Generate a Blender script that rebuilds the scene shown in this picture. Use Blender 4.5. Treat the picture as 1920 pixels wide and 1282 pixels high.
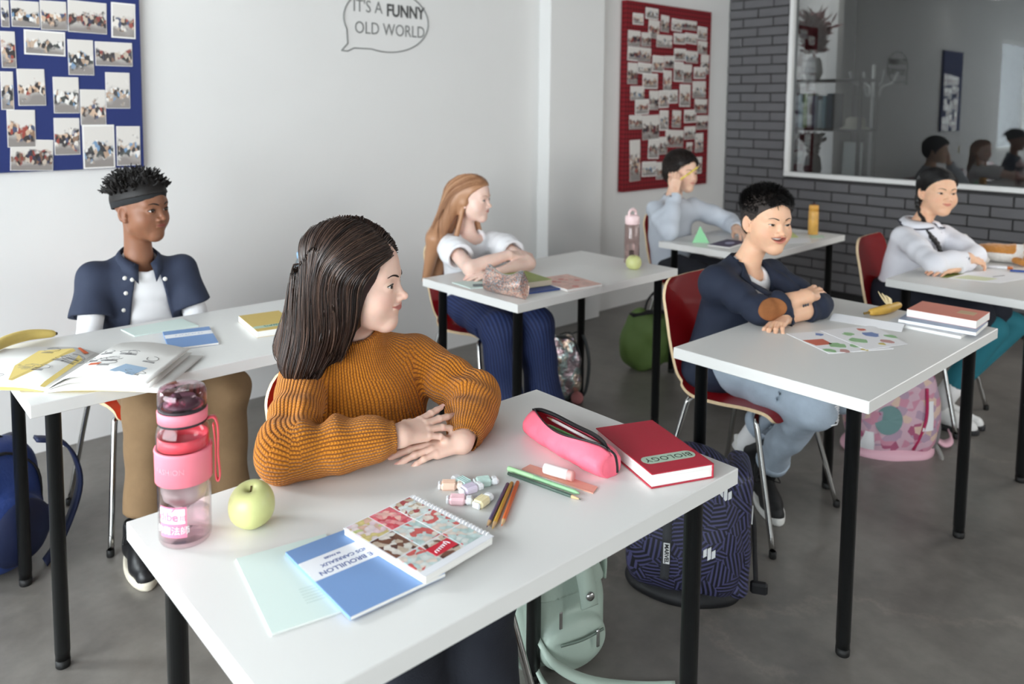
import bpy, math, random
import numpy as np
from mathutils import Vector, Matrix
PI = math.pi
random.seed(7)
SC = bpy.context.scene
for o in list(bpy.data.objects): bpy.data.objects.remove(o)
COL = SC.collection

# ------------------------------------------------------------------ camera, world, lights, exposure
cam = bpy.data.cameras.new('camera'); cam_o = bpy.data.objects.new('camera', cam); COL.objects.link(cam_o)
SC.camera = cam_o
cam.sensor_width = 36.0; cam.lens = 27.587
cam.shift_x = 0.03094; cam.shift_y = -0.16546
cam.clip_start = 0.02; cam.clip_end = 100
CR = Vector((0.755436, -0.655191, 0.006476)); CU = Vector((0.050234, 0.067768, 0.996436)); CB = Vector((-0.653294, -0.752418, 0.084107))
cam_o.matrix_world = Matrix(((CR.x, CU.x, CB.x, 0), (CR.y, CU.y, CB.y, 0), (CR.z, CU.z, CB.z, 1.4676), (0, 0, 0, 1)))
cam.dof.use_dof = True; cam.dof.focus_distance = 1.78; cam.dof.aperture_fstop = 3.2

SC.view_settings.view_transform = 'Standard'; SC.view_settings.look = 'None'
SC.view_settings.gamma = 1.0; SC.view_settings.use_curve_mapping = False
SC.view_settings.exposure = 0.06
SC.cycles.max_bounces = 8; SC.cycles.diffuse_bounces = 4; SC.cycles.glossy_bounces = 4; SC.cycles.transmission_bounces = 8
SC.cycles.transparent_max_bounces = 40; SC.cycles.use_denoising = True; SC.cycles.sample_clamp_indirect = 6.0

def lin(c):
    return tuple((x / 12.92 if x <= 0.04045 else ((x + 0.055) / 1.055) ** 2.4) for x in c[:3])
def rgb(r, g, b): return lin((r / 255, g / 255, b / 255))

w = bpy.data.worlds.new('world'); SC.world = w; w.use_nodes = True
wn = w.node_tree.nodes; wb = wn['Background']
wb.inputs['Color'].default_value = (*rgb(232, 240, 250), 1); wb.inputs['Strength'].default_value = WORLD_STRENGTH = 6.0

def area(name, loc, direction, sx, sy, power, color=(1, 1, 1)):
    l = bpy.data.lights.new(name, 'AREA'); l.shape = 'RECTANGLE'; l.size = sx; l.size_y = sy; l.energy = power; l.color = color
    o = bpy.data.objects.new(name, l); COL.objects.link(o); o.location = loc
    o.rotation_euler = Vector(direction).to_track_quat('-Z', 'Y').to_euler()
    return o
# daylight through the tall windows of the front wall, the left wall's window and the glazed far right side, plus an added rear fill
DAY = (0.93, 0.97, 1.0)
area('window_daylight', (-2.85, 0.6, 1.65), (1, 0.05, -0.12), 4.6, 2.2, 225, DAY)
area('side_daylight', (-2.2, 5.0, 3.4), (0.34, -1, -0.70), 3.0, 2.0, 1200, DAY)
area('rear_fill', (4.3, -3.25, 1.9), (0.10, 1, 0.10), 3.2, 1.6, 85, (1.0, 0.985, 0.96))  # broad fill added before the closed right wall, lifts the back and desk fronts
area('right_daylight', (5.6, 0.1, 2.0), (-1, 0.12, -0.40), 1.0, 1.0, 28, (1.0, 0.98, 0.95))
# ------------------------------------------------------------------ materials
MATS = {}
def nt(m): return m.node_tree.nodes, m.node_tree.links
def mat(name, col, rough=0.5, metal=0.0, spec=0.5, noise=0.0, nscale=20.0, bump=0.0, bscale=60.0, coat=0.0, sheen=0.0,
        trans=0.0, ior=1.45, alpha=1.0, sss=0.0, sssr=(1, .35, .2), emit=None, estr=0.0):
    if name in MATS: return MATS[name]
    m = bpy.data.materials.new(name); m.use_nodes = True
    n, l = nt(m); b = n['Principled BSDF']
    b.inputs['Base Color'].default_value = (*col, 1); b.inputs['Roughness'].default_value = rough
    b.inputs['Metallic'].default_value = metal; b.inputs['Specular IOR Level'].default_value = spec
    b.inputs['IOR'].default_value = ior; b.inputs['Transmission Weight'].default_value = trans; b.inputs['Alpha'].default_value = alpha
    b.inputs['Coat Weight'].default_value = coat; b.inputs['Sheen Weight'].default_value = sheen
    if sss: b.inputs['Subsurface Weight'].default_value = sss; b.inputs['Subsurface Radius'].default_value = sssr; b.inputs['Subsurface Scale'].default_value = 0.008
    if emit: b.inputs['Emission Color'].default_value = (*emit, 1); b.inputs['Emission Strength'].default_value = estr
    if noise or bump:
        tc = n.new('ShaderNodeTexCoord')
        if noise:
            t = n.new('ShaderNodeTexNoise'); t.inputs['Scale'].default_value = nscale; t.inputs['Detail'].default_value = 5
            l.new(tc.outputs['Object'], t.inputs['Vector'])
            mx = n.new('ShaderNodeMix'); mx.data_type = 'RGBA'
            mx.inputs[6].default_value = (*[max(0, c * (1 - noise)) for c in col], 1); mx.inputs[7].default_value = (*[min(1, c * (1 + noise)) for c in col], 1)
            l.new(t.outputs['Fac'], mx.inputs[0]); l.new(mx.outputs[2], b.inputs['Base Color'])
        if bump:
            t2 = n.new('ShaderNodeTexNoise'); t2.inputs['Scale'].default_value = bscale; t2.inputs['Detail'].default_value = 4
            l.new(tc.outputs['Object'], t2.inputs['Vector'])
            bp = n.new('ShaderNodeBump'); bp.inputs['Strength'].default_value = bump; bp.inputs['Distance'].default_value = 0.004
            l.new(t2.outputs['Fac'], bp.inputs['Height']); l.new(bp.outputs['Normal'], b.inputs['Normal'])
    MATS[name] = m
    return m

# ------------------------------------------------------------------ object helpers
def link(o, parent=None):
    COL.objects.link(o)
    if parent is not None: o.parent = parent
    return o
def empty(name, loc=(0, 0, 0), rz=0.0):
    o = bpy.data.objects.new(name, None); o.location = loc; o.rotation_euler = (0, 0, rz); o.empty_display_size = 0.05
    return link(o)
def tag(o, label=None, cat=None, group=None, kind=None):
    if label: o['label'] = label
    if cat: o['category'] = cat
    if group: o['group'] = group
    if kind: o['kind'] = kind
    return o
class MB:
    """collects shapes; build() links them as ONE mesh object"""
    def __init__(s): s.v = []; s.f = []; s.m = []; s.sm = []; s.mi = 0
    def add(s, vs, fs, smooth=False):
        o = len(s.v); s.v += [tuple(v) for v in vs]; s.f += [tuple(i + o for i in f) for f in fs]
        s.m += [s.mi] * len(fs); s.sm += [smooth] * len(fs); return s
    def mat(s, i): s.mi = i; return s
    def box(s, c, d, M=None, bev=0.0):
        x, y, z = [q / 2 for q in d]
        if bev <= 0:
            vs = [Vector((a * x, b * y, e * z)) for a in (-1, 1) for b in (-1, 1) for e in (-1, 1)]
            fs = [(0, 1, 3, 2), (4, 6, 7, 5), (0, 4, 5, 1), (2, 3, 7, 6), (0, 2, 6, 4), (1, 5, 7, 3)]
        else:
            b = min(bev, x * .99, y * .99, z * .99)
            vs = []; idx = {}
            for a in (-1, 1):
                for q in (-1, 1):
                    for e in (-1, 1):
                        for k in range(3):
                            p = [a * (x - b), q * (y - b), e * (z - b)]
                            p[k] += (a, q, e)[k] * b
                            idx[(a, q, e, k)] = len(vs); vs.append(Vector(p))
            fs = []
            I = lambda a, q, e, k: idx[(a, q, e, k)]
            for a in (-1, 1):
                f = [I(a, -1, -1, 0), I(a, 1, -1, 0), I(a, 1, 1, 0), I(a, -1, 1, 0)]; fs.append(f if a > 0 else f[::-1])
                f = [I(-1, a, -1, 1), I(-1, a, 1, 1), I(1, a, 1, 1), I(1, a, -1, 1)]; fs.append(f if a > 0 else f[::-1])
                f = [I(-1, -1, a, 2), I(1, -1, a, 2), I(1, 1, a, 2), I(-1, 1, a, 2)]; fs.append(f if a > 0 else f[::-1])
            for a in (-1, 1):
                for q in (-1, 1):
                    f = [I(a, q, -1, 0), I(a, q, -1, 1), I(a, q, 1, 1), I(a, q, 1, 0)]; fs.append(f if a * q > 0 else f[::-1])
                    f = [I(a, -1, q, 0), I(a, 1, q, 0), I(a, 1, q, 2), I(a, -1, q, 2)]; fs.append(f if a * q > 0 else f[::-1])
                    f = [I(-1, a, q, 1), I(-1, a, q, 2), I(1, a, q, 2), I(1, a, q, 1)]; fs.append(f if a * q > 0 else f[::-1])
                    for e in (-1, 1):
                        f = [I(a, q, e, 0), I(a, q, e, 1), I(a, q, e, 2)]; fs.append(f if a * q * e > 0 else f[::-1])
        c = Vector(c)
        vs = [(M @ v if M is not None else v) + c for v in vs]
        return s.add(vs, fs)
    def prism(s, pts, z0, z1, M=None):
        """closed 2-D outline (counter-clockwise) extruded along z"""
        n = len(pts); vs = [Vector((p[0], p[1], z0)) for p in pts] + [Vector((p[0], p[1], z1)) for p in pts]
        if M is not None: vs = [M @ v for v in vs]
        fs = [tuple(range(n))[::-1], tuple(range(n, 2 * n))] + [(i, (i + 1) % n, n + (i + 1) % n, n + i) for i in range(n)]
        return s.add(vs, fs)
    def tube(s, pts, r, seg=8, cap=True, closed=False, flat=None):
        pts = [Vector(p) for p in pts]; n = len(pts); rr = r if hasattr(r, '__len__') else [r] * n
        vs = []; fs = []; prev = None
        for i, p in enumerate(pts):
            if closed: t = (pts[(i + 1) % n] - pts[i - 1])
            else: t = pts[min(i + 1, n - 1)] - pts[max(i - 1, 0)]
            t = t.normalized() if t.length > 1e-9 else Vector((0, 0, 1))
            if prev is None:
                a = Vector((0, 0, 1)) if abs(t.z) < .9 else Vector((1, 0, 0))
                u = t.cross(a).normalized()
            else:
                u = prev - t * prev.dot(t); u = u.normalized() if u.length > 1e-6 else t.orthogonal().normalized()
            prev = u; wv = t.cross(u)
            for k in range(seg):
                an = 2 * PI * k / seg
                q = u * math.cos(an) * rr[i] + wv * math.sin(an) * rr[i] * (flat if flat else 1)
                vs.append(p + q)
        m = n if closed else n - 1
        for i in range(m):
            j = (i + 1) % n
            for k in range(seg):
                k2 = (k + 1) % seg
                fs.append((i * seg + k, i * seg + k2, j * seg + k2, j * seg + k))
        if cap and not closed:
            fs.append(tuple(range(seg))[::-1]); fs.append(tuple((n - 1) * seg + k for k in range(seg)))
        return s.add(vs, fs, True)
    def ribbon(s, pts, side, w, th):
        """flat strap along pts; side = sideways vector (or list)"""
        pts = [Vector(p) for p in pts]; n = len(pts); vs = []
        for i, p in enumerate(pts):
            sd = Vector(side[i] if isinstance(side, list) else side).normalized()
            t = (pts[min(i + 1, n - 1)] - pts[max(i - 1, 0)]).normalized(); nn = t.cross(sd).normalized()
            ww = w[i] if hasattr(w, '__len__') else w
            vs += [p + sd * ww / 2 + nn * th / 2, p - sd * ww / 2 + nn * th / 2, p - sd * ww / 2 - nn * th / 2, p + sd * ww / 2 - nn * th / 2]
        fs = [(0, 1, 2, 3), tuple((n - 1) * 4 + k for k in (3, 2, 1, 0))]
        for i in range(n - 1):
            for k in range(4): fs.append((i * 4 + k, (i + 1) * 4 + k, (i + 1) * 4 + (k + 1) % 4, i * 4 + (k + 1) % 4))
        return s.add(vs, fs, True)
    def lathe(s, prof, seg=32, c=(0, 0, 0), M=None, close=False):
        """profile of (r, z)"""
        c = Vector(c); n = len(prof); vs = []; fs = []
        for r, z in prof:
            for k in range(seg):
                a = 2 * PI * k / seg; v = Vector((r * math.cos(a), r * math.sin(a), z))
                vs.append((M @ v if M is not None else v) + c)
        for i in range(n - 1):
            for k in range(seg):
                k2 = (k + 1) % seg; fs.append((i * seg + k, i * seg + k2, (i + 1) * seg + k2, (i + 1) * seg + k))
        if close:
            fs.append(tuple(range(seg))[::-1]); fs.append(tuple((n - 1) * seg + k for k in range(seg)))
        return s.add(vs, fs, True)
    def ball(s, c, r, seg=16, rings=10, M=None):
        c = Vector(c); R = r if hasattr(r, '__len__') else (r, r, r)
        vs = []; fs = []
        for i in range(rings + 1):
            ph = PI * i / rings
            for k in range(seg):
                a = 2 * PI * k / seg
                v = Vector((R[0] * math.sin(ph) * math.cos(a), R[1] * math.sin(ph) * math.sin(a), -R[2] * math.cos(ph)))
                vs.append((M @ v if M is not None else v) + c)
        for i in range(rings):
            for k in range(seg):
                k2 = (k + 1) % seg; fs.append((i * seg + k, i * seg + k2, (i + 1) * seg + k2, (i + 1) * seg + k))
        return s.add(vs, fs, True)
    def grid(s, fn, nu, nv, smooth=True, closeu=False):
        vs = [fn(i / (nu if closeu else nu - 1), j / (nv - 1)) for j in range(nv) for i in range(nu)]
        fs = []
        for j in range(nv - 1):
            for i in range(nu if closeu else nu - 1):
                i2 = (i + 1) % nu; fs.append((j * nu + i, j * nu + i2, (j + 1) * nu + i2, (j + 1) * nu + i))
        return s.add(vs, fs, smooth)
    def mesh(s, name, mats):
        me = bpy.data.meshes.new(name); me.from_pydata(s.v, [], s.f)
        if not hasattr(mats, '__len__'): mats = [mats]
        for m in mats: me.materials.append(m)
        me.polygons.foreach_set('material_index', s.m); me.polygons.foreach_set('use_smooth', s.sm)
        me.validate(); me.update(); return me
    def build(s, name, mats, parent=None, loc=None, rz=None, solid=0.0, sub=0):
        o = bpy.data.objects.new(name, s.mesh(name, mats)); link(o, parent)
        if loc is not None: o.location = loc
        if rz is not None: o.rotation_euler = (0, 0, rz)
        if solid: md = o.modifiers.new('solid', 'SOLIDIFY'); md.thickness = solid; md.offset = 0
        if sub: md = o.modifiers.new('sub', 'SUBSURF'); md.levels = sub; md.render_levels = sub
        return o
def copy_tree(o, parent=None):
    c = o.copy(); COL.objects.link(c)
    if parent is not None: c.parent = parent
    for ch in list(o.children): copy_tree(ch, c)
    return c
def text_mesh(name, body, size, m, parent=None, M=None, align='CENTER', depth=0.0003, bold=0.0, space=1.0):
    cu = bpy.data.curves.new('lettering', 'FONT'); cu.body = body; cu.size = size; cu.align_x = align; cu.align_y = 'CENTER'
    cu.extrude = depth; cu.offset = bold; cu.space_character = space; cu.resolution_u = 3
    t = bpy.data.objects.new('lettering', cu); COL.objects.link(t)
    dg = bpy.context.evaluated_depsgraph_get(); me = bpy.data.meshes.new_from_object(t.evaluated_get(dg))
    bpy.data.objects.remove(t); bpy.data.curves.remove(cu)
    me.materials.clear(); me.materials.append(m)
    o = bpy.data.objects.new(name, me); link(o, parent)
    if M is not None: me.transform(M)
    return o
def frame(origin, x, y):
    """4x4 matrix with columns x, y, x cross y at origin"""
    x = Vector(x).normalized(); y = Vector(y); y = (y - x * y.dot(x)).normalized(); z = x.cross(y)
    return Matrix(((x.x, y.x, z.x, origin[0]), (x.y, y.y, z.y, origin[1]), (x.z, y.z, z.z, origin[2]), (0, 0, 0, 1)))
def catmull(pts, n=8):
    pts = [Vector(p) for p in pts]; out = []
    for i in range(len(pts) - 1):
        p0 = pts[max(i - 1, 0)]; p1 = pts[i]; p2 = pts[i + 1]; p3 = pts[min(i + 2, len(pts) - 1)]
        for k in range(n):
            t = k / n
            out.append(0.5 * ((2 * p1) + (p2 - p0) * t + (2 * p0 - 5 * p1 + 4 * p2 - p3) * t * t + (3 * p1 - p0 - 3 * p2 + p3) * t ** 3))
    out.append(pts[-1]); return out

# ------------------------------------------------------------------ signed distance modelling for organic shapes
def A(*p): return np.array(p, np.float64)
def sph(c, r):
    c = np.asarray(c, float); return lambda P: np.sqrt(((P - c) ** 2).sum(1)) - r
def ell(c, r, R=None):
    c = np.asarray(c, float); r = np.asarray(r, float)
    def f(P):
        q = P - c
        if R is not None: q = q @ R
        k0 = np.sqrt(((q / r) ** 2).sum(1)); k1 = np.sqrt(((q / (r * r)) ** 2).sum(1)) + 1e-9
        return k0 * (k0 - 1) / k1
    return f
def cone(a, b, r1, r2):
    a = np.asarray(a, float); b = np.asarray(b, float); ab = b - a; L = ab @ ab + 1e-12
    def f(P):
        q = P - a; t = np.clip(q @ ab / L, 0, 1)
        return np.sqrt(((q - t[:, None] * ab) ** 2).sum(1)) - (r1 + (r2 - r1) * t)
    return f
def chain(pts, rs):
    fs = [cone(pts[i], pts[i + 1], rs[i], rs[i + 1]) for i in range(len(pts) - 1)]
    def f(P):
        d = fs[0](P)
        for g in fs[1:]: d = np.minimum(d, g(P))
        return d
    return f
def rbox(c, h, r, R=None):
    c = np.asarray(c, float); h = np.asarray(h, float) - r
    def f(P):
        q = P - c
        if R is not None: q = q @ R
        q = np.abs(q) - h
        return np.sqrt((np.maximum(q, 0) ** 2).sum(1)) + np.minimum(q.max(1), 0) - r
    return f
def plane(p, n):
    p = np.asarray(p, float); n = np.asarray(n, float); n = n / np.linalg.norm(n)
    return lambda P: (P - p) @ n
def smin(a, b, k):
    if k <= 0: return np.minimum(a, b)
    h = np.clip(.5 + .5 * (b - a) / k, 0, 1); return b * (1 - h) + a * h - k * h * (1 - h)
def U(*items):
    """smooth union: U(f, (g, k), ...)"""
    def f(P):
        d = None
        for it in items:
            g, k = it if isinstance(it, tuple) else (it, 0)
            e = g(P); d = e if d is None else smin(d, e, k)
        return d
    return f
def SUB(f, g, k=0.0): return lambda P: -smin(-f(P), g(P), k)
def INT(f, g, k=0.0): return lambda P: -smin(-f(P), -g(P), k)
def OFF(f, r): return lambda P: f(P) - r
def BB(f, c, R, pad=.035):
    """evaluate f only near its bounding ball"""
    c = np.asarray(c, float)
    def g(P):
        d = np.sqrt(((P - c) ** 2).sum(1)) - R; m = d < pad
        if m.any(): d[m] = f(P[m])
        return d
    return g
def XF(f, M):
    """field f in local coordinates placed by rigid matrix M (3x3 R columns, t)"""
    R, t = M; return lambda P: f((P - t) @ R)
_E = [(0, 1), (2, 3), (4, 5), (6, 7), (0, 2), (1, 3), (4, 6), (5, 7), (0, 4), (1, 5), (2, 6), (3, 7)]
def isomesh(f, lo, hi, h, m=4, margin=1.5, proj=2):
    lo = np.asarray(lo, float); hi = np.asarray(hi, float)
    nb = np.ceil((hi - lo) / (h * m)).astype(int) + 1; n = nb * m
    bi = np.stack(np.meshgrid(*[np.arange(k) for k in nb], indexing='ij'), -1).reshape(-1, 3)
    dc = f(lo + (bi * m + (m - 1) / 2) * h)
    D = np.repeat(np.repeat(np.repeat(np.where(dc < 0, -1., 1.).astype(np.float32).reshape(nb), m, 0), m, 1), m, 2)
    act = bi[np.abs(dc) < h * m * margin]
    off = np.stack(np.meshgrid(*[np.arange(m)] * 3, indexing='ij'), -1).reshape(-1, 3)
    idx = (act[:, None] * m + off[None]).reshape(-1, 3)
    val = np.concatenate([f(lo + q * h) for q in np.array_split(idx, max(1, len(idx) // 200000))]) if len(idx) else np.zeros(0)
    D[idx[:, 0], idx[:, 1], idx[:, 2]] = val
    for ax in range(3):
        s = [slice(None)] * 3; s[ax] = 0; D[tuple(s)] = np.maximum(D[tuple(s)], h * .1); s[ax] = -1; D[tuple(s)] = np.maximum(D[tuple(s)], h * .1)
    S = D < 0
    c = np.zeros(np.array(S.shape) - 1, np.int8)
    for a in (0, 1):
        for b in (0, 1):
            for e in (0, 1): c += S[a:S.shape[0] - 1 + a, b:S.shape[1] - 1 + b, e:S.shape[2] - 1 + e]
    cell = np.argwhere((c > 0) & (c < 8))
    ln = (cell[:, 0] * c.shape[1] + cell[:, 1]) * c.shape[2] + cell[:, 2]
    cor = np.array([(i & 1, (i >> 1) & 1, (i >> 2) & 1) for i in range(8)])
    cd = np.stack([D[cell[:, 0] + o[0], cell[:, 1] + o[1], cell[:, 2] + o[2]] for o in cor], 1)
    acc = np.zeros((len(cell), 3)); cnt = np.zeros(len(cell))
    for i, j in _E:
        a, b = cd[:, i], cd[:, j]; x = (a < 0) != (b < 0)
        t = np.where(x, a / np.where(x, a - b, 1), 0)
        acc += np.where(x[:, None], cor[i] + t[:, None] * (cor[j] - cor[i]), 0); cnt += x
    V = lo + (cell + acc / cnt[:, None]) * h
    F = []
    for ax in range(3):
        b, e = (ax + 1) % 3, (ax + 2) % 3
        s0 = [slice(None)] * 3; s1 = [slice(None)] * 3; s0[ax] = slice(0, -1); s1[ax] = slice(1, None)
        for q in (s0, s1): q[b] = slice(1, -1); q[e] = slice(1, -1)
        a0, a1 = S[tuple(s0)], S[tuple(s1)]
        ed = np.argwhere(a0 != a1)
        if not len(ed): continue
        flip = a1[ed[:, 0], ed[:, 1], ed[:, 2]]
        ed = ed.copy(); ed[:, b] += 1; ed[:, e] += 1
        def g(db, de):
            q = ed.copy(); q[:, b] -= db; q[:, e] -= de
            w = (q[:, 0] * c.shape[1] + q[:, 1]) * c.shape[2] + q[:, 2]; p = np.minimum(np.searchsorted(ln, w), len(ln) - 1)
            return np.where(ln[p] == w, p, -1)
        quad = np.stack([g(1, 1), g(0, 1), g(0, 0), g(1, 0)], 1)
        quad[flip] = quad[flip][:, ::-1]; F.append(quad)
    F = np.concatenate(F); F = F[(F >= 0).all(1)]
    for _ in range(proj):
        e = h * .25; d = f(V); G = np.stack([f(V + np.eye(3)[k] * e) - d for k in range(3)], 1) / e
        g2 = (G ** 2).sum(1); st = d / np.maximum(g2, .25)
        V = V - np.clip(st, -h * .6, h * .6)[:, None] * G
    return V, F
def np_mesh(name, V, F, mats, parent=None, smooth=True, attrs=None, uv=None, midx=None):
    me = bpy.data.meshes.new(name); nv, nf, k = len(V), len(F), F.shape[1]
    me.vertices.add(nv); me.vertices.foreach_set('co', np.asarray(V, np.float32).ravel())
    me.loops.add(nf * k); me.loops.foreach_set('vertex_index', np.asarray(F, np.int32).ravel())
    me.polygons.add(nf); me.polygons.foreach_set('loop_start', np.arange(0, nf * k, k, dtype=np.int32))
    me.polygons.foreach_set('use_smooth', np.full(nf, smooth))
    if not hasattr(mats, '__len__'): mats = [mats]
    for m in mats: me.materials.append(m)
    if midx is not None: me.polygons.foreach_set('material_index', np.asarray(midx, np.int32))
    if uv is not None:
        l = me.uv_layers.new(name='uv'); l.data.foreach_set('uv', np.asarray(uv, np.float32).ravel())
    for nme, a in (attrs or {}).items():
        at = me.attributes.new(nme, 'FLOAT', 'POINT'); at.data.foreach_set('value', np.asarray(a, np.float32))
    me.update(calc_edges=True); me.validate()
    o = bpy.data.objects.new(name, me); return link(o, parent)
# ------------------------------------------------------------------ the room
WY, XB, XF_, YF, ZC = 3.63, 5.88, -3.0, -3.4, 3.1
def concrete(name, c1, c2, rough):
    m = bpy.data.materials.new(name); m.use_nodes = True; n, l = nt(m); b = n['Principled BSDF']
    tc = n.new('ShaderNodeTexCoord')
    def N(s, d, r):
        t = n.new('ShaderNodeTexNoise'); t.inputs['Scale'].default_value = s; t.inputs['Detail'].default_value = d; t.inputs['Roughness'].default_value = r
        l.new(tc.outputs['Object'], t.inputs['Vector']); return t
    a, e = N(1.6, 8, .65), N(14, 6, .6)
    ad = n.new('ShaderNodeMath'); ad.operation = 'MULTIPLY_ADD'; l.new(e.outputs['Fac'], ad.inputs[0]); ad.inputs[1].default_value = .35; l.new(a.outputs['Fac'], ad.inputs[2])
    r = n.new('ShaderNodeValToRGB'); r.color_ramp.elements[0].position = .42; r.color_ramp.elements[1].position = .95
    r.color_ramp.elements[0].color = (*c1, 1); r.color_ramp.elements[1].color = (*c2, 1)
    l.new(ad.outputs[0], r.inputs[0])
    w = n.new('ShaderNodeTexVoronoi'); w.feature = 'DISTANCE_TO_EDGE'; w.inputs['Scale'].default_value = .55
    wn_ = N(2.2, 6, .7); mxv = n.new('ShaderNodeMix'); mxv.data_type = 'VECTOR'; mxv.inputs[0].default_value = .25; l.new(tc.outputs['Object'], mxv.inputs[4]); l.new(wn_.outputs['Color'], mxv.inputs[5]); l.new(mxv.outputs[1], w.inputs['Vector'])
    cr = n.new('ShaderNodeValToRGB'); cr.color_ramp.elements[0].position = 0; cr.color_ramp.elements[1].position = .006; cr.color_ramp.elements[0].color = (1.25, 1.22, 1.2, 1); cr.color_ramp.elements[1].color = (1, 1, 1, 1)
    l.new(w.outputs['Distance'], cr.inputs[0]); mu = n.new('ShaderNodeMix'); mu.data_type = 'RGBA'; mu.blend_type = 'MULTIPLY'; mu.inputs[0].default_value = 1
    l.new(r.outputs[0], mu.inputs[6]); l.new(cr.outputs[0], mu.inputs[7]); l.new(mu.outputs[2], b.inputs['Base Color'])
    rr = n.new('ShaderNodeMapRange'); l.new(e.outputs['Fac'], rr.inputs[0]); rr.inputs[3].default_value = rough - .07; rr.inputs[4].default_value = rough + .1; l.new(rr.outputs[0], b.inputs['Roughness'])
    bp = n.new('ShaderNodeBump'); bp.inputs['Strength'].default_value = .12; bp.inputs['Distance'].default_value = .004; l.new(e.outputs['Fac'], bp.inputs['Height']); l.new(bp.outputs['Normal'], b.inputs['Normal'])
    return m
FLOOR = concrete('polished_concrete', rgb(88, 84, 80), rgb(136, 132, 126), .32)
WALL = mat('white_wall_paint', rgb(226, 226, 224), .75, noise=.02, nscale=3, bump=.03, bscale=90)
def wallbox(name, lo, hi, m, kind='structure', parent=None):
    b = MB(); c = [(a + d) / 2 for a, d in zip(lo, hi)]; d = [abs(a - q) for a, q in zip(lo, hi)]
    return tag(b.box(c, d).build(name, m, parent), kind=kind)
fl = MB(); fl.box((1.44, .1, -.05), (9.2, 7.4, .1)); tag(fl.build('floor', FLOOR), kind='structure')
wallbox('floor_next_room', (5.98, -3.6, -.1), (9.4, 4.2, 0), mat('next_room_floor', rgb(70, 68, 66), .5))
wallbox('ceiling', (-3.2, -3.6, ZC), (9.4, 4.2, ZC + .1), mat('ceiling_paint', rgb(112, 112, 112), .8))
# left wall, with a window beyond the frame that the interior glass mirrors
b = MB()
for lo, hi in (((-3.1, 0), (-2.75, ZC)), ((-1.12, 0), (3.42, ZC)), ((-2.75, 0), (-1.12, .88)), ((-2.75, 2.46), (-1.12, ZC))):
    b.box(((lo[0] + hi[0]) / 2, WY + .08, (lo[1] + hi[1]) / 2), (hi[0] - lo[0], .16, hi[1] - lo[1]))
b.box((4.70, WY + .08, ZC / 2), (2.56, .16, ZC))
tag(b.build('wall_left', WALL), kind='structure')
tag(MB().box((3.535, WY + .105, ZC / 2), (.24, .16, ZC)).build('trim_1', WALL), kind='structure')
b = MB(); b.box((3.915, WY + .04, ZC / 2), (.53, .28, ZC), bev=.004); tag(b.build('trim_2', WALL), kind='structure')
fr_w = mat('white_window_frame', rgb(236, 236, 234), .4)
def glass_mat(name, tint, mirror, rough=.01):
    m = bpy.data.materials.new(name); m.use_nodes = True; n, l = nt(m); n.remove(n['Principled BSDF'])
    g = n.new('ShaderNodeBsdfGlossy'); g.inputs['Roughness'].default_value = rough; t = n.new('ShaderNodeBsdfTransparent'); t.inputs['Color'].default_value = (*tint, 1)
    # Schlick reflectance, alike for entering and leaving rays
    f = n.new('ShaderNodeLayerWeight'); p_ = n.new('ShaderNodeMath'); p_.operation = 'POWER'; l.new(f.outputs['Facing'], p_.inputs[0]); p_.inputs[1].default_value = 4.0; f.inputs['Blend'].default_value = .5
    f0 = ((mirror - 1) / (mirror + 1)) ** 2; q = n.new('ShaderNodeMath'); q.operation = 'MULTIPLY_ADD'; l.new(p_.outputs[0], q.inputs[0]); q.inputs[1].default_value = 1 - f0; q.inputs[2].default_value = f0
    mx = n.new('ShaderNodeMixShader'); l.new(q.outputs[0], mx.inputs[0]); l.new(t.outputs[0], mx.inputs[1]); l.new(g.outputs[0], mx.inputs[2]); l.new(mx.outputs[0], n['Material Output'].inputs['Surface'])
    return m
PANE = glass_mat('window_glass', (.95, .97, .96), 1.35); PANE_D = glass_mat('interior_glass', (.62, .64, .64), 1.95)
def window(name, axis, at, a0, a1, z0, z1, nmul, depth=.07, fw=.05, pane=PANE):
    def bx(b, p0, p1, q0, q1):
        c = ((p0 + p1) / 2, at, (q0 + q1) / 2) if axis == 1 else (at, (p0 + p1) / 2, (q0 + q1) / 2)
        d = (p1 - p0, depth, q1 - q0) if axis == 1 else (depth, p1 - p0, q1 - q0)
        b.box(c, d, bev=.004)
    b = MB(); bx(b, a0, a1, z0, z0 + fw); bx(b, a0, a1, z1 - fw, z1); bx(b, a0, a0 + fw, z0 + fw, z1 - fw); bx(b, a1 - fw, a1, z0 + fw, z1 - fw)
    for i in range(1, nmul): x = a0 + (a1 - a0) * i / nmul; bx(b, x - fw / 2, x + fw / 2, z0 + fw, z1 - fw)
    o = tag(b.build(name, fr_w), kind='structure')
    p = MB(); c = ((a0 + a1) / 2, at, (z0 + z1) / 2) if axis == 1 else (at, (a0 + a1) / 2, (z0 + z1) / 2)
    d = (a1 - a0 - fw, .002, z1 - z0 - fw) if axis == 1 else (.002, a1 - a0 - fw, z1 - z0 - fw)
    p.box(c, d).build('pane', pane, o); return o
window('window_2', 1, WY + .06, -2.75, -1.12, .88, 2.46, 1, depth=.05, fw=.04)
# front wall (behind the left of the camera): tall windows
b = MB()
for y0, y1, z0, z1 in ((-3.5, -1.9, 0, ZC), (3.1, 3.7, 0, ZC), (-1.9, 3.1, 0, .5), (-1.9, 3.1, 2.8, ZC)):
    b.box((XF_ - .08, (y0 + y1) / 2, (z0 + z1) / 2), (.16, y1 - y0, z1 - z0))
tag(b.build('wall_front', WALL), kind='structure')
window('window_3', 0, XF_ - .06, -1.9, 3.1, .5, 2.8, 4)
wallbox('wall_right', (-3.1, YF - .16, 0), (6.0, YF, ZC), WALL)

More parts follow.
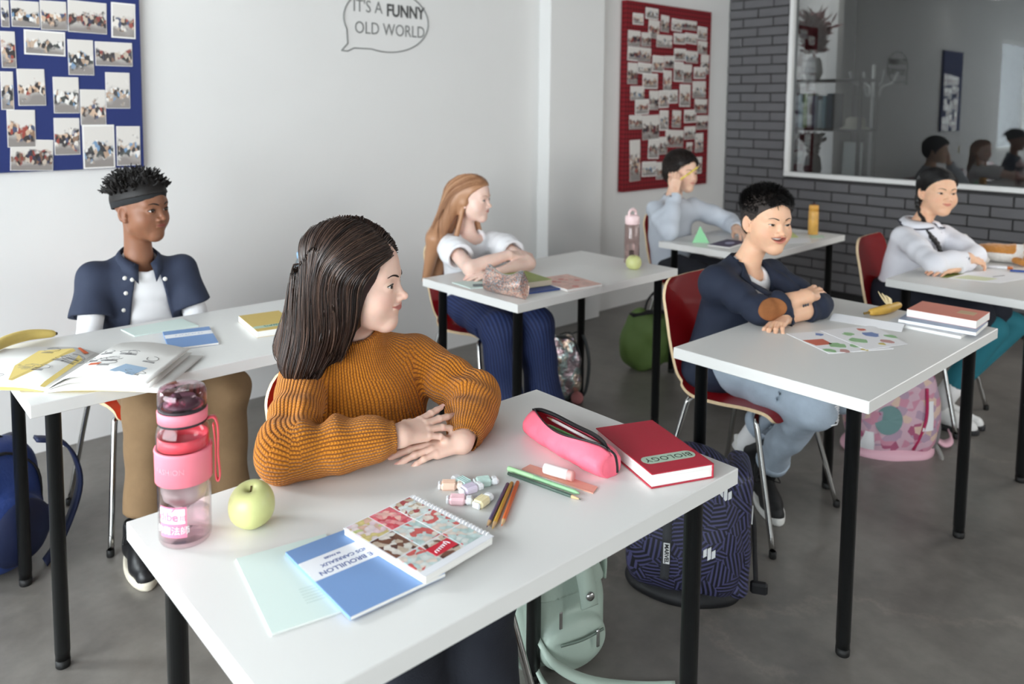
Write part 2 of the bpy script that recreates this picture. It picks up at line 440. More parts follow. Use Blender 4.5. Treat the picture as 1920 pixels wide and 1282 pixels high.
# ------------------------------------------------------------------ grey brick wall with the interior window
BR = mat('grey_painted_brick', rgb(104, 103, 105), .62, noise=.07, nscale=9, bump=.35, bscale=70)
MORT = mat('dark_mortar', rgb(60, 59, 60), .85, bump=.3, bscale=120)
W0, W1, WZ0, WZ1 = .20, 3.095, .935, 2.62     # window opening along Y and Z
b = MB()
for y0, y1, z0, z1 in ((W1, WY + .16, 0, ZC), (YF, W0, 0, ZC), (W0, W1, 0, WZ0), (W0, W1, WZ1, ZC)):
    b.box((XB + .056, (y0 + y1) / 2, (z0 + z1) / 2), (.10, y1 - y0, z1 - z0))
bw = tag(b.build('wall_back', MORT), kind='structure')
brick_me = {}
random.seed(5)
def brick(y0, y1, z0, z1, stuff=None):
    w, h = y1 - y0, z1 - z0
    if stuff is not None: stuff.box((XB + random.uniform(-.002, .001), (y0 + y1) / 2, (z0 + z1) / 2), (.02, w, h), bev=.003); return
    k = (round(w, 3), round(h, 3))
    if k not in brick_me:
        q = MB(); q.box((0, 0, 0), (.02, w, h), bev=.003); brick_me[k] = q.mesh('brick', BR)
    o = bpy.data.objects.new('brick', brick_me[k]); o.location = (XB + random.uniform(-.002, .0012), (y0 + y1) / 2, (z0 + z1) / 2)
    o.rotation_euler = (0, random.uniform(-.006, .006), random.uniform(-.003, .003)); link(o, bw)
far = MB(); CH, BL, J = .0752, .262, .010
row = 0; z = .085
while z < ZC - .05:
    y = WY - (0 if row % 2 else BL / 2) + .0
    yy = WY; first = True
    while yy > -1.4:
        y0 = max(yy - (BL if not first or row % 2 == 0 else BL / 2), -1.4); first = False
        a, c, z0, z1 = y0 + J / 2, yy - J / 2, z + J / 2, min(z + CH - J / 2, ZC)
        yy = y0
        segs = [(a, c)]
        if z1 > WZ0 - .02 and z0 < WZ1 + .02:
            segs = []
            if c > W1 + .004: segs.append((max(a, W1 + .004), c))
            if a < W0 - .004: segs.append((a, min(c, W0 - .004)))
            zz1 = z1
            if z0 < WZ0 - .025: segs = [(a, c)]; zz1 = min(z1, WZ0 - .004)
        else: zz1 = z1
        for s0, s1 in segs:
            if s1 - s0 > .015: brick(s0, s1, z0, zz1, None if (s1 > 1.25 and z < 2.42) else far)
    z += CH; row += 1
tag(far.build('brick_far', BR, bw), kind='stuff')
tag(MB().box((XB - .004, 1.0, .042), (.016, 5.26, .078), bev=.003).build('baseboard_back', mat('black_baseboard', rgb(24, 24, 25), .5)), kind='structure')
window('window_1', 0, XB + .02, W0, W1, WZ0, WZ1, 1, depth=.09, fw=.034, pane=PANE_D)
# the dark room beyond the glass
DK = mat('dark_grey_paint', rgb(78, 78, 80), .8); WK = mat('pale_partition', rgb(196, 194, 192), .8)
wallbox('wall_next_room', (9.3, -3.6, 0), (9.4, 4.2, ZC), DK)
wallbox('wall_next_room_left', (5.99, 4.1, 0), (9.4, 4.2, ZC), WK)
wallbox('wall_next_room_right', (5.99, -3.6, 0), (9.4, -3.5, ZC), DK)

# ------------------------------------------------------------------ desks and chairs
LAM = mat('white_laminate', rgb(226, 226, 223), .34, spec=.5)
BLK = mat('black_enamel', rgb(16, 18, 19), .32)
FOOT = mat('black_plastic', rgb(14, 14, 14), .6)
CHROME = mat('chrome', rgb(190, 190, 188), .16, metal=1.0)
def desk_proto():
    t = empty('desk')
    L, W, T = 1.016, .5836, .0338
    MB().box((L / 2, -W / 2, .735 - T / 2), (L, W, T), bev=.0015).build('tabletop', LAM, t)
    for x, y in ((.062, -.062), (L - .062, -.062), (.062, -W + .062), (L - .062, -W + .062)):
        b = MB(); b.lathe([(0, .022), (.0178, .022), (.0178, .040), (.0186, .041), (.0186, .695), (.030, .697), (.030, .7012), (0, .7012)], 24)
        l = b.build('leg', BLK, t); l.location = (x, y, 0)
        f = MB(); f.lathe([(0, 0), (.0165, 0), (.0182, .003), (.0182, .0215), (0, .0215)], 20); f.build('foot', FOOT, l)
    return t
DESKS = [(.4005, 1.4062, -.2, 'white desk with black legs in the foreground, pink bottle and apple on it'),
         (.394, 2.698, -.35, 'white desk with black legs at far left, open magazine and banana on it'),
         (1.978, 2.650, .4, 'white desk with black legs in the middle, glittery pencil case on it'),
         (1.993, 1.387, .3, 'white desk at right with drawings, banana and coral book on it'),
         (3.537, 2.576, 1.6, 'white desk before the red board with green pyramid on it'),
         (3.525, 1.377, 0, 'white desk at right edge with plush dog on it')]
dp = desk_proto()
for i, (x, y, r, lab) in enumerate(DESKS):
    d = dp if i == 0 else copy_tree(dp)
    d.location = (x, y, 0); d.rotation_euler = (0, 0, math.radians(r)); tag(d, lab, 'desk', 'white school desks')

def ply(cm):
    return cm
def chair_proto(red, edge):
    """origin on the floor under the middle of the seat; the sitter looks along -y"""
    t = empty('chair')
    prof = [(-.205, .418), (-.195, .437), (-.165, .447), (-.10, .446), (-.02, .437), (.06, .432), (.125, .437), (.165, .452), (.190, .485), (.203, .535), (.214, .60), (.224, .66), (.236, .72), (.248, .775), (.260, .83)]
    P = catmull([(0, a, c) for a, c in prof], 4); n = len(P)
    hw = lambda i: (lambda t: .198 if t < .40 else (.198 - (.198 - .162) * (t - .40) / .12 if t < .52 else (.162 + .026 * (t - .52) / .22 if t < .74 else .188)))(i / (n - 1))
    def half(i):
        t_ = i / (n - 1); w = hw(i)
        if t_ > .90: w *= math.sqrt(max(.02, 1 - ((t_ - .90) / .10) ** 2 * .55))
        if t_ < .07: w *= math.sqrt(max(.02, 1 - ((.07 - t_) / .07) ** 2 * .35))
        return w
    nu = 11; th = .0055
    def surf(off):
        V = []
        for i, p in enumerate(P):
            tg = (P[min(i + 1, n - 1)] - P[max(i - 1, 0)]).normalized(); nn = Vector((0, -tg.z, tg.y))
            for k in range(nu):
                u = -1 + 2 * k / (nu - 1); cv = .010 * u * u * (1 if i < n * .5 else -1) * (1 if i >= n * .5 else .3)
                V.append(p + Vector((u * half(i), 0, 0)) + nn * (off + (cv if i < n * .5 else -cv)))
        return V
    b = MB(); A_, B_ = surf(th), surf(-th); m = len(A_)
    fs = [(i * nu + k, i * nu + k + 1, (i + 1) * nu + k + 1, (i + 1) * nu + k) for i in range(n - 1) for k in range(nu - 1)]
    b.add(A_ + B_, fs + [tuple(q + m for q in f[::-1]) for f in fs], True)
    b.build('seat_shell', red, t)
    e = MB(); rim = [i * nu + nu - 1 for i in range(n)] + [(n - 1) * nu + k for k in range(nu - 2, -1, -1)] + [i * nu for i in range(n - 2, -1, -1)] + [k for k in range(1, nu - 1)]
    vs = [A_[i] for i in rim] + [B_[i] for i in rim]; r = len(rim)
    cen = [(A_[i] + B_[i]) / 2 for i in rim]
    vs = []
    for j, i in enumerate(rim):
        row_ = i // nu; mid = P[row_] if 0 < row_ < n - 1 else (P[1] if row_ == 0 else P[n - 2])
        out = (cen[j] - mid); out = out.normalized() * .0012 if out.length > 1e-6 else Vector((0, 0, 0))
        nn = (A_[i] - B_[i]).normalized() * .0004
        vs += [A_[i] + out + nn, B_[i] + out - nn]
    e.add(vs, [(2 * j, 2 * j + 1, 2 * ((j + 1) % r) + 1, 2 * ((j + 1) % r)) for j in range(r)], True)
    e.build('plywood_edge', edge, t)
    for s in (-1, 1):
        for yy, ye in ((-.130, -.245), (.115, .205)):
            q = MB(); pts = catmull([(s * .06, yy * .9, .424), (s * .150, yy, .424), (s * .182, yy + (ye - yy) * .08, .413), (s * .196, yy + (ye - yy) * .22, .36), (s * .245, ye, .012)], 5)
            q.tube(pts, .0098, 10); l = q.build('leg', CHROME, t)
            c = MB(); c.lathe([(0, 0), (.011, 0), (.0122, .004), (.0122, .022), (.0098, .024)], 14, c=(s * .2465, ye, 0)); c.build('foot_cap', FOOT, l)
    return t
RED = mat('red_lacquer', rgb(150, 14, 20), .28, coat=.3); ORANGE = mat('orange_red_lacquer', rgb(206, 54, 24), .28, coat=.3); PLY = mat('plywood_edge', rgb(222, 196, 158), .6, noise=.12, nscale=90)
CHAIRS = [(1.012, 1.470, 7, 'red plywood chair behind the girl in the mustard sweater', RED),
          (.935, 2.880, 2, 'orange-red plywood chair of the boy with the headband', ORANGE),
          (2.415, 2.730, 3, 'red plywood chair of the red-haired girl', RED),
          (2.577, 1.475, 2, 'red plywood chair with tall back beside the navy blazer boy', RED),
          (3.985, 2.640, 0, 'red plywood chair of the boy in the pale blue shirt', RED),
          (4.075, 1.425, 3, 'red plywood chair of the girl with the braid', RED)]
cp = chair_proto(RED, PLY)
for i, (x, y, r, lab, mm) in enumerate(CHAIRS):
    c = cp if i == 0 else copy_tree(cp)
    c.location = (x, y, 0); c.rotation_euler = (0, 0, math.radians(r)); tag(c, lab, 'chair', 'red plywood school chairs')
    if mm is not RED:
        for ch in c.children:
            if ch.name.startswith('seat_shell'): ch.data = ch.data.copy(); ch.data.materials[0] = mm

# ------------------------------------------------------------------ boards, photographs, lettering
def photo_mat(name, pal, seed):
    """a glossy print: pale wall above, greyer floor below and a cluster of small figures between"""
    m = bpy.data.materials.new(name); m.use_nodes = True; n, l = nt(m); b = n['Principled BSDF']; b.inputs['Roughness'].default_value = .35
    tc = n.new('ShaderNodeTexCoord'); oi = n.new('ShaderNodeObjectInfo'); ad = n.new('ShaderNodeVectorMath'); ad.operation = 'MULTIPLY_ADD'
    cb = n.new('ShaderNodeCombineXYZ'); l.new(oi.outputs['Random'], cb.inputs[0]); l.new(oi.outputs['Random'], cb.inputs[2])
    l.new(cb.outputs[0], ad.inputs[0]); ad.inputs[1].default_value = (37 + seed, 11, 53); l.new(tc.outputs['Object'], ad.inputs[2])
    def mth(op, a, c=None, clamp=False):
        q = n.new('ShaderNodeMath'); q.operation = op; q.use_clamp = clamp
        for i, v in enumerate((a, c)):
            if v is None: continue
            if isinstance(v, (int, float)): q.inputs[i].default_value = v
            else: l.new(v, q.inputs[i])
        return q.outputs[0]
    gs = n.new('ShaderNodeSeparateXYZ'); l.new(tc.outputs['Generated'], gs.inputs[0]); gz = gs.outputs[2]
    def noise(sc, det):
        t = n.new('ShaderNodeTexNoise'); t.inputs['Scale'].default_value = sc; t.inputs['Detail'].default_value = det; l.new(ad.outputs[0], t.inputs['Vector']); return t.outputs['Fac']
    r1 = n.new('ShaderNodeValToRGB'); e = r1.color_ramp.elements; e[0].position = .30; e[0].color = (*rgb(138, 132, 128), 1); e[1].position = .52; e[1].color = (*rgb(214, 210, 204), 1)
    l.new(mth('ADD', mth('MULTIPLY', gz, .55), mth('MULTIPLY', noise(9, 2), .45)), r1.inputs[0])
    mp = n.new('ShaderNodeMapping'); mp.inputs['Scale'].default_value = (1.5, 1, .8); l.new(ad.outputs[0], mp.inputs[0])
    v = n.new('ShaderNodeTexVoronoi'); v.inputs['Scale'].default_value = 62; l.new(mp.outputs[0], v.inputs['Vector'])
    r2 = n.new('ShaderNodeValToRGB'); r2.color_ramp.interpolation = 'CONSTANT'
    while len(r2.color_ramp.elements) < len(pal): r2.color_ramp.elements.new(.5)
    for i, c in enumerate(pal): r2.color_ramp.elements[i].position = i / len(pal); r2.color_ramp.elements[i].color = (*rgb(*c), 1)
    sp = n.new('ShaderNodeSeparateColor'); l.new(v.outputs['Color'], sp.inputs[0]); l.new(sp.outputs[0], r2.inputs[0])
    band = mth('SUBTRACT', 1.0, mth('MULTIPLY', mth('ABSOLUTE', mth('SUBTRACT', gz, .42)), 2.4), True)
    th = n.new('ShaderNodeMapRange'); th.inputs[1].default_value = .70; th.inputs[2].default_value = .80; l.new(mth('ADD', mth('MULTIPLY', band, .42), noise(26, 3)), th.inputs[0])
    mx = n.new('ShaderNodeMix'); mx.data_type = 'RGBA'; l.new(th.outputs[0], mx.inputs[0]); l.new(r1.outputs[0], mx.inputs[6]); l.new(r2.outputs[0], mx.inputs[7]); l.new(mx.outputs[2], b.inputs['Base Color'])
    return m
PH = [photo_mat('photo_print_warm', [(44, 40, 44), (150, 66, 54), (206, 176, 150), (70, 80, 108), (226, 220, 212), (140, 112, 92), (52, 48, 50), (196, 170, 146)], 1),
      photo_mat('photo_print_cool', [(40, 42, 48), (112, 146, 180), (216, 212, 206), (176, 150, 128), (66, 72, 70), (230, 228, 224), (54, 52, 56), (190, 168, 148)], 5),
      photo_mat('photo_print_dark', [(36, 32, 34), (60, 54, 54), (120, 90, 74), (190, 176, 160), (48, 50, 70), (134, 56, 50)], 9)]
PAPER = mat('photo_paper_white', rgb(236, 234, 230), .5)
def photo(x, z, w, h, y, rot, k, lab, border, group, cat='photo'):
    t = MB().box((0, 0, 0), (w, .0012, h), M=None).build('photograph', PAPER)
    t.location = (x, y, z); t.rotation_euler = (random.uniform(-.012, .012), rot, 0); tag(t, lab, cat, group)
    q = MB(); q.box((0, -.0010, 0), (w - 2 * border, .0008, h - 2 * border)); q.build('printed_picture', PH[k], t)
    return t
BLUE = mat('blue_felt', rgb(40, 52, 106), .9, noise=.08, nscale=140, bump=.2, bscale=400)
bb = MB(); bb.box((.825, WY - .015, 1.69), (.65, .028, 1.0), bev=.002); tag(bb.build('pinboard', BLUE), 'large blue felt pinboard with photographs above the boy', 'board')
P1 = [(.637, 1.819, .029, .104, 0), (.708, 1.823, .1, .103, 1), (.81, 1.825, .097, .117, 0), (.938, 1.828, .15, .13, 2), (1.081, 1.825, .099, .15, 0), (.643, 1.679, .051, .143, 0), (.774, 1.712, .15, .099, 1), (.907, 1.66, .098, .146, 1), (1.038, 1.68, .15, .101, 2), (.633, 1.517, .044, .151, 1), (.719, 1.532, .099, .147, 0), (.846, 1.502, .097, .149, 1), (1.049, 1.525, .099, .154, 1), (.948, 1.452, .1, .15, 0), (.677, 1.366, .1, .15, 0), (.843, 1.331, .097, .153, 0), (.965, 1.285, .127, .186, 1), (1.086, 1.285, .098, .171, 1), (.711, 1.258, .154, .126, 2)]
L1 = ['narrow photo cut by the left edge, top row of the blue board', 'photo of a dark figure on a stage, top row of blue board', 'photo of a bright classroom floor, top row of blue board', 'photo of a man in a black suit, top row of blue board',
      'white-bordered portrait photo in the top right corner of blue board', 'photo with a tan floor at the left edge of blue board', 'wide white-bordered photo of a group, second row of blue board', 'photo with a red top and blue table, blue board', 'dark landscape photo of a crowd at the right of blue board',
      'pale blue photo at the left edge of blue board', 'photo of a red toy car on grey floor, blue board', 'grey photo of white figures in a hall, blue board centre', 'photo of a white tabletop at the right edge of blue board', 'photo of seated people under brown curtain, blue board', 'photo with a blue sheet on table, lower left of blue board',
      'photo of children around a white table, bottom of blue board', 'largest white photo with a figure in red, bottom of blue board', 'photo in the bottom right corner of blue board', 'tilted photo at the bottom left of blue board']
for (x, z, w_, h_, k), lab in zip(P1, L1):
    photo(x, z, w_, h_, WY - .0302 - random.uniform(0, .001), (.05 if 'tilted' in lab else random.uniform(-.02, .02)), k, lab, .006 if ('white-bordered' in lab or 'largest' in lab) else .002, 'photographs on the blue board')
def plaid():
    m = bpy.data.materials.new('red_plaid_felt'); m.use_nodes = True; n, l = nt(m); b = n['Principled BSDF']; b.inputs['Roughness'].default_value = .9
    tc = n.new('ShaderNodeTexCoord'); prev = None
    for ax in ('X', 'Z'):
        wv = n.new('ShaderNodeTexWave'); wv.wave_type = 'BANDS'; wv.bands_direction = ax; wv.inputs['Scale'].default_value = 9.5; l.new(tc.outputs['Object'], wv.inputs['Vector'])
        r = n.new('ShaderNodeValToRGB'); r.color_ramp.elements[0].position = .80; r.color_ramp.elements[1].position = .92; r.color_ramp.elements[0].color = (1, 1, 1, 1); r.color_ramp.elements[1].color = (.42, .40, .45, 1); l.new(wv.outputs['Fac'], r.inputs[0])
        mu = n.new('ShaderNodeMix'); mu.data_type = 'RGBA'; mu.blend_type = 'MULTIPLY'; mu.inputs[0].default_value = 1
        if prev is None: mu.inputs[6].default_value = (*rgb(132, 22, 32), 1)
        else: l.new(prev, mu.inputs[6])
        l.new(r.outputs[0], mu.inputs[7]); prev = mu.outputs[2]
    l.new(prev, b.inputs['Base Color']); return m
rb = MB(); rb.box((5.005, WY - .026, 1.54), (1.065, .05, 1.37), bev=.003); tag(rb.build('pinboard', plaid()), 'tall red plaid pinboard crowded with small photographs', 'board')
P2 = [(4.6, 2.1, .12, .08), (4.76, 2.15, .15, .08), (4.79, 2.04, .13, .13), (4.92, 2.09, .1, .12), (5.07, 2.09, .13, .09), (5.23, 2.1, .2, .07), (5.41, 2.05, .13, .1), (4.56, 1.96, .14, .11), (4.7, 1.96, .11, .1), (4.92, 1.96, .19, .09), (5.11, 1.99, .15, .08), (5.26, 2.0, .16, .08), (5.42, 1.94, .13, .1), (4.55, 1.85, .12, .1), (4.68, 1.85, .16, .1), (4.85, 1.79, .14, .12), (4.99, 1.81, .12, .09), (5.12, 1.87, .15, .09), (5.28, 1.86, .16, .09), (5.46, 1.81, .11, .15), (4.55, 1.71, .11, .15), (4.69, 1.75, .16, .08), (4.76, 1.66, .18, .11), (4.97, 1.67, .1, .15), (5.11, 1.74, .12, .15), (5.23, 1.73, .11, .14), (5.39, 1.74, .16, .09), (4.61, 1.57, .16, .1), (4.81, 1.52, .11, .14), (4.93, 1.53, .12, .13), (5.05, 1.55, .11, .1), (5.2, 1.56, .14, .17), (5.39, 1.61, .18, .13), (5.42, 1.48, .17, .11), (4.67, 1.47, .16, .11), (4.6, 1.36, .15, .1), (4.78, 1.32, .2, .18), (4.94, 1.37, .11, .15), (5.1, 1.38, .11, .13), (5.28, 1.4, .16, .1), (5.45, 1.35, .16, .11), (5.08, 1.23, .23, .13), (5.28, 1.27, .15, .1), (4.82, 1.16, .13, .15), (4.93, 1.18, .11, .13), (5.41, 1.19, .11, .15), (5.28, 1.16, .08, .07), (4.6, 1.08, .12, .3), (4.77, 1.01, .17, .11), (4.92, .99, .12, .13), (5.41, 1.01, .09, .13)]
bands = [(2.06, 3), (1.90, 2.06), (1.78, 1.90), (1.64, 1.78), (1.50, 1.64), (1.30, 1.50), (1.10, 1.30), (0, 1.10)]
ORD = ['first', 'second', 'third', 'fourth', 'fifth', 'sixth', 'seventh', 'eighth', 'ninth']
for bi_, (z0, z1) in enumerate(bands):
    rowp = sorted([q for q in P2 if z0 <= q[1] < z1])
    for j, (x, z, w_, h_) in enumerate(rowp):
        photo(x, z, w_, h_, WY - .0520 - random.uniform(0, .0022), random.uniform(-.04, .04), random.choice([0, 0, 1, 2, 2]), 'small photo on the red board, %s from left in the %s row down' % (ORD[j], ORD[bi_]), random.choice([.002, .002, .007]), 'photographs on the red board')
INK = mat('grey_wall_ink', rgb(126, 128, 126), .8); INK_D = mat('dark_wall_ink', rgb(84, 85, 84), .8)
sb = empty('wall_lettering', (2.47, WY - .0012, 1.92)); tag(sb, 'hand-drawn speech bubble lettered IT\'S A FUNNY OLD WORLD on the wall', 'lettering')
MW = Matrix(((1, 0, 0, 0), (0, 0, -1, 0), (0, 1, 0, 0), (0, 0, 0, 1)))
b = MB(); pts = []
for i in range(61):
    a = math.radians(-118 - (360 - 26) * i / 60 * 1.0); pts.append((.285 * math.cos(a) + .0, 0, .178 * math.sin(a) + .012 + .02 * math.cos(a)))
pts = [(-.285, 0, -.178)] + catmull([(-.20, 0, -.115), (-.255, 0, -.02)], 3)[:0] + pts
b2 = []
for i in range(72):
    a = math.radians(-150 - 322 * i / 71); b2.append((.278 * math.cos(a), 0, .172 * math.sin(a) + .012))
b2 = [(-.292, 0, -.165), (-.255, 0, -.125)] + b2[2:] + [(-.215, 0, -.148), (-.255, 0, -.166), (-.292, 0, -.165)]
b.tube(b2, .0042, 6, flat=.9); b.build('bubble_outline', INK, sb)
def wtext(body, x, z, size, m, bold=0): return text_mesh('letters', body, size, m, sb, Matrix.Translation((x, 0, z)) @ MW @ Matrix.Diagonal((.84, 1, 1, 1)), 'LEFT', .0006, bold)
wtext("IT'S A", -.222, .074, .092, INK); wtext('FUNNY', -.008, .066, .092, INK_D, .0026); wtext('OLD WORLD', -.212, -.040, .092, INK)
# ------------------------------------------------------------------ people
def unit(v): v = np.asarray(v, float); return v / np.linalg.norm(v)
def basis(fwd, up=(0, 0, 1), roll=0.0):
    """columns: right, forward, up"""
    f = unit(fwd); r = unit(np.cross(f, up)); u = np.cross(r, f)
    if roll: r, u = r * math.cos(roll) + u * math.sin(roll), u * math.cos(roll) - r * math.sin(roll)
    return np.stack([r, f, u], 1)

def head_field(smile=.5, mouth_open=0.0, eye_h=.0052, eye_w=.0135, eye_tilt=.08, nose=1.0, nose_w=1.0, lips=1.0, cheek=1.0, jaw=1.0, brow=1.0, ears=True, mouth_w=1.0):
    """head of 0.22 m (chin to crown); local x right, y forward, z up, origin between the ears at eye height"""
    ex, ey, ez = .0305, .0745, .000
    parts = [ell((0, -.013, .036), (.0735, .094, .076)),
             (ell((0, .022, -.022), (.064 , .069, .082)), .03),
             (ell((0, .004, .046), (.066, .0875, .064)), .02),
             (cone((0, .0655, -.0880), (0, .050, -.074), .0180 * jaw, .028), .028)]
    for s in (-1, 1):
        parts += [(cone((s * .045 * jaw, .010, -.056), (s * .012, .062, -.0885), .016, .014), .028),
                  (sph((s * .035, .049, -.034), .0295 * cheek), .03),
                  (cone((s * .012, .081, .0205), (s * .040, .068, .0215), .0085 * brow, .0085), .022)]
    n1 = nose
    parts += [(cone((0, .083, .006), (0, .0955 + .006 * n1, -.0255), .0058, .0072), .013),
              (sph((0, .0985 + .0065 * n1, -.0290), .0082), .008)]
    for s in (-1, 1): parts.append((ell((s * .0108 * nose_w, .0925 + .002 * n1, -.0325), (.0062 * nose_w, .0092, .0062)), .007))
    # mouth
    cz = -.0565 + .004; lift = .006 * smile; mw = (.0215 + .004 * smile) * mouth_w
    parts.append((ell((0, .072, cz), (.026, .0175, .019)), .018))
    f = U(*parts)
    # eye sockets
    for s in (-1, 1): f = SUB(f, ell((s * .0315, .0965, .001), (.0165, .0125, .0105)), .014)
    def lipline(x): return cz + lift * (np.abs(x) / mw) ** 1.6 
    def mouthf(P):
        d = f(P)
        x, y, z = P[:, 0], P[:, 1], P[:, 2]
        near = (np.abs(x) < .04) & (y > .04) & (np.abs(z - cz) < .03)
        if near.any():
            X, Z = x[near], z[near]
            e = np.clip(1 - (X / mw) ** 2, 0, 1)
            zl = lipline(X) - .5 * mouth_open * 0
            up = np.exp(-((Z - zl - (.0034 + .5 * mouth_open) * 1) / .0034) ** 2) * (.0030 * lips) * e ** .5 * (1 - .28 * np.exp(-(X / .003) ** 2))
            lo = np.exp(-((Z - zl + .0046 + .5 * mouth_open) / .0042) ** 2) * (.0042 * lips) * e ** .7
            gr = np.exp(-((Z - zl) / .0012) ** 2) * .0028 * np.clip(1.12 - np.abs(X) / mw, 0, .4) * 2.5
            co = np.exp(-((np.abs(X) - mw) / .0035) ** 2 - ((Z - lipline(X)) / .004) ** 2) * .0022 * (.4 + smile)
            ph = np.exp(-(X / .0032) ** 2 - ((Z - cz - .0135) / .006) ** 2) * .0012
            d[near] = d[near] - up - lo + gr + co + ph
        return d
    g = mouthf
    if mouth_open > 0:
        def cav(P):
            x, y, z = P[:, 0], P[:, 1], P[:, 2]
            zl = lipline(x)
            hh = mouth_open * .5 * np.sqrt(np.clip(1 - (x / (mw * .93)) ** 2, 0, 1))
            return np.maximum(np.maximum(np.abs(z - zl) - hh, np.abs(x) - mw * .93), .062 - y) * .8
        g = SUB(g, cav, .0015)
    # nostrils
    for s in (-1, 1): g = SUB(g, ell((s * .0055, .0975 + .003 * n1, -.0365), (.0030, .0045, .0026)), .002)
    # eyelids with an almond opening
    ER = .0128
    ec = [A(s * ex, ey, ez) for s in (-1, 1)]
    for i, s in enumerate((-1, 1)):
        g = U(g, (ell(ec[i], (ER + .0030, ER + .0024, ER + .0022)), .006))
    def eyes(P):
        d = g(P)
        for i, s in enumerate((-1, 1)):
            q = P - ec[i]; m = (np.abs(q[:, 0]) < .025) & (np.abs(q[:, 2]) < .016) & (q[:, 1] > 0)
            if m.any():
                X = q[m, 0] * s; Z = q[m, 2] - eye_tilt * X
                e = 1 - np.abs((X - .0006) / eye_w) ** 2.0
                hu = eye_h * 1.05 * np.clip(e, -2, 1) ; hl = eye_h * .8 * np.clip(e, -2, 1)
                op = np.maximum(Z - hu, -Z - hl) * .8
                op = np.maximum(op, (ER - .004) - np.sqrt((q[m] ** 2).sum(1)))
                d[m] = np.maximum(d[m], -op)
                # crease of the upper lid
                cr = np.exp(-((Z - hu - .0032) / .0009) ** 2) * np.clip(e + .25, 0, 1) * .0007
                d[m] += cr
        return d
    g2 = eyes
    if ears:
        es = []
        for s in (-1, 1):
            R = np.stack([unit((1, s * .45, 0)), unit((-s * .45, 1, 0)), A(0, 0, 1)], 1)
            o = ell((s * .0755, -.006, -.008), (.0070, .0172, .0285), R)
            o = U(o, (sph((s * .0725, .002, -.034), .0075), .006))
            o = SUB(o, ell((s * .0815, -.0035, -.006), (.0058, .0115, .0205), R), .004)
            o = U(o, (ell((s * .0765, .0065, -.012), (.004, .004, .006)), .004))
            es.append(o)
        g2 = U(g2, (es[0], .006), (es[1], .006))
    info = dict(ec=ec, ER=ER, mw=mw, lipline=lipline, mo=mouth_open, eye_h=eye_h, eye_w=eye_w, tilt=eye_tilt, cz=cz, smile=smile)
    return g2, info

def lip_mask(Q, I):
    x, y, z = Q[:, 0], Q[:, 1], Q[:, 2]
    e = np.clip(1 - (x / (I['mw'] * .98)) ** 2, 0, 1); zl = I['lipline'](x); mo = I['mo'] * .5 * np.sqrt(e)
    top = zl + mo + .0064 * e ** .8 * (1 - .22 * np.exp(-(x / .003) ** 2)); bot = zl - mo - .0082 * e ** .8
    sd = np.minimum(top - z, z - bot)
    return np.clip(sd / .0014 + .35, 0, 1) * (e > 0.01) * (y > .055)

def face_y(f, x, z, y0=.13, y1=.03, n=48):
    ys = np.linspace(y0, y1, n); P = np.stack([np.full(n, x), ys, np.full(n, z)], 1); d = f(P)
    i = np.argmax(d < 0)
    if i == 0: return y1
    return ys[i - 1] + (ys[i] - ys[i - 1]) * d[i - 1] / (d[i - 1] - d[i])

def hand_field(side, curl=(.2, .25, .3, .35), spread=.09, thumb=.5, s=1.0, thumb_curl=.3, lens=(1, 1, 1, 1)):
    """local: x thumb side(+), y towards the fingers, z back of the hand. wrist at origin; side=+1 keeps x, -1 mirrors"""
    fs = []; tips = []
    kn = [(.0250, .079, .002), (.0085, .083, .004), (-.0080, .079, .002), (-.0225, .072, -.002)]
    L = [(.039, .024, .019), (.043, .028, .020), (.040, .026, .020), (.031, .019, .018)]
    r = [.0082, .0083, .0079, .0070]
    palm = [cone((.004, .0, 0), (.004, .012, 0), .0195, .018)]
    for i in range(4):
        k = A(*kn[i]) * A(1, 1, 1)
        palm.append((cone((k[0] * .55, .008, 0), k - A(0, .004, .0035), .0135, .0110 if i < 3 else .0098), .012))
    palm.append((cone((.018, .022, -.004), (.027, .045, -.009), .0145, .012), .012))
    f = U(*palm)
    for i in range(4):
        a = (1.5 - i) * spread; p = A(*kn[i]); c = curl[i] if hasattr(curl, '__len__') else curl
        dirx = math.sin(a); ang = c * .55; rr = r[i]
        pts = [p]; 
        for j in range(3):
            d = A(dirx, math.cos(a) * math.cos(ang), -math.sin(ang)); p = p + unit(d) * L[i][j] * lens[i]; pts.append(p); ang += c * (1.25, .8, 0)[j]
        fg = U(cone(pts[0], pts[1], rr * 1.1, rr * .97), (cone(pts[1], pts[2], rr * .98, rr * .90), .003), (cone(pts[2], pts[3], rr * .90, rr * .78), .003), (sph(pts[1], rr * 1.05), .003))
        f = U(f, (fg, .0055)); tips.append((pts[3], unit(pts[3] - pts[2]), i))
    t0 = A(.022, .020, -.006); d1 = unit((math.sin(.75 * thumb + .25), math.cos(.75 * thumb + .25), -.25)); p1 = t0 + d1 * .034
    d2 = unit(d1 + A(-.35 * thumb_curl, .25, -.6 * thumb_curl)); p2 = p1 + d2 * .028; d3 = unit(d2 + A(-.4 * thumb_curl, .2, -.5 * thumb_curl)); p3 = p2 + d3 * .021
    th = U(cone(t0, p1, .0135, .0105), (cone(p1, p2, .0102, .0090), .004), (cone(p2, p3, .0090, .0074), .003))
    f = U(f, (th, .009))
    mir = A(side, 1, 1)
    tips.append((p3, unit(p3 - p2), 4))
    return (lambda P: f(P * mir / s) * s), [(t * mir * s, d * mir, i) for t, d, i in tips]

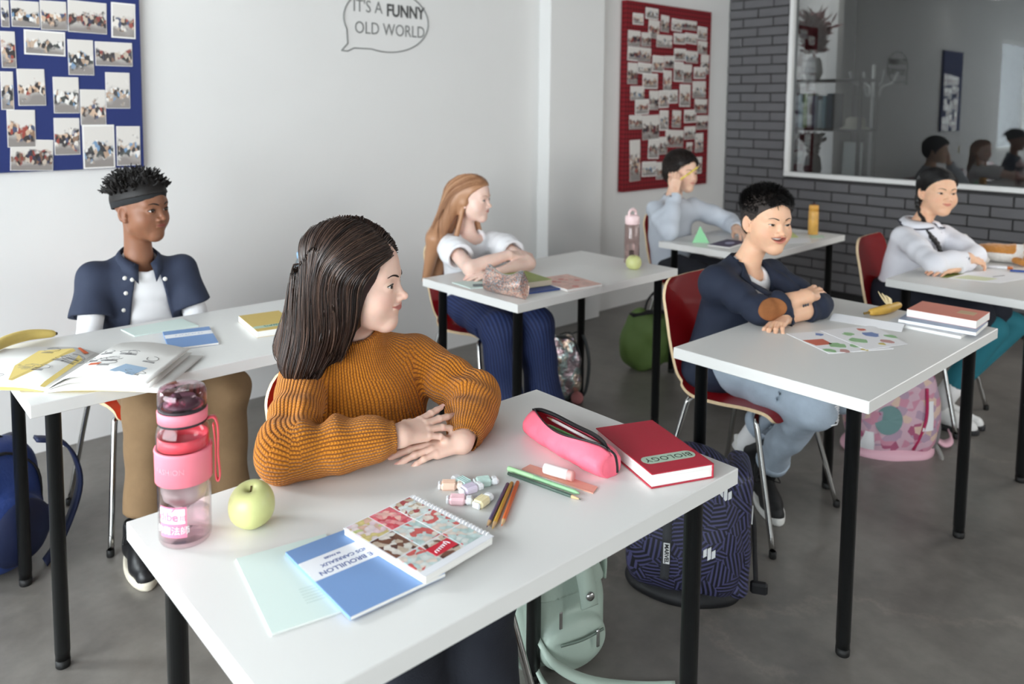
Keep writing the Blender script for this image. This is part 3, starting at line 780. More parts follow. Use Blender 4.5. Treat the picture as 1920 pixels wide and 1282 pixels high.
def eyeball(name, mats, parent, M, r, iris=.0058, gaze=(0, 1, 0)):
    """sphere whose pole looks along gaze; rings give sclera, iris and pupil their own material"""
    g = Vector(gaze).normalized(); q = Vector((0, 0, 1)).rotation_difference(g).to_matrix()
    angs = [0, .17, .2, .33, math.asin(min(.99, iris / r)), math.asin(min(.99, iris / r)) + .03, .9, 1.3, 1.8, 2.4, PI]
    vs = []; fs = []; mi = []; n = 20
    for a in angs:
        rr = r * (1.0 + (.03 if a < .5 else 0))
        for k in range(n):
            b = 2 * PI * k / n; vs.append(q @ Vector((rr * math.sin(a) * math.cos(b), rr * math.sin(a) * math.sin(b), rr * math.cos(a))))
    for i in range(len(angs) - 1):
        for k in range(n):
            fs.append((i * n + k, i * n + (k + 1) % n, (i + 1) * n + (k + 1) % n, (i + 1) * n + k)); mi.append(2 if i < 2 else (1 if i < 5 else 0))
    me = bpy.data.meshes.new(name); me.from_pydata([M @ v for v in vs], [], fs)
    for m in mats: me.materials.append(m)
    me.polygons.foreach_set('material_index', mi); me.polygons.foreach_set('use_smooth', [True] * len(fs)); me.update()
    o = bpy.data.objects.new(name, me); return link(o, parent)

def skin_mat(name, col, lip, blush=(.75, .3, .22), rough=.48, bl=.25):
    m = bpy.data.materials.new(name); m.use_nodes = True; n, l = nt(m); b = n['Principled BSDF']
    b.inputs['Roughness'].default_value = rough; b.inputs['Specular IOR Level'].default_value = .4
    b.inputs['Subsurface Weight'].default_value = .25; b.inputs['Subsurface Radius'].default_value = (1, .35, .2); b.inputs['Subsurface Scale'].default_value = .006
    tc = n.new('ShaderNodeTexCoord'); t = n.new('ShaderNodeTexNoise'); t.inputs['Scale'].default_value = 45; t.inputs['Detail'].default_value = 6
    l.new(tc.outputs['Object'], t.inputs['Vector'])
    mx = n.new('ShaderNodeMix'); mx.data_type = 'RGBA'; mx.inputs[6].default_value = (*[c * .93 for c in col], 1); mx.inputs[7].default_value = (*[min(1, c * 1.07) for c in col], 1)
    l.new(t.outputs['Fac'], mx.inputs[0]); prev = mx.outputs[2]
    for an, c, k in (('blush', blush, bl), ('lip', lip, .8)):
        at = n.new('ShaderNodeAttribute'); at.attribute_name = an; mu = n.new('ShaderNodeMath'); mu.operation = 'MULTIPLY'; mu.inputs[1].default_value = k
        l.new(at.outputs['Fac'], mu.inputs[0]); m2 = n.new('ShaderNodeMix'); m2.data_type = 'RGBA'; m2.inputs[7].default_value = (*c, 1)
        l.new(mu.outputs[0], m2.inputs[0]); l.new(prev, m2.inputs[6]); prev = m2.outputs[2]
    l.new(prev, b.inputs['Base Color'])
    return m

def to_world(M, P): R, t = M; return np.asarray(P) @ R.T + t
def blender_M(M):
    R, t = M; return Matrix(((*R[0], t[0]), (*R[1], t[1]), (*R[2], t[2]), (0, 0, 0, 1)))

class Person:
    def __init__(s, label, head, face, scale=1.0, roll=0.0, pitch=0.0, **hk):
        """head = centre between the ears, face = direction the face looks"""
        f = unit(A(*face)); f = unit(A(f[0], f[1], math.tan(pitch)))
        s.sc = scale; s.HM = (basis(f, roll=roll), A(*head))
        hf, s.I = head_field(**hk); s.hf = hf
        k = scale
        s.head = XF(lambda P: hf(P / k) * k, s.HM)
        s.label = label; s.body = [(BB(s.head, to_world(s.HM, A(0, .0, 0)), .15), 0)]; s.pts = [A(*head)]; s.nails = []
    def L(s, *p): return to_world(s.HM, A(*p) * s.sc)
    def neck(s, base, r=.046, r2=.052):
        s.nb = A(*base)
        a = s.L(0, -.022, -.045); s.body.append((cone(a, base, r * s.sc, r2 * s.sc), .022)); s.pts.append(s.nb)
        return s
    def add(s, f, k=.02, pts=()): s.body.append((f, k)); s.pts += [A(*p) for p in pts]; return s
    def hand(s, wrist, fingers, back, side, **kw):
        """fingers: direction of the fingers, back: normal of the back of the hand; side=+1 the right hand"""
        y = unit(A(*fingers)); z = A(*back); z = unit(z - y * (z @ y)); x = np.cross(y, z)
        # for a right hand with palm down and fingers forward the thumb points left: x(thumb) = -right
        R = np.stack([x, y, z], 1)
        f, tips = hand_field(-1 if side > 0 else 1, s=s.sc * .91, **kw)
        M = (R, A(*wrist))
        s.body.append((BB(XF(f, M), to_world(M, A(0, .08, 0) * s.sc), .115 * s.sc), .012)); s.pts.append(to_world(M, A(0, .17, 0)))
        for t, d, i in tips: s.nails.append((to_world(M, t), R @ d, R[:, 2] if i < 4 else unit(R @ A((-1 if side > 0 else 1) * .75, -.1, .65)), i))
        return s
    def arm(s, sh, el, wr, r=(.040, .034, .0235)):
        k = s.sc
        s.add(U(cone(sh, el, r[0] * k, r[1] * k), (chain([el, A(*el) * .55 + A(*wr) * .45, wr], [r[1] * k * 1.02, r[1] * k * .98, r[2] * k]), .015)), .02, [sh, el, wr]); return s
    def build(s, skin, eye_mats, brow_mat, lash_mat, h=.0022, lo=None, hi=None, gaze=(0, 1, 0), iris=.0066, brows=True, teeth=None, nails=None, brow_w=.0026, cat='person'):
        F = U(*s.body); P = np.array(s.pts)
        lo = P.min(0) - .13 if lo is None else A(*lo); hi = P.max(0) + .13 if hi is None else A(*hi)
        V, Q = isomesh(F, lo, hi, h)
        Lq = (V - s.HM[1]) @ s.HM[0] / s.sc
        lip = lip_mask(Lq, s.I)
        bl = sum(np.exp(-(((Lq - A(q * .042, .065, -.03)) / A(.02, .03, .017)) ** 2).sum(1)) for q in (-1, 1)) + np.exp(-(((Lq - A(0, .105, -.03)) / .011) ** 2).sum(1)) * .7
        bl = bl + sum(np.exp(-(((Lq - A(q * .078, -.006, -.008)) / A(.02, .02, .03)) ** 2).sum(1)) for q in (-1, 1)) * .5
        for t, d, nz, i in s.nails: bl = np.maximum(bl, .8 * np.exp(-(((V - t) / .012) ** 2).sum(1)))
        o = np_mesh('person', V, Q, skin, attrs=dict(lip=lip, blush=np.clip(bl, 0, 1)))
        tag(o, s.label, cat); s.o = o
        BM = blender_M(s.HM) @ Matrix.Scale(s.sc, 4)
        for c in s.I['ec']:
            eyeball('eye', eye_mats, o, BM @ Matrix.Translation(Vector(c)), s.I['ER'] , iris, gaze)
        hf = s.hf
        for sd in (-1, 1):
            c = s.I['ec'][0 if sd < 0 else 1]
            # lashes along the upper lid
            m = MB(); pts = []
            for t in np.linspace(-.92, .98, 12):
                X = t * s.I['eye_w'] + .0006; Z = s.I['eye_h'] * 1.05 * (1 - t * t) + s.I['tilt'] * X
                x = c[0] + sd * X; z = c[2] + Z
                rr = s.I['ER'] + .0022; y = c[1] + math.sqrt(max(rr * rr - X * X - Z * Z, 1e-8)); pts.append(BM @ Vector((x, y, z)))
            m.tube(pts, [ (.0006 + .0008 * (i / 11)) * s.sc for i in range(12)], 5)
            m.build('eyelashes', lash_mat, o)
            if brows:
                m = MB(); pts = []; rs = []
                for t in np.linspace(0, 1, 12):
                    x = sd * (.0125 + .034 * t); z = .0185 + .0068 * math.sin(PI * min(1, t * 1.08) * .72) - .004 * max(0, t - .6)
                    y = face_y(hf, x, z) + .0004; pts.append(BM @ Vector((x, y, z))); rs.append(brow_w * s.sc * (1.0 - .72 * t) * (0.55 + .45 * min(1, t * 6)))
                # flattened against the skin
                nn = Vector(s.HM[0][:, 1]); up = Vector(s.HM[0][:, 2])
                vs = []; fs = []
                for p, r in zip(pts, rs): vs += [p + up * r + nn * .0002, p + nn * .0016, p - up * r + nn * .0002, p - nn * .002]
                for i in range(len(pts) - 1):
                    for k in range(4): fs.append((i * 4 + k, i * 4 + (k + 1) % 4, i * 4 + 4 + (k + 1) % 4, i * 4 + 4 + k))
                m.add(vs, fs, True).build('eyebrow', brow_mat, o)
        if s.I['mo'] > 0:
            mw = s.I['mw']; m = MB(); vs = []; fs = []
            for i in range(13):
                t = -1 + i / 6; x = t * mw * .88; y = .0775 - .012 * t * t; zl = s.I['lipline'](np.array([x]))[0]; hh = s.I['mo'] * .5 * math.sqrt(1 - min(.98, (t * .88 / .93) ** 2))
                zt = zl + hh + .002; zb = zl + hh - s.I['mo'] * .62 * (1 - .55 * t * t) - (.0004 if i % 2 else 0)
                vs += [BM @ Vector(q) for q in ((x, y, zt), (x, y + .0012, (zt + zb) / 2), (x, y, zb), (x, y - .004, zb))]
            for i in range(12):
                for k in range(3): fs.append((i * 4 + k, i * 4 + k + 1, i * 4 + 5 + k, i * 4 + 4 + k))
            m.add(vs, fs, True).build('teeth', teeth, o)
        if nails is not None:
            for t, d, nz, i in s.nails:
                m = MB()
                d = Vector(d); nn = Vector(nz); nn = (nn - d * nn.dot(d)).normalized(); sd = d.cross(nn); t = Vector(t)
                r = (.0062, .0064, .0061, .0052, .0070)[i] * s.sc
                vs = []; 
                for a in range(5):
                    for b in range(4):
                        u = (a / 4 - .5) * 1.5; v = b / 3
                        vs.append(t + d * ((v - .55) * r * 1.9 * (1 if v < .9 else 1) + r * .45) + (nn * math.cos(u * .9) + sd * math.sin(u * .9)) * (r * (1.04 - .10 * max(0, v - .3))))
                fs = [(a * 4 + b, a * 4 + b + 1, a * 4 + b + 5, a * 4 + b + 4) for a in range(4) for b in range(3)]
                m.add(vs, fs, True).build('fingernail', nails, o)
        return s

# hair: locks that follow a hair volume
def strands(f, roots, flow, n, step, off, r, tip=.25, jitter=.0, seed=1, settle=1.0):
    """march from roots along flow(P, i) while staying at distance off from the surface of f; returns positions (m, n, 3)"""
    rng = np.random.RandomState(seed); P = np.array(roots, float); out = [P.copy()]; m = len(P)
    off = np.asarray(off) if hasattr(off, '__len__') else np.full(m, off)
    jit = rng.normal(0, 1, (m, 3)) * jitter
    for i in range(1, n):
        d = flow(P, i / n) + jit; d = d / (np.linalg.norm(d, axis=1, keepdims=True) + 1e-9)
        P = P + d * (step if not hasattr(step, '__len__') else step[:, None])
        if settle:
            e = .001; v = f(P); G = np.stack([f(P + np.eye(3)[k] * e) - v for k in range(3)], 1) / e
            near = np.abs(v) < .06
            corr = np.where(near, v - off, 0) * settle
            P = P - corr[:, None] * G / np.maximum((G ** 2).sum(1, keepdims=True), .3)
        out.append(P.copy())
    return np.stack(out, 1)
def strand_mesh(name, S, r, mats, parent, tip=.2, sides=3, flat=1.0, midx=None, base=.7):
    m, n, _ = S.shape; T = np.gradient(S, axis=1); T /= np.linalg.norm(T, axis=2, keepdims=True) + 1e-9
    ref = np.where(np.abs(T[..., 2:3]) < .9, A(0, 0, 1.), A(1., 0, 0)); u = np.cross(T, ref); u /= np.linalg.norm(u, axis=2, keepdims=True) + 1e-9; w = np.cross(T, u)
    t = np.linspace(0, 1, n); prof = (base + (1 - base) * np.minimum(1, t * 4)) * np.where(t > .6, 1 - (1 - tip) * (t - .6) / .4, 1)
    rr = (r if hasattr(r, '__len__') else np.full(m, r))[:, None] * prof[None]
    V = np.zeros((m, n, sides, 3))
    for k in range(sides):
        a = 2 * PI * k / sides; V[:, :, k] = S + (u * math.cos(a) + w * math.sin(a) * flat) * rr[..., None]
    base_i = np.arange(m)[:, None, None] * n * sides + np.arange(n - 1)[None, :, None] * sides; k = np.arange(sides)[None, None]
    k2 = (k + 1) % sides
    F = np.stack([base_i + k, base_i + k2, base_i + sides + k2, base_i + sides + k], -1).reshape(-1, 4)
    mi = None if midx is None else np.repeat(midx, (n - 1) * sides)
    return np_mesh(name, V.reshape(-1, 3), F, mats, parent, midx=mi)
def scatter_on(f, lo, hi, n, keep, seed=1):
    rng = np.random.RandomState(seed); V, F = isomesh(f, lo, hi, .006, proj=2)
    V = V[keep(V)]; i = rng.randint(0, len(V), n); P = V[i] + rng.normal(0, .0025, (n, 3))
    for _ in range(2):
        e = .001; v = f(P); G = np.stack([f(P + np.eye(3)[k] * e) - v for k in range(3)], 1) / e; P = P - v[:, None] * G / np.maximum((G ** 2).sum(1, keepdims=True), .3)
    return P, G / np.linalg.norm(G, axis=1, keepdims=True)

def arm_bones(pts, r, ref, n=7):
    """short bones along a rounded path with a transported reference, for an unbroken knit"""
    P = [A(*p) for p in catmull([tuple(p) for p in pts], n)]; out = []; v = 0.0; x = A(*ref)
    for a, b in zip(P[:-1], P[1:]):
        t = unit(b - a); x = unit(x - t * (x @ t)); L = np.linalg.norm(b - a); out.append((a, b, r, x, v)); v += L
    return out
def bone_uv(V, F, bones):
    """uv (metres) around and along the nearest bone, the same bone for all corners of a face. bones: (a, b, radius, ref)"""
    ds = []; us = []; vs = []
    for bn in bones:
        a, b, r, ref = bn[:4]; v0 = bn[4] if len(bn) > 4 else 0.0
        a = A(*a); b = A(*b); ab = b - a; L = np.linalg.norm(ab); t = ab / L; q = V - a; s = q @ t
        sc = np.clip(s, 0, L); ds.append(np.linalg.norm(q - sc[:, None] * t, axis=1) / r)
        x = unit(A(*ref) - t * (A(*ref) @ t)); y = np.cross(t, x); ang = np.arctan2(q @ y, q @ x); us.append(ang * r); vs.append(s + v0)
    ds = np.array(ds); us = np.array(us); vs = np.array(vs)
    fb = np.argmin(ds[:, F].sum(2), 0)
    u = us[fb[:, None], F]; v = vs[fb[:, None], F]
    # unwrap across the seam
    R = np.array([b[2] for b in bones])[fb][:, None] * 2 * PI
    u = u - R * np.round((u - u[:, :1]) / R)
    return np.stack([u, v], -1).reshape(-1, 2), fb
# ------------------------------------------------------------------ shared person materials
SKIN_FAIR = skin_mat('skin_fair', rgb(232, 196, 178), rgb(186, 98, 92), rgb(222, 140, 122), bl=.35)
SKIN_PALE = skin_mat('skin_pale', rgb(236, 203, 188), rgb(205, 125, 115), rgb(226, 150, 132), bl=.35)
SKIN_BROWN = skin_mat('skin_brown', rgb(138, 94, 70), rgb(150, 88, 80), rgb(140, 82, 62), bl=.3)
SKIN_TAN = skin_mat('skin_tan', rgb(228, 182, 150), rgb(190, 105, 95), rgb(222, 140, 115), bl=.35)
SKIN_LIGHT = skin_mat('skin_light', rgb(230, 190, 165), rgb(192, 108, 98), rgb(222, 145, 122), bl=.35)
EYE = [mat('sclera', rgb(226, 222, 218), .2), mat('iris_brown', rgb(52, 32, 22), .15), mat('pupil', (.003, .003, .003), .08)]
EYE_B = [EYE[0], mat('iris_grey', rgb(82, 96, 102), .15), EYE[2]]
LASH = mat('lash_black', (.008, .006, .005), .6)
NAIL = mat('nail_pink', rgb(232, 182, 170), .3)
TEETH = mat('teeth_white', rgb(240, 238, 230), .3)
BROW_D = mat('brow_dark', rgb(42, 30, 24), .7); BROW_K = mat('brow_black', rgb(24, 20, 19), .7); BROW_R = mat('brow_ginger', rgb(176, 124, 92), .8)

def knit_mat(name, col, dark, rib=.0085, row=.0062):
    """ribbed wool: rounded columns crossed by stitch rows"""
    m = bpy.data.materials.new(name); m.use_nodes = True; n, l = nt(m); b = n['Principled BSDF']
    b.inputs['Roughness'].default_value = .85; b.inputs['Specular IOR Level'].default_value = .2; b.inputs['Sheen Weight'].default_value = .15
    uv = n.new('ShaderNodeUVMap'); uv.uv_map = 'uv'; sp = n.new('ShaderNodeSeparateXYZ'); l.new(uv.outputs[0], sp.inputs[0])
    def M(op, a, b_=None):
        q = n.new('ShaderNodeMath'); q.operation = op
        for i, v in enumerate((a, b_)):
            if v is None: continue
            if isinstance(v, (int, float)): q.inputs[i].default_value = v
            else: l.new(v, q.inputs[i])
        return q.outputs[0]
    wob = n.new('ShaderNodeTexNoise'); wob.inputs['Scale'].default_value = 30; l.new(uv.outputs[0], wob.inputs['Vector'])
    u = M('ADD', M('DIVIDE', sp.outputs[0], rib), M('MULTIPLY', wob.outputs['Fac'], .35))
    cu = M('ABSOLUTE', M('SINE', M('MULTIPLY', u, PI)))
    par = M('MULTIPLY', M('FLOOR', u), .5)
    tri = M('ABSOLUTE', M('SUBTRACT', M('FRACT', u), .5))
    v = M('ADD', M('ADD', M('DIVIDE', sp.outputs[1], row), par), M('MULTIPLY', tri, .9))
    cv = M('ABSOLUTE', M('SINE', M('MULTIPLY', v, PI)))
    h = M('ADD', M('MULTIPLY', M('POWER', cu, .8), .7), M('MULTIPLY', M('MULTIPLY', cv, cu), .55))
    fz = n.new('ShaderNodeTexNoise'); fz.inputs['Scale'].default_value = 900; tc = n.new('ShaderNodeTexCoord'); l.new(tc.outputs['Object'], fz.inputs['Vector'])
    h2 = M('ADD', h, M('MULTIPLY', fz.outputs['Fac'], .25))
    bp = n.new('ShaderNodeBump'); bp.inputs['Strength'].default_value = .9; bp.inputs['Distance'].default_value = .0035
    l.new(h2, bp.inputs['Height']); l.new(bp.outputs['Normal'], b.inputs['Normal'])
    mx = n.new('ShaderNodeMix'); mx.data_type = 'RGBA'; mx.inputs[6].default_value = (*dark, 1); mx.inputs[7].default_value = (*col, 1)  # grooves take the darker colour: shade between the ribs painted in
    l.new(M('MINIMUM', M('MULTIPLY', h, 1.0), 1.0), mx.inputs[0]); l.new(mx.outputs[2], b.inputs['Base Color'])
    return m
def fold_noise(P, amp, freq, seed=0.0):
    """smooth pseudo-random creases"""
    x, y, z = P[:, 0] * freq + seed, P[:, 1] * freq + seed * 1.7, P[:, 2] * freq - seed
    a = np.sin(x * 1.0 + 1.3 * np.sin(y * .8 + z * .6)) + np.sin(y * 1.2 + 1.1 * np.sin(z * .9 + x * .7)) + np.sin(z * 1.1 + 1.2 * np.sin(x * .8 - y * .5))
    return amp * a / 3
def unit3(q): return q / (np.linalg.norm(q, axis=1, keepdims=True) + 1e-9)
def lerp3(a, b, t): return A(*a) * (1 - t) + A(*b) * t
def cloth(F, lo, hi, h, name, m, parent, bones=None, amp=0.0, freq=40., seed=0.0):
    f = (lambda P: F(P) + fold_noise(P, amp, freq, seed)) if amp else F
    V, Q = isomesh(f, lo, hi, h); uv = None
    if bones: uv, _ = bone_uv(V, Q, bones)
    return np_mesh(name, V, Q, m, parent, uv=uv)
def wrinkle(c, axis, freq, amp, rad):
    """local set of creases running across axis around point c"""
    c = A(*c); ax = unit(axis)
    def f(P):
        q = P - c; w = np.exp(-(q ** 2).sum(1) / rad ** 2); return amp * w * np.sin(q @ ax * freq + 1.5 * np.sin((q @ np.cross(ax, A(.3, .5, .8))) * freq * .35))
    return f

def proj_on(f, P, it=5):
    for _ in range(it):
        v = f(P); G = np.stack([f(P + np.eye(3)[k] * .001) - v for k in range(3)], 1) / .001
        P = P - v[:, None] * G / np.maximum((G ** 2).sum(1, keepdims=True), .3)
    return P
# ================================================================== girl in the mustard sweater, at the front desk
def build_sweater_girl():
    p = Person('girl with long dark hair in mustard ribbed sweater at the front desk', (.925, 1.475, 1.076), (.64, -.77, 0), scale=.98, pitch=.01, roll=-.02,
               smile=.8, eye_h=.0060, eye_w=.0145, eye_tilt=.10, nose=1.15, nose_w=.9, lips=1.0, cheek=1.02, jaw=.95, mouth_w=1.15)
    nb = (.945, 1.510, .905); p.neck(nb, .041, .043)
    shR, shL = A(.832, 1.555, .856), A(1.118, 1.520, .850)
    elR, elL = A(.690, 1.372, .788), A(1.162, 1.350, .788)
    wrR, wrL = A(.888, 1.270, .800), A(1.030, 1.238, .757)
    p.add(U(cone(nb, (.95, 1.54, .80), .042, .08), (cone(shR, shL, .04, .04), .03), (cone((.955, 1.55, .80), (.97, 1.56, .50), .095, .105), .05)), .02, [(.97, 1.6, .48)])
    p.arm(shR, elR, wrR, (.036, .033, .0235)).arm(shL, elL, wrL)
    p.hand(wrR, (.985, .02, -.03), (.02, -.40, .90), 1, spread=.17, curl=(.02, .08, .16, .30), thumb=.4)
    p.hand(wrL, (-.90, .38, -.06), (-.03, -.12, .98), -1, spread=.13, curl=(.14, .14, .16, .18), thumb=.3)
    p.build(SKIN_FAIR, EYE, BROW_D, LASH, h=.0017, gaze=(.05, 1, 0), nails=NAIL, brow_w=.0030)
    o = p.o
    # sweater
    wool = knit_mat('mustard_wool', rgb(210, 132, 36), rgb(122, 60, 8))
    hip = A(.985, 1.575, .52)
    torso = U(cone((.95, 1.545, .78), (.975, 1.565, .55), .118, .142), (cone(shR + A(.02, .0, -.035), shL + A(-.02, 0, -.035), .066, .066), .06), (ell((.965, 1.50, .72), (.15, .085, .15)), .05), (cone((.947, 1.525, .845), (.945, 1.515, .895), .095, .055), .035), (cone(nb, shL + A(-.01, 0, .0), .052, .058), .03), (cone(nb, shR + A(.01, 0, .0), .052, .058), .03))
    def sleeve(sh, el, wr, sd):
        sh, el, wr = map(lambda q: A(*q), (sh, el, wr)); d = unit(wr - el); bl = wr - d * .05
        cuff = wr - d * .006
        up = chain([sh, sh * .55 + el * .45, el], [.056, .056, .054])
        fo = chain([el, el * .45 + bl * .55, bl], [.058, .056, .046])
        f = U(up, (fo, .025), (cone(bl - d * .01, cuff, .0340, .0325), .004))
        f = INT(f, plane(cuff, d), .004)
        f = SUB(f, cone(cuff - d * .018, cuff + d * .05, .0275, .03), .003)
        return f
    sR, sL = sleeve(shR, elR, wrR, 1), sleeve(shL, elL, wrL, -1)
    w1 = wrinkle(elR + A(.07, -.0, .03), wrR - elR, 95, .0085, .075); w2 = wrinkle(elL + A(-.06, .0, .03), wrL - elL, 95, .008, .075)
    w3 = wrinkle(elR * .7 + shR * .3, elR - shR, 80, .007, .08); w4 = wrinkle(elL * .7 + shL * .3, elL - shL, 80, .007, .08)
    def collar(P):
        ax = unit(p.L(0, -.022, -.045) - A(*nb)); q = P - (A(*nb) - ax * .01); s = q @ ax; r = np.sqrt(((q - s[:, None] * ax) ** 2).sum(1))
        return np.maximum(np.abs(r - (.0590 - .10 * np.clip(s, 0, .06))) - .0065, np.maximum(-s, s - .066)) * .9
    def F(P):
        d = U(torso, (U(BB(sR, (.74, 1.4, .82), .28), (BB(sL, (1.1, 1.4, .82), .28), 0)), .022))(P)
        d = d + w1(P) + w2(P) + w3(P) + w4(P) + fold_noise(P, .0035, 34, 2.)
        d = smin(d, collar(P), .004)
        return np.maximum(d, .50 - P[:, 2])
    bones = [((.93, 1.55, .86), (.975, 1.565, .48), .13, (0, 1, 0)), *arm_bones((shR + A(.005, 0, .0), lerp3(shR, elR, .6), elR + A(.012, -.01, 0), lerp3(elR, wrR, .35), wrR), .060, (-.3, .9, .3)), *arm_bones((shL + A(-.005, 0, .0), lerp3(shL, elL, .6), elL + A(-.012, -.01, 0), lerp3(elL, wrL, .35), wrL), .060, (.3, .9, .3)), (nb, p.L(0, -.03, -.045), .10, (0, 1, 0))]
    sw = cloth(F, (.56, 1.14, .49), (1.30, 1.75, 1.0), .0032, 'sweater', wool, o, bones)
    # dark culottes
    nav = mat('navy_crepe', rgb(22, 26, 36), .8, bump=.2, bscale=250)
    kR, kL = A(.84, 1.18, .50), A(1.005, 1.15, .50)
    leg = lambda h, k, a: U(cone(h, k, .088, .078), (chain([k, A(k[0], k[1] + .02, .38), a], [.078, .088, .105]), .04))
    f = U(ell((.985, 1.58, .53), (.16, .13, .10)), (leg((.92, 1.52, .53), kR, (.84, 1.18, .22)), .04), (leg((1.05, 1.52, .53), kL, (1.01, 1.17, .22)), .03))
    f = INT(f, plane((0, 0, .21), (0, 0, -1)), .01)
    cloth(f, (.70, .95, .20), (1.32, 1.75, .66), .009, 'culottes', nav, o, amp=.008, freq=30)
    boot = mat('brown_suede', rgb(120, 74, 42), .85, bump=.3)
    for k in (kR, kL):
        b = U(chain([(k[0], k[1] + .01, .30), (k[0], k[1] + .01, .08), (k[0], k[1] - .0, .05)], [.048, .046, .045]), (cone((k[0], k[1] + .02, .045), (k[0] + .02, k[1] - .11, .036), .04, .034), .03))
        b = INT(b, plane((0, 0, .005), (0, 0, -1)), .008)
        cloth(b, (k[0] - .1, k[1] - .2, 0), (k[0] + .1, k[1] + .12, .4), .007, 'boot', boot, o)
    # hair: a smooth base volume with long locks laid over it
    hm = [mat('hair_dark_brown', rgb(58, 42, 35), .36, spec=.7), mat('hair_brown_sheen', rgb(88, 66, 54), .34, spec=.7), mat('hair_deep', rgb(30, 21, 18), .4, spec=.6)]  # the lighter brown locks paint the sheen streaks into the hair colour
    L = p.L; R = p.HM[0]
    def hairline(x, z): return .024 + .085 * np.clip((z + .035) / .10, 0, 1.2) ** 1.7
    def scalp(P):
        q = (P - p.HM[1]) @ R / p.sc
        d = U(ell((0, -.014, .038), (.081, .102, .084)), (ell((0, -.03, -.02), (.080, .088, .08)), .03))(q)
        # open at the face: everything in front of a curved hairline
        x, y, z = q.T
        line = hairline(x, z)
        return np.maximum(d, (y - line) * .8) * p.sc
    def fall(P):
        q = P
        c1 = cone(L(.030, -.030, .055), (.808, 1.515, .905), .058, .046); c2 = cone(L(0, -.045, .05), (.840, 1.60, .92), .066, .050); c3 = cone(L(-.035, -.035, .05), (1.0, 1.60, .93), .052, .034)
        c4 = cone(L(.060, -.002, .03), (.872, 1.458, .925), .022, .014)
        return U(c1, (c2, .06), (c3, .05), (c4, .04))(P)
    Hf = U(scalp, (fall, .085))
    V, Q = isomesh(INT(OFF(Hf, -.009), plane((.80, 1.5, .935), (-.25, .1, -1)), .01), (.62, 1.30, .86), (1.12, 1.72, 1.24), .004)
    base = np_mesh('hair', V, Q, hm[2], o)
    rng = np.random.RandomState(3); n = 4200
    rx = np.where(rng.rand(n) < .66, rng.uniform(.0005, .06, n) * rng.rand(n), -rng.uniform(.0005, .06, n) * rng.rand(n)); ry = rng.uniform(-.095, .085, n)
    loc = np.stack([rx, ry, .035 + .088 * np.sqrt(np.clip(1 - ((ry + .014) / .105) ** 2, 0, 1))], 1); roots = L(0, 0, 0) + (loc * p.sc) @ R.T
    for _ in range(5):
        v = scalp(roots); G = np.stack([scalp(roots + np.eye(3)[k] * .001) - v for k in range(3)], 1) / .001
        roots = roots - v[:, None] * G / np.maximum((G ** 2).sum(1, keepdims=True), .3)
    # more locks rooted over the back and the near side
    nr = 2200; bz_ = rng.uniform(.97, 1.15, nr); ba = rng.uniform(0, 2 * PI, nr); extra = np.stack([.86 + .10 * np.cos(ba), 1.53 + .11 * np.sin(ba), bz_], 1)
    extra = proj_on(Hf, extra); ql = (extra - p.HM[1]) @ R / p.sc; extra = extra[(ql[:, 1] < .0) & (extra[:, 2] > .95)]; extra = extra - .024 * unit3(extra - L(0, -.02, 0))
    roots = np.concatenate([roots, extra]); n = len(roots)
    def flow(P, t):
        q = (P - p.HM[1]) @ R / p.sc
        sgn = np.where(q[:, 0] > 0, 1.0, -1.0)
        side = np.stack([sgn, -.18 + 0 * sgn, 0 * sgn], 1) @ R.T; back = R[:, 1] * -1
        up = np.clip(q[:, 2] / .08, 0, 1)[:, None]
        d = side * up * 1.2 + back * up * .25 + A(0, 0, -1.) * (1.15 - up)
        low = np.clip((1.02 - P[:, 2]) / .10, 0, 1)[:, None]
        return d + low * A(-.42, .05, 0)
    step = rng.uniform(.0150, .0172, n)
    S = strands(Hf, roots, flow, 22, step, rng.normal(.0012, .0022, n), .001, jitter=.035, seed=4)
    # strands stay off the face and outside the skull
    q = (S.reshape(-1, 3) - p.HM[1]) @ R / p.sc; q = q.reshape(S.shape); x, y, z = q[..., 0], q[..., 1], q[..., 2]
    line = hairline(x, z)
    bad = (y > line + .006) & (z < .072)
    keep = ~bad[:, 1:].any(1); S = S[keep]
    mi = rng.choice([0, 0, 1, 2], len(S))
    strand_mesh('hair_locks', S, rng.uniform(.0009, .0021, len(S)), hm, base, tip=.15, flat=.6, midx=mi)
    return p
GIRL1 = build_sweater_girl()
# ================================================================== shared pieces for the other pupils
def ring_sleeve(pts, rs, cut, wall=.007, k=.02):
    """hollow-ended sleeve along pts; cut = (point, direction) of its hem"""
    f = cone(pts[0], pts[1], rs[0], rs[1])
    for i in range(1, len(pts) - 1): f = U(f, (cone(pts[i], pts[i + 1], rs[i], rs[i + 1]), k))
    c, d = A(*cut[0]), unit(cut[1]); f = INT(f, plane(c, d), .003)
    r = rs[-1] - wall
    return SUB(f, cone(c - d * .018, c + d * .06, r * .90, r * 1.02), .002)
def lerp(a, b, t): return A(*a) * (1 - t) + A(*b) * t
def head_local(p, P): return (P - p.HM[1]) @ p.HM[0] / p.sc
def cap_field(p, grow, reg, top=0.0):
    e1 = ell((0, -.013, .036 + top * .5), (.0735 + grow, .094 + grow, .076 + grow + top)); e2 = ell((0, .004, .046), (.066 + grow, .0875 + grow * .8, .064 + grow)); e3 = ell((0, -.030, -.022), (.062 + grow, .062 + grow, .05))
    def f(P):
        q = head_local(p, P); d = smin(smin(e1(q), e2(q), .02), e3(q), .03)
        return np.maximum(d, -reg(q[:, 0], q[:, 1], q[:, 2]) * .8) * p.sc
    return f
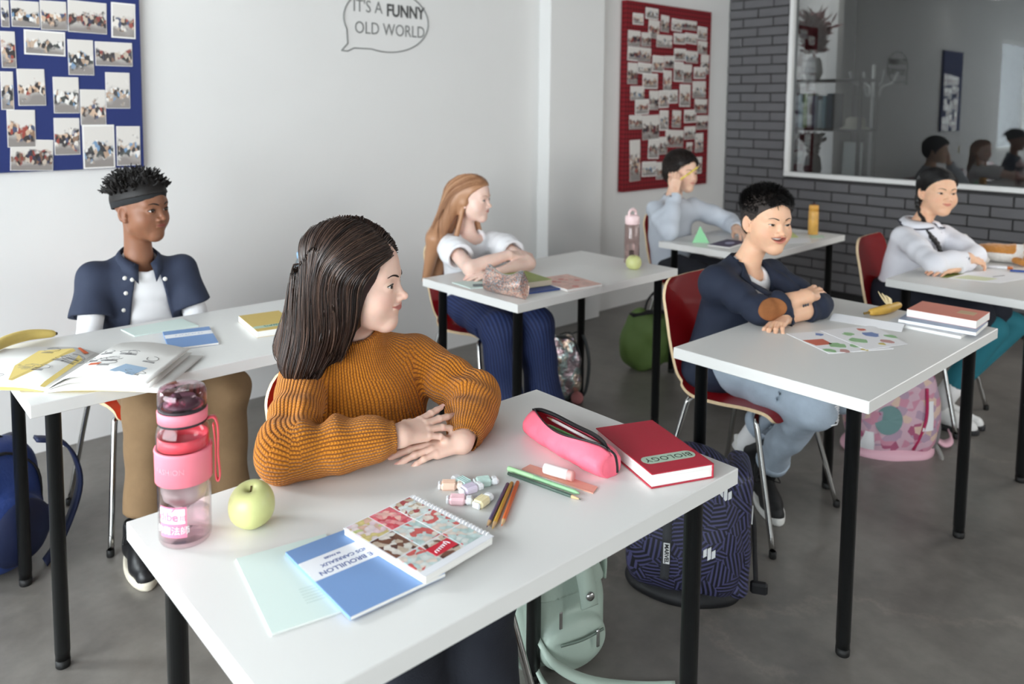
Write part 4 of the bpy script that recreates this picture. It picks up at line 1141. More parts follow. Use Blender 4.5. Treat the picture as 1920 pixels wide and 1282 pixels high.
def boy_reg(x, y, z):
    line = .022 + .075 * np.clip((z - .0) / .075, 0, 1.3) ** 1.3 + .01 * np.clip((np.abs(x) - .03) / .03, -1, 0)
    zl = .010 - .080 * np.clip((-.012 - y) / .05, 0, 1) - .028 * np.exp(-((y - .012) / .010) ** 2)
    return np.minimum(line - y, z - zl)
def trousers(name, hip, kn, an, m, o, r=(.082, .068, .058, .062), h=.008, amp=.005, freq=34, hipr=(.135, .11, .09), stripes=False):
    fs = [ell(hip, hipr)]
    for i in (0, 1):
        s = A(*hip) + A((-.068, .068)[i], -.03, -.0)
        k, a = A(*kn[i]), A(*an[i]); md = lerp(k, a, .5) + A(0, .012, 0)
        fs.append((U(cone(s, k, r[0], r[1]), (chain([k, md, a], [r[1], r[2], r[3]]), .035)), .03))
    f = U(*fs)
    for i in (0, 1): f = INT(f, plane(A(*an[i]), unit(A(*an[i]) - A(*kn[i]))), .004)if False else f
    P = np.array([hip, *kn, *an]); lo, hi = P.min(0) - .16, P.max(0) + .16
    def g(P):
        d = f(P)
        for i in (0, 1):
            dr = unit(A(*an[i]) - A(*kn[i])); q = P - A(*an[i]); s = q @ dr; rad = np.sqrt(np.maximum((q ** 2).sum(1) - s * s, 0))
            d = np.where(rad < .11, np.maximum(d, s * (rad < .10)), d)
        return d
    bones = None
    if stripes:
        bones = []
        for i in (0, 1): bones += arm_bones((A(*hip) + A((-.068, .068)[i], -.03, 0), lerp(A(*hip) + A((-.068, .068)[i], -.03, 0), kn[i], .7), A(*kn[i]) - A(0, 0, .04), lerp(kn[i], an[i], .4), an[i]), .075, (1, 0, 0))
    return cloth(g, lo, hi, h, name, m, o, bones, amp=amp, freq=freq, seed=hip[0])
def shoe(name, ankle, fwd, up, m, sole, o, L=.225, lace=None, high=True):
    """a sneaker: upper, rubber sole and laces; ankle = point at the heel's centre on the ground plane of the shoe"""
    R = basis(fwd, up); M = (R, A(*ankle))
    u = U(cone((0, .0, .052), (0, .10, .040), .034, .036), (cone((0, .10, .034), (0, .155, .028), .036, .030), .02), (cone((0, -.005, .05), (0, -.008, .115 if high else .075), .036, .036), .025), (cone((0, .03, .08), (0, .075, .055), .026, .03), .02))
    u = INT(u, plane((0, 0, .014), (0, 0, -1)), .004)
    u = SUB(u, cone((0, -.008, .10 if high else .07), (0, -.008, .2), .028, .03), .004)
    lo = A(*ankle) - .24; hi = A(*ankle) + .24
    up_ = cloth(XF(u, M), lo, hi, .005, name, m, o)
    s = INT(ell((0, .068, .012), (.046, .125, .2)), rbox((0, .07, .0125), (.06, .14, .0125), .003), .004)
    cloth(XF(s, M), lo, hi, .005, 'sole', sole, up_)
    if lace is not None:
        b = MB(); BMx = blender_M(M)
        for i in range(5):
            y = .040 + .021 * i; z = .098 - .013 * i
            for sg in (-1, 1): b.tube([BMx @ Vector(q) for q in ((-.02 * sg, y, z - .006), (0, y + .004, z + .0015), (.02 * sg, y + .010, z - .008))], .0026, 5)
        for sg in (-1, 1):
            b.tube([BMx @ v for v in catmull([(0, .035, .104), (sg * .03, .03, .112), (sg * .045, .045, .09), (sg * .02, .045, .098)], 4)], .0026, 5)
        b.build('laces', lace, up_)
    return up_
def tee_torso(p, chest, waist, hip, shR, shL, r=(.105, .105, .115), dep=.8):
    def f0(P, c=A(*chest)): return 0
    ax = unit(A(*shL) - A(*shR)); up = A(0, 0, 1.); fw = unit(np.cross(ax, up)); R = np.stack([ax, fw, np.cross(ax, fw)], 1)
    return U(ell(chest, (r[0] * 1.28, r[0] * dep, r[0] * 1.25), R), (ell(waist, (r[1] * 1.22, r[1] * .95, r[1] * 1.3), R), .06), (ell(hip, (r[2] * 1.2, r[2] * 1.0, r[2]), R), .05),
             (cone(A(*shR) + ax * .01 - A(0, 0, .018), A(*shL) - ax * .01 - A(0, 0, .018), .052, .052), .05), (cone(lerp(shR, shL, .5), p.nb, .07, .050), .03))

# ================================================================== boy with the headband (left desk)
def build_headband_boy():
    p = Person('boy with black twists and black headband, navy shirt open over white tee', (.898, 2.861, 1.098), (.45, -.89, 0), scale=1.0, pitch=.02, smile=.05, eye_h=.0066, eye_w=.0145, eye_tilt=.02, nose=.9, nose_w=1.3, lips=1.3, cheek=1.0, jaw=.95)
    nb = (.893, 2.885, .925); p.neck(nb, .044, .047)
    shR, shL = A(.752, 2.905, .864), A(1.032, 2.865, .860); elR, elL = A(.705, 2.83, .665), A(1.075, 2.80, .66); wrR, wrL = A(.80, 2.62, .60), A(.98, 2.62, .60)
    chest, waist, hip = (.893, 2.905, .80), (.91, 2.91, .66), (.935, 2.93, .53)
    p.add(U(cone(nb, (.893, 2.92, .80), .042, .066), (cone(shR, shL, .03, .03), .03), (cone((.893, 2.92, .78), hip, .07, .09), .04)), .02, [hip])
    p.arm(shR, elR, wrR).arm(shL, elL, wrL)
    p.hand(wrR, (.3, -.9, -.3), (0, -.3, .95), 1, curl=(.4, .4, .4, .4)); p.hand(wrL, (-.3, -.9, -.3), (0, -.3, .95), -1, curl=(.4, .4, .4, .4))
    p.build(SKIN_BROWN, EYE, BROW_K, LASH, h=.0025, gaze=(.1, 1, .06), brow_w=.0034)
    o = p.o
    white = mat('white_cotton', rgb(232, 232, 234), .85, bump=.12, bscale=180)
    navy = mat('navy_cotton', rgb(44, 52, 72), .8, noise=.1, nscale=160, bump=.15, bscale=260)
    T = tee_torso(p, chest, waist, hip, shR, shL)
    sl = lambda sh, el, wr: ring_sleeve([sh, el, wr], [.046, .040, .036], (lerp(el, wr, .93), wr - el))
    ws = wrinkle((.90, 2.81, .74), (.5, 0, 1), 70, .006, .11)
    tee = U(T, (sl(shR, elR, wrR), .015), (sl(shL, elL, wrL), .015))
    neckhole = cone(A(*nb) + A(.006, -.02, -.012), A(*nb) + A(.004, -.03, .1), .056, .06)
    cloth(SUB(lambda P: tee(P) + ws(P), neckhole, .004), (.58, 2.5, .48), (1.2, 3.08, .98), .0055, 'white_tee', white, o, amp=.003, freq=30)
    # open short-sleeved shirt: a shell over the tee with the front left out
    ss = lambda sh, el: ring_sleeve([sh, lerp(sh, el, .9)], [.060, .072], (lerp(sh, el, .62), el - sh), .011)
    outer = U(OFF(T, .010), (ss(shR, elR), .02), (ss(shL, elL), .02)); inner = OFF(T, .0045)
    ax = unit(shL - shR); fw = unit(np.cross(ax, A(0, 0, 1.))) * 1.0
    if fw[1] > 0: fw = -fw
    def shirt(P):
        d = outer(P) + fold_noise(P, .005, 36, 5.)
        q = P - A(.897, 2.90, 0); u = q @ ax; v = q @ fw; z = P[:, 2]
        t = np.clip((.93 - z) / .30, 0, 1)
        gap = np.minimum((u + .035 + .030 * t), (.030 + .075 * t - u))      # > 0 inside the opening
        gap = np.minimum(gap, v - .0)
        d = np.maximum(d, np.minimum(gap, 1) * .9)
        d = np.maximum(d, -neckhole2(P))
        return d
    neckhole2 = cone(A(*nb) + A(.0, -.005, -.01), A(*nb) + A(.0, -.01, .1), .060, .066)
    so = cloth(shirt, (.58, 2.66, .60), (1.2, 3.08, .99), .0055, 'open_shirt', navy, o)
    tail = U(chain([(.735, 2.865, .62), (.722, 2.90, .52), (.728, 2.93, .445)], [.030, .034, .026]), (cone((.745, 2.93, .56), (.738, 2.955, .47), .030, .022), .02))
    cloth(tail, (.62, 2.78, .36), (.86, 3.04, .70), .006, 'shirt_tail', navy, so, amp=.006, freq=60)
    # collar leaves
    def collar(sd):
        b = MB(); a0 = A(*nb) + A(0, .035, .035); pts = []
        V = []
        for i in range(9):
            t = i / 8; ang = math.radians(90 + sd * -1 * (10 + 150 * t)); c = A(*nb) + A(math.cos(ang) * .060, math.sin(ang) * .062 - .004, .038 - .055 * t ** 1.4)
            c2 = A(*nb) + A(math.cos(ang) * (.078 + .01 * t), math.sin(ang) * (.080 + .012 * t) - .004, .005 - .060 * t ** 1.2 - .024 * (t > .9))
            V += [Vector(c), Vector(c * .4 + c2 * .6 + A(0, 0, .010)), Vector(c2)]
        b.add(V, [(i * 3 + k, i * 3 + k + 1, i * 3 + 4 + k, i * 3 + 3 + k) for i in range(8) for k in (0, 1)], True)
        b.build('collar', navy, so, solid=.004)
    collar(1); collar(-1)
    bt = mat('pearl_button', rgb(222, 220, 212), .3)
    for u, z in ((-.060, .868), (-.038, .862), (-.058, .815), (-.066, .755), (.05, .874)):
        c = A(.897, 2.90, 0) + ax * u; P = c[None] + fw[None] * np.linspace(.2, 0, 80)[:, None]; P[:, 2] = z; d = shirt(P); i = int(np.argmax(d < 0)); q = P[i] + fw * .001
        b = MB(); M = frame(q, ax, (0, 0, 1)); b.lathe([(0, .003), (.0062, .003), (.0072, .001), (.0072, -.002), (0, -.002)], 14, M=M.to_3x3(), c=q); b.build('button', bt, so)
    kh = mat('khaki_twill', rgb(132, 106, 76), .85, noise=.08, nscale=40, bump=.15, bscale=200)
    trousers('trousers', (.935, 2.90, .525), [(.800, 2.50, .50), (1.04, 2.50, .50)], [(.780, 2.50, .19), (1.05, 2.52, .17)], kh, o, r=(.088, .078, .072, .068), amp=.008, freq=30)
    leather = mat('black_leather', rgb(26, 26, 28), .38, bump=.2, bscale=60); cream = mat('cream_rubber', rgb(214, 206, 188), .6, noise=.1, nscale=30)
    shoe('boot', (.752, 2.545, .0), (-.12, -1, 0), (0, 0, 1), leather, cream, o, lace=leather); shoe('boot', (1.045, 2.56, .0), (.1, -1, 0), (0, 0, 1), leather, cream, o, lace=leather)
    L = p.L
    # hair: short twists standing up from a dark base, held by the band
    def reg(x, y, z):
        zl = .040 + .22 * y
        return np.minimum(z - zl, .098 - y)
    blk = mat('black_hair', rgb(24, 21, 20), .6)
    H = cap_field(p, .009, reg, .006); V, Q = isomesh(H, L(0, 0, .03) - .15, L(0, 0, .03) + .15, .004); base = np_mesh('hair', V, Q, blk, o)
    rng = np.random.RandomState(11); n = 420
    u = rng.normal(0, 1, (n * 4, 3)); u /= np.linalg.norm(u, axis=1, keepdims=True); u = u[(u[:, 2] > .12)][:n]; n = len(u)
    loc = A(0, -.018, .045) + u * A(.078, .088, .072); loc = loc[(loc[:, 2] > .060 + .35 * loc[:, 1] * .55)]; u = (loc - A(0, -.018, .03)); u /= np.linalg.norm(u, axis=1, keepdims=True); n = len(loc)
    Lh = rng.uniform(.028, .054, n); S = np.zeros((n, 7, 3)); dirs = u + rng.normal(0, .28, (n, 3)) + A(0, -.12, .35); dirs /= np.linalg.norm(dirs, axis=1, keepdims=True); ph = rng.uniform(0, 6.28, n)
    a = np.cross(dirs, rng.normal(0, 1, (n, 3))); a /= np.linalg.norm(a, axis=1, keepdims=True); bb_ = np.cross(dirs, a)
    for i in range(7):
        t = i / 6; S[:, i] = loc + dirs * (Lh * t)[:, None] + (a * np.cos(ph + t * 5)[:, None] + bb_ * np.sin(ph + t * 5)[:, None]) * (.0035 * t + .001) + A(0, 0, -.010) * t * t * rng.rand(n)[:, None]
    S = to_world(p.HM, S.reshape(-1, 3)).reshape(S.shape)
    strand_mesh('hair_twists', S, rng.uniform(.0034, .0052, n), blk, base, tip=.35, sides=5)
    band = mat('black_jersey', rgb(36, 38, 40), .85, bump=.3, bscale=300)
    b = MB(); N = 56; V = []
    for i in range(N):
        an = 2 * PI * i / N; y = math.cos(an); x = math.sin(an)
        for z, g in ((-.021, .000), (-.019, .0025), (.0, .0042), (.017, .0035), (.0195, .0005)):
            zc = .040 + .022 * y + z; w = math.sqrt(max(.1, 1 - ((zc - .038) / .094) ** 2)); V.append(Vector(L(x * (.0772 + g) * (w * .45 + .55), -.010 + y * (.0985 + g) * (w * .45 + .55), zc)))
    b.add(V, [(i * 5 + k, ((i + 1) % N) * 5 + k, ((i + 1) % N) * 5 + k + 1, i * 5 + k + 1) for i in range(N) for k in range(4)], True)
    b.build('headband', band, o, solid=.003)
    return p
BOY2 = build_headband_boy()

# ================================================================== red-haired girl (middle desk)
def build_redhead():
    p = Person('red-haired girl in white top with folded bare arms at the middle desk', (2.356, 2.780, 1.036), (.44, -.90, 0), scale=.94, pitch=-.02, smile=.15, eye_h=.0050, eye_w=.0135, nose=.95, lips=.8, cheek=1.0, jaw=.92)
    nb = (2.352, 2.805, .878); p.neck(nb, .037, .040)
    shR, shL = A(2.232, 2.800, .835), A(2.480, 2.755, .828); elR, elL = A(2.140, 2.525, .776), A(2.405, 2.445, .778); wrR, wrL = A(2.315, 2.475, .822), A(2.215, 2.430, .764)
    chest, waist, hip = (2.360, 2.81, .76), (2.375, 2.82, .62), (2.395, 2.83, .525)
    p.add(U(cone(nb, (2.36, 2.81, .76), .036, .088), (cone(shR, shL, .036, .036), .035), (cone(chest, hip, .085, .1), .04)), .025, [hip])
    p.arm(shR, elR, wrR, (.036, .034, .021)).arm(shL, elL, wrL, (.036, .034, .021))
    p.hand(wrR, (.95, -.05, -.08), (.1, -.2, .95), 1, spread=.07, curl=(.1, .12, .15, .2), thumb=.5); p.hand(wrL, (-.85, .40, -.10), (-.05, -.1, .98), -1, spread=.1, curl=(.12, .12, .12, .14))
    p.build(SKIN_PALE, EYE_B, BROW_R, mat('lash_ginger', rgb(110, 76, 58), .7), h=.0024, gaze=(.1, 1, 0), brow_w=.0022)
    o = p.o
    top = mat('white_rib_top', rgb(236, 237, 240), .8, bump=.25, bscale=140)
    T = tee_torso(p, chest, waist, hip, shR, shL, r=(.094, .092, .10), dep=.88)
    ps = lambda sh, el: ring_sleeve([sh + A(0, 0, -.002), lerp(sh, el, .35), lerp(sh, el, .85)], [.050, .066, .058], (lerp(sh, el, .58), el - sh))
    ax = unit(shL - shR); fw = unit(np.cross(ax, A(0, 0, 1.))); fw = fw if fw[1] < 0 else -fw
    hole = ell(A(*nb) + fw * .045 + A(0, 0, -.018), (.058, .060, .075)); hole2 = cone(nb, A(*nb) + A(0, 0, .1), .052, .07)
    w = wrinkle(lerp(shR, elR, .35), elR - shR, 110, .005, .07); w2 = wrinkle(lerp(shL, elL, .35), elL - shL, 110, .005, .07)
    F = SUB(SUB(U(OFF(T, .004), (ps(shR, elR), .02), (ps(shL, elL), .02)), hole, .006), hole2, .004)
    cloth(lambda P: F(P) + w(P) + w2(P), (2.05, 2.4, .48), (2.62, 3.0, .95), .005, 'puff_sleeve_top', top, o, amp=.003, freq=40)
    navy = mat('navy_pinstripe', rgb(32, 44, 84), .75)
    m = navy; n_, l_ = nt(m); b_ = n_['Principled BSDF']; tc = n_.new('ShaderNodeUVMap'); tc.uv_map = 'uv'; wv = n_.new('ShaderNodeTexWave'); wv.inputs['Scale'].default_value = 24; wv.inputs['Distortion'].default_value = .6; wv.bands_direction = 'X'; l_.new(tc.outputs[0], wv.inputs['Vector'])
    mx = n_.new('ShaderNodeMix'); mx.data_type = 'RGBA'; mx.inputs[6].default_value = (*rgb(28, 38, 74), 1); mx.inputs[7].default_value = (*rgb(46, 62, 108), 1); l_.new(wv.outputs['Fac'], mx.inputs[0]); l_.new(mx.outputs[2], b_.inputs['Base Color']); bp = n_.new('ShaderNodeBump'); bp.inputs['Strength'].default_value = .5; bp.inputs['Distance'].default_value = .003; l_.new(wv.outputs['Fac'], bp.inputs['Height']); l_.new(bp.outputs['Normal'], b_.inputs['Normal'])
    trousers('wide_trousers', (2.395, 2.81, .525), [(2.235, 2.44, .50), (2.42, 2.40, .50)], [(2.235, 2.36, .07), (2.43, 2.33, .07)], m, o, r=(.084, .076, .078, .092), amp=.009, freq=32, hipr=(.15, .12, .09), stripes=True)
    sh = mat('white_trainer', rgb(220, 220, 218), .6)
    for x, y in ((2.235, 2.38), (2.43, 2.35)): shoe('trainer', (x, y, 0), (0, -1, 0), (0, 0, 1), sh, sh, o, high=False)
    hm = [mat('hair_ginger', rgb(176, 130, 96), .42, spec=.5), mat('hair_copper', rgb(198, 156, 120), .4, spec=.5), mat('hair_auburn', rgb(138, 94, 66), .45, spec=.5)]
    L, R = p.L, p.HM[0]
    def hairline(x, z): return .012 + .085 * np.clip((z - .005) / .075, 0, 1.3) ** 1.4
    def reg(x, y, z): return np.minimum(hairline(x, z) - y, np.where(y > -.02, z + .005, z + .12))
    scalp = cap_field(p, .007, reg)
    fall = U(cone(L(.045, -.055, .02), (2.185, 2.83, .86), .042, .036), (cone((2.185, 2.83, .86), (2.175, 2.885, .66), .038, .020), .03), (cone(L(0, -.09, .02), (2.27, 2.89, .84), .045, .05), .05), (cone((2.27, 2.89, .84), (2.25, 2.91, .66), .05, .03), .03), (cone(L(.066, -.006, -.02), (2.262, 2.772, .87), .010, .012), .02), (cone(L(-.058, -.02, -.01), (2.42, 2.79, .87), .016, .013), .03))
    Hf = U(scalp, (fall, .04))
    V, Q = isomesh(Hf, (2.08, 2.62, .62), (2.52, 3.0, 1.18), .005); base = np_mesh('hair', V, Q, hm[0], o)
    rng = np.random.RandomState(8); n = 1700
    rx = rng.uniform(-.06, .06, n) * rng.rand(n); ry = rng.uniform(-.09, .08, n)
    roots = proj_on(scalp, L(0, 0, 0) + (np.stack([rx, ry, .035 + .085 * np.sqrt(np.clip(1 - ((ry + .014) / .105) ** 2, 0, 1))], 1) * p.sc) @ R.T)
    def flow(P, t):
        q = head_local(p, P); sg = np.where(q[:, 0] > 0, 1., -1.); up = np.clip(q[:, 2] / .08, 0, 1)[:, None]
        return (np.stack([sg, -.55 + 0 * sg, 0 * sg], 1) @ R.T) * up * 1.1 + (np.stack([0 * sg, -1. + 0 * sg, 0 * sg], 1) @ R.T) * np.clip((q[:, 2] + .06) / .1, 0, 1)[:, None] * .55 + A(0, 0, -1) * (1.15 - up) + np.clip((.95 - P[:, 2]) / .1, 0, 1)[:, None] * A(-.12, .12, 0)
    S = strands(Hf, roots, flow, 24, rng.uniform(.0165, .0205, n), rng.normal(.001, .002, n), .001, jitter=.03, seed=2)
    q = head_local(p, S.reshape(-1, 3)).reshape(S.shape); x, y, z = q[..., 0], q[..., 1], q[..., 2]
    bad = (y > hairline(x, z) + .006) & (z < .07) & (z > -.1); S = S[~bad[:, 1:].any(1)]
    strand_mesh('hair_locks', S, rng.uniform(.0011, .0022, len(S)), hm, base, tip=.15, flat=.6, midx=rng.choice([0, 0, 1, 2], len(S)))
    return p
GIRL3 = build_redhead()

# ================================================================== boy in the navy blazer (right desk)
def build_blazer_boy():
    p = Person('laughing boy in navy blazer with tan elbow patch at the right desk', (2.635, 1.452, 1.058), (-.45, -.89, 0), scale=.99, pitch=-.02, roll=.03, smile=.9, mouth_open=.0120, mouth_w=1.22, eye_h=.0042, eye_w=.0138, eye_tilt=.16, nose=.75, nose_w=1.2, lips=.6, cheek=1.06, jaw=1.0)
    nb = (2.600, 1.505, .895); p.neck(nb, .042, .046)
    shR, shL = A(2.462, 1.535, .850), A(2.722, 1.470, .845); elR, elL = A(2.425, 1.350, .785), A(2.665, 1.262, .780); wrR, wrL = A(2.580, 1.262, .826), A(2.490, 1.290, .762)
    chest, waist, hip = (2.590, 1.535, .78), (2.580, 1.56, .64), (2.577, 1.575, .53)
    p.add(U(cone(nb, (2.59, 1.53, .78), .045, .085), (cone(shR, shL, .035, .035), .03), (cone(chest, hip, .085, .1), .04)), .02, [hip])
    p.arm(shR, elR, wrR).arm(shL, elL, wrL)
    p.hand(wrR, (.93, .02, .02), (.05, -.35, .93), 1, spread=.10, curl=(.12, .18, .22, .3), thumb=.4); p.hand(wrL, (-.80, -.10, -.10), (-.1, .2, .96), -1, spread=.12, curl=(.35, .4, .42, .45), thumb=.3)
    p.build(SKIN_TAN, EYE, BROW_K, LASH, h=.0022, gaze=(-.05, 1, 0), teeth=TEETH, nails=None, brow_w=.0026)
    o = p.o
    white = mat('white_cotton', rgb(232, 232, 234), .85)
    T = tee_torso(p, chest, waist, hip, shR, shL, r=(.098, .098, .108))
    hole = cone(A(*nb) + A(-.004, -.03, -.02), A(*nb) + A(-.004, -.03, .1), .050, .06)
    cloth(SUB(T, hole, .004), (2.38, 1.36, .60), (2.82, 1.72, .96), .006, 'white_tee', white, o)
    wool = mat('navy_blazer_wool', rgb(30, 38, 56), .82, noise=.10, nscale=220, bump=.2, bscale=380)
    sl = lambda sh, el, wr: ring_sleeve([sh, lerp(sh, el, .5), el, lerp(el, wr, .5), wr], [.054, .051, .045, .042, .035], (lerp(el, wr, .98), wr - el), .005, .02)
    ax = unit(shL - shR); fw = unit(np.cross(ax, A(0, 0, 1.))); fw = fw if fw[1] < 0 else -fw
    outer = U(OFF(T, .012), (cone(shR - A(0, 0, .01), shL - A(0, 0, .01), .058, .058), .03), (sl(shR, elR, wrR), .02), (sl(shL, elL, wrL), .02), (ell((2.56, 1.58, .50), (.155, .135, .09)), .04))
    nh = cone(A(*nb) + A(.0, -.004, -.006), A(*nb) + A(0, -.012, .1), .056, .062)
    w = wrinkle(elR + A(.05, 0, .03), wrR - elR, 120, .006, .06); w2 = wrinkle(elL + A(-.02, 0, .02), wrL - elL, 120, .005, .06); w3 = wrinkle(lerp(shR, elR, .7), elR - shR, 90, .005, .07)
    def F(P):
        d = outer(P) + w(P) + w2(P) + w3(P) + fold_noise(P, .004, 32, 3.)
        q = P - A(*nb); u = q @ ax; v = q @ fw; z = q[:, 2]; t = np.clip(-z / .20, 0, 1.2)
        gap = np.minimum(np.minimum(u + .064 - .030 * t, .066 - .012 * t - u), v - .02)
        d = np.maximum(d, np.clip(gap, -1, 1) * .9)
        d = np.maximum(d, -nh(P)); return np.maximum(d, .43 - P[:, 2])
    bl = cloth(F, (2.30, 1.14, .42), (2.86, 1.76, .97), .005, 'blazer', wool, o)
    # lapels and standing collar
    b = MB()
    for sd in (-1, 1):
        V = []
        for i in range(13):
            t = i / 12
            if t < .45:
                an = math.radians(90 + sd * (0 + 120 * t / .45)); c = A(*nb) + A(math.cos(an) * .056, math.sin(an) * .060, .034 - .020 * t / .45); c2 = A(*nb) + A(math.cos(an) * .074, math.sin(an) * .078, .004 - .012 * t / .45)
            else:
                s = (t - .45) / .55; z = -.0 - .17 * s; u = -sd * (.064 - .024 * s); wd = .034 * (1 - s) ** .6 + .004
                def front(u, z):
                    P = (A(*nb) + ax * u + A(0, 0, z))[None] + fw[None] * np.linspace(.2, 0, 60)[:, None]; d = (lambda P: outer(P))(P); i_ = int(np.argmax(d < 0)); return P[max(i_ - 1, 0)]
                c = front(u, z) + fw * .003; c2 = front(u - sd * wd, z - .008) + fw * .007
            V += [Vector(c), Vector((c + c2) / 2 + fw * .002), Vector(c2)]
        b.add(V, [(i * 3 + k, i * 3 + k + 1, i * 3 + 4 + k, i * 3 + 3 + k) for i in range(12) for k in (0, 1)], True)
    b.build('lapels', wool, bl, solid=.004)
    suede = mat('tan_suede', rgb(146, 92, 52), .9, noise=.18, nscale=60, bump=.3, bscale=220)
    # elbow patch: the part of the sleeve's outside near the elbow, raised slightly
    c = A(2.432, 1.312, .796); dr = unit(wrR - elR)
    patch = INT(lambda P: F(P) - .0035, lambda P: (ell(c, (.054, .050, .036), np.stack([dr, unit(np.cross(A(0, 0, 1.), dr)), unit(np.cross(dr, np.cross(A(0, 0, 1.), dr)))], 1))(P)))
    patch = INT(patch, plane(A(2.43, 1.352, .80), (.2, 1, -.3)), .004)
    cloth(patch, (2.33, 1.18, .70), (2.58, 1.42, .90), .003, 'elbow_patch', suede, bl)
    bt = mat('dark_button', rgb(52, 56, 66), .4)
    for k in range(3):
        pt = lerp(elR, wrR, .74 + .045 * k) + A(.0, -.034, -.014); b = MB(); b.ball(pt, (.005, .003, .005), 10, 6); b.build('button', bt, bl)
    jean = mat('light_denim', rgb(158, 171, 184), .85, noise=.20, nscale=22, bump=.5, bscale=60)
    tr = trousers('jeans', (2.575, 1.55, .525), [(2.47, 1.17, .50), (2.665, 1.17, .50)], [(2.650, 1.400, .17), (2.72, 1.50, .26)], jean, o, r=(.078, .068, .055, .050), amp=.010, freq=42)
    rip = MB()
    for k in range(9):
        z = .535 - .010 * k; rip.tube([(2.462 + .012 * math.sin(k * 2.1), 1.100, z), (2.485, 1.098, z - .004 * math.sin(k)), (2.512, 1.105, z + .003)], .0022, 5)
    rip.build('ripped_threads', mat('white_thread', rgb(226, 228, 230), .9), tr)
    for i, (k, a) in enumerate((((2.47, 1.17, .50), (2.650, 1.400, .17)), ((2.665, 1.17, .50), (2.72, 1.50, .26)))):
        d = unit(A(*a) - A(*k)); b = MB(); b.tube([Vector(A(*a) - d * .03), Vector(A(*a) - d * .026), Vector(A(*a) + d * .004), Vector(A(*a) + d * .008)], [.050, .056, .057, .051], 20, cap=False); b.build('turn_up', mat('pale_denim', rgb(168, 182, 196), .85), tr, solid=.004)
    blk = mat('black_canvas', rgb(26, 27, 28), .6, bump=.2, bscale=180); ws = mat('white_rubber', rgb(226, 226, 222), .55); lc = mat('black_lace', rgb(18, 18, 18), .8)
    shoe('sneaker', (2.672, 1.440, .0), (-.72, -.70, 0), (0, 0, 1), blk, ws, o, lace=lc)
    shoe('sneaker', (2.690, 1.565, .150), (.12, -.25, -1), (.35, -.93, .2), blk, ws, o, lace=lc)
    sk = mat('white_sock', rgb(230, 230, 230), .9); b = MB(); b.tube([(2.715, 1.49, .27), (2.700, 1.535, .19), (2.692, 1.555, .15)], [.040, .036, .036], 14); b.build('sock', sk, o)
    b = MB(); b.tube([(2.650, 1.400, .20), (2.665, 1.432, .10)], [.038, .036], 14); b.build('sock', lc, o)
    L, R = p.L, p.HM[0]
    hk = [mat('hair_black', rgb(17, 16, 17), .4, spec=.6), mat('hair_black_soft', rgb(30, 28, 28), .42, spec=.6)]
    H = cap_field(p, .0045, boy_reg, .006); V, Q = isomesh(H, L(0, 0, .03) - .15, L(0, 0, .03) + .15, .0035)
    base = np_mesh('hair', V, Q, mat('hair_fade', rgb(58, 50, 46), .7), o)
    rng = np.random.RandomState(6); n = 4200
    u = rng.normal(0, 1, (n * 3, 3)); u /= np.linalg.norm(u, axis=1, keepdims=True); loc = A(0, -.013, .036) + u * A(.078, .098, .082)
    ok = (boy_reg(*loc.T) > .002) & (rng.rand(len(loc)) < np.clip((loc[:, 2] - .000) / .03 + .2, .12, 1)); loc = loc[ok][:n]; n = len(loc)
    roots = proj_on(H, to_world(p.HM, loc * p.sc)); q0 = head_local(p, roots); topness = np.clip((q0[:, 2] - .035) / .05, 0, 1)
    e = .001; v = H(roots); G = np.stack([H(roots + np.eye(3)[k] * e) - v for k in range(3)], 1) / e; G /= np.linalg.norm(G, axis=1, keepdims=True)
    kf = ~((q0[:, 1] > .045) & (q0[:, 2] < .070)); roots, q0, topness, G = roots[kf], q0[kf], topness[kf], G[kf]; n = len(roots)
    front = np.clip((q0[:, 1] - .035) / .03, 0, 1)[:, None]; fwd = R[:, 1]; Ln = .006 + .022 * topness; S = np.zeros((n, 6, 3)); jit = rng.normal(0, .22, (n, 3))
    for i in range(6):
        t = i / 5; d = G * (.25 + .85 * topness[:, None]) * (1 - .35 * t) * (1 - .65 * front) - A(0, 0, .8) * front * t + fwd * (.55 * topness[:, None] + .1) + A(0, 0, -.4) * (1 - topness[:, None]) + jit + R[:, 0] * .18 * topness[:, None]
        d /= np.linalg.norm(d, axis=1, keepdims=True); S[:, i] = roots - G * .002 if i == 0 else S[:, i - 1] + d * (Ln / 5)[:, None]
    strand_mesh('short_hair', S, rng.uniform(.0009, .0016, n), hk, base, tip=.2, midx=rng.choice([0, 0, 1], n))
    return p
BOY4 = build_blazer_boy()

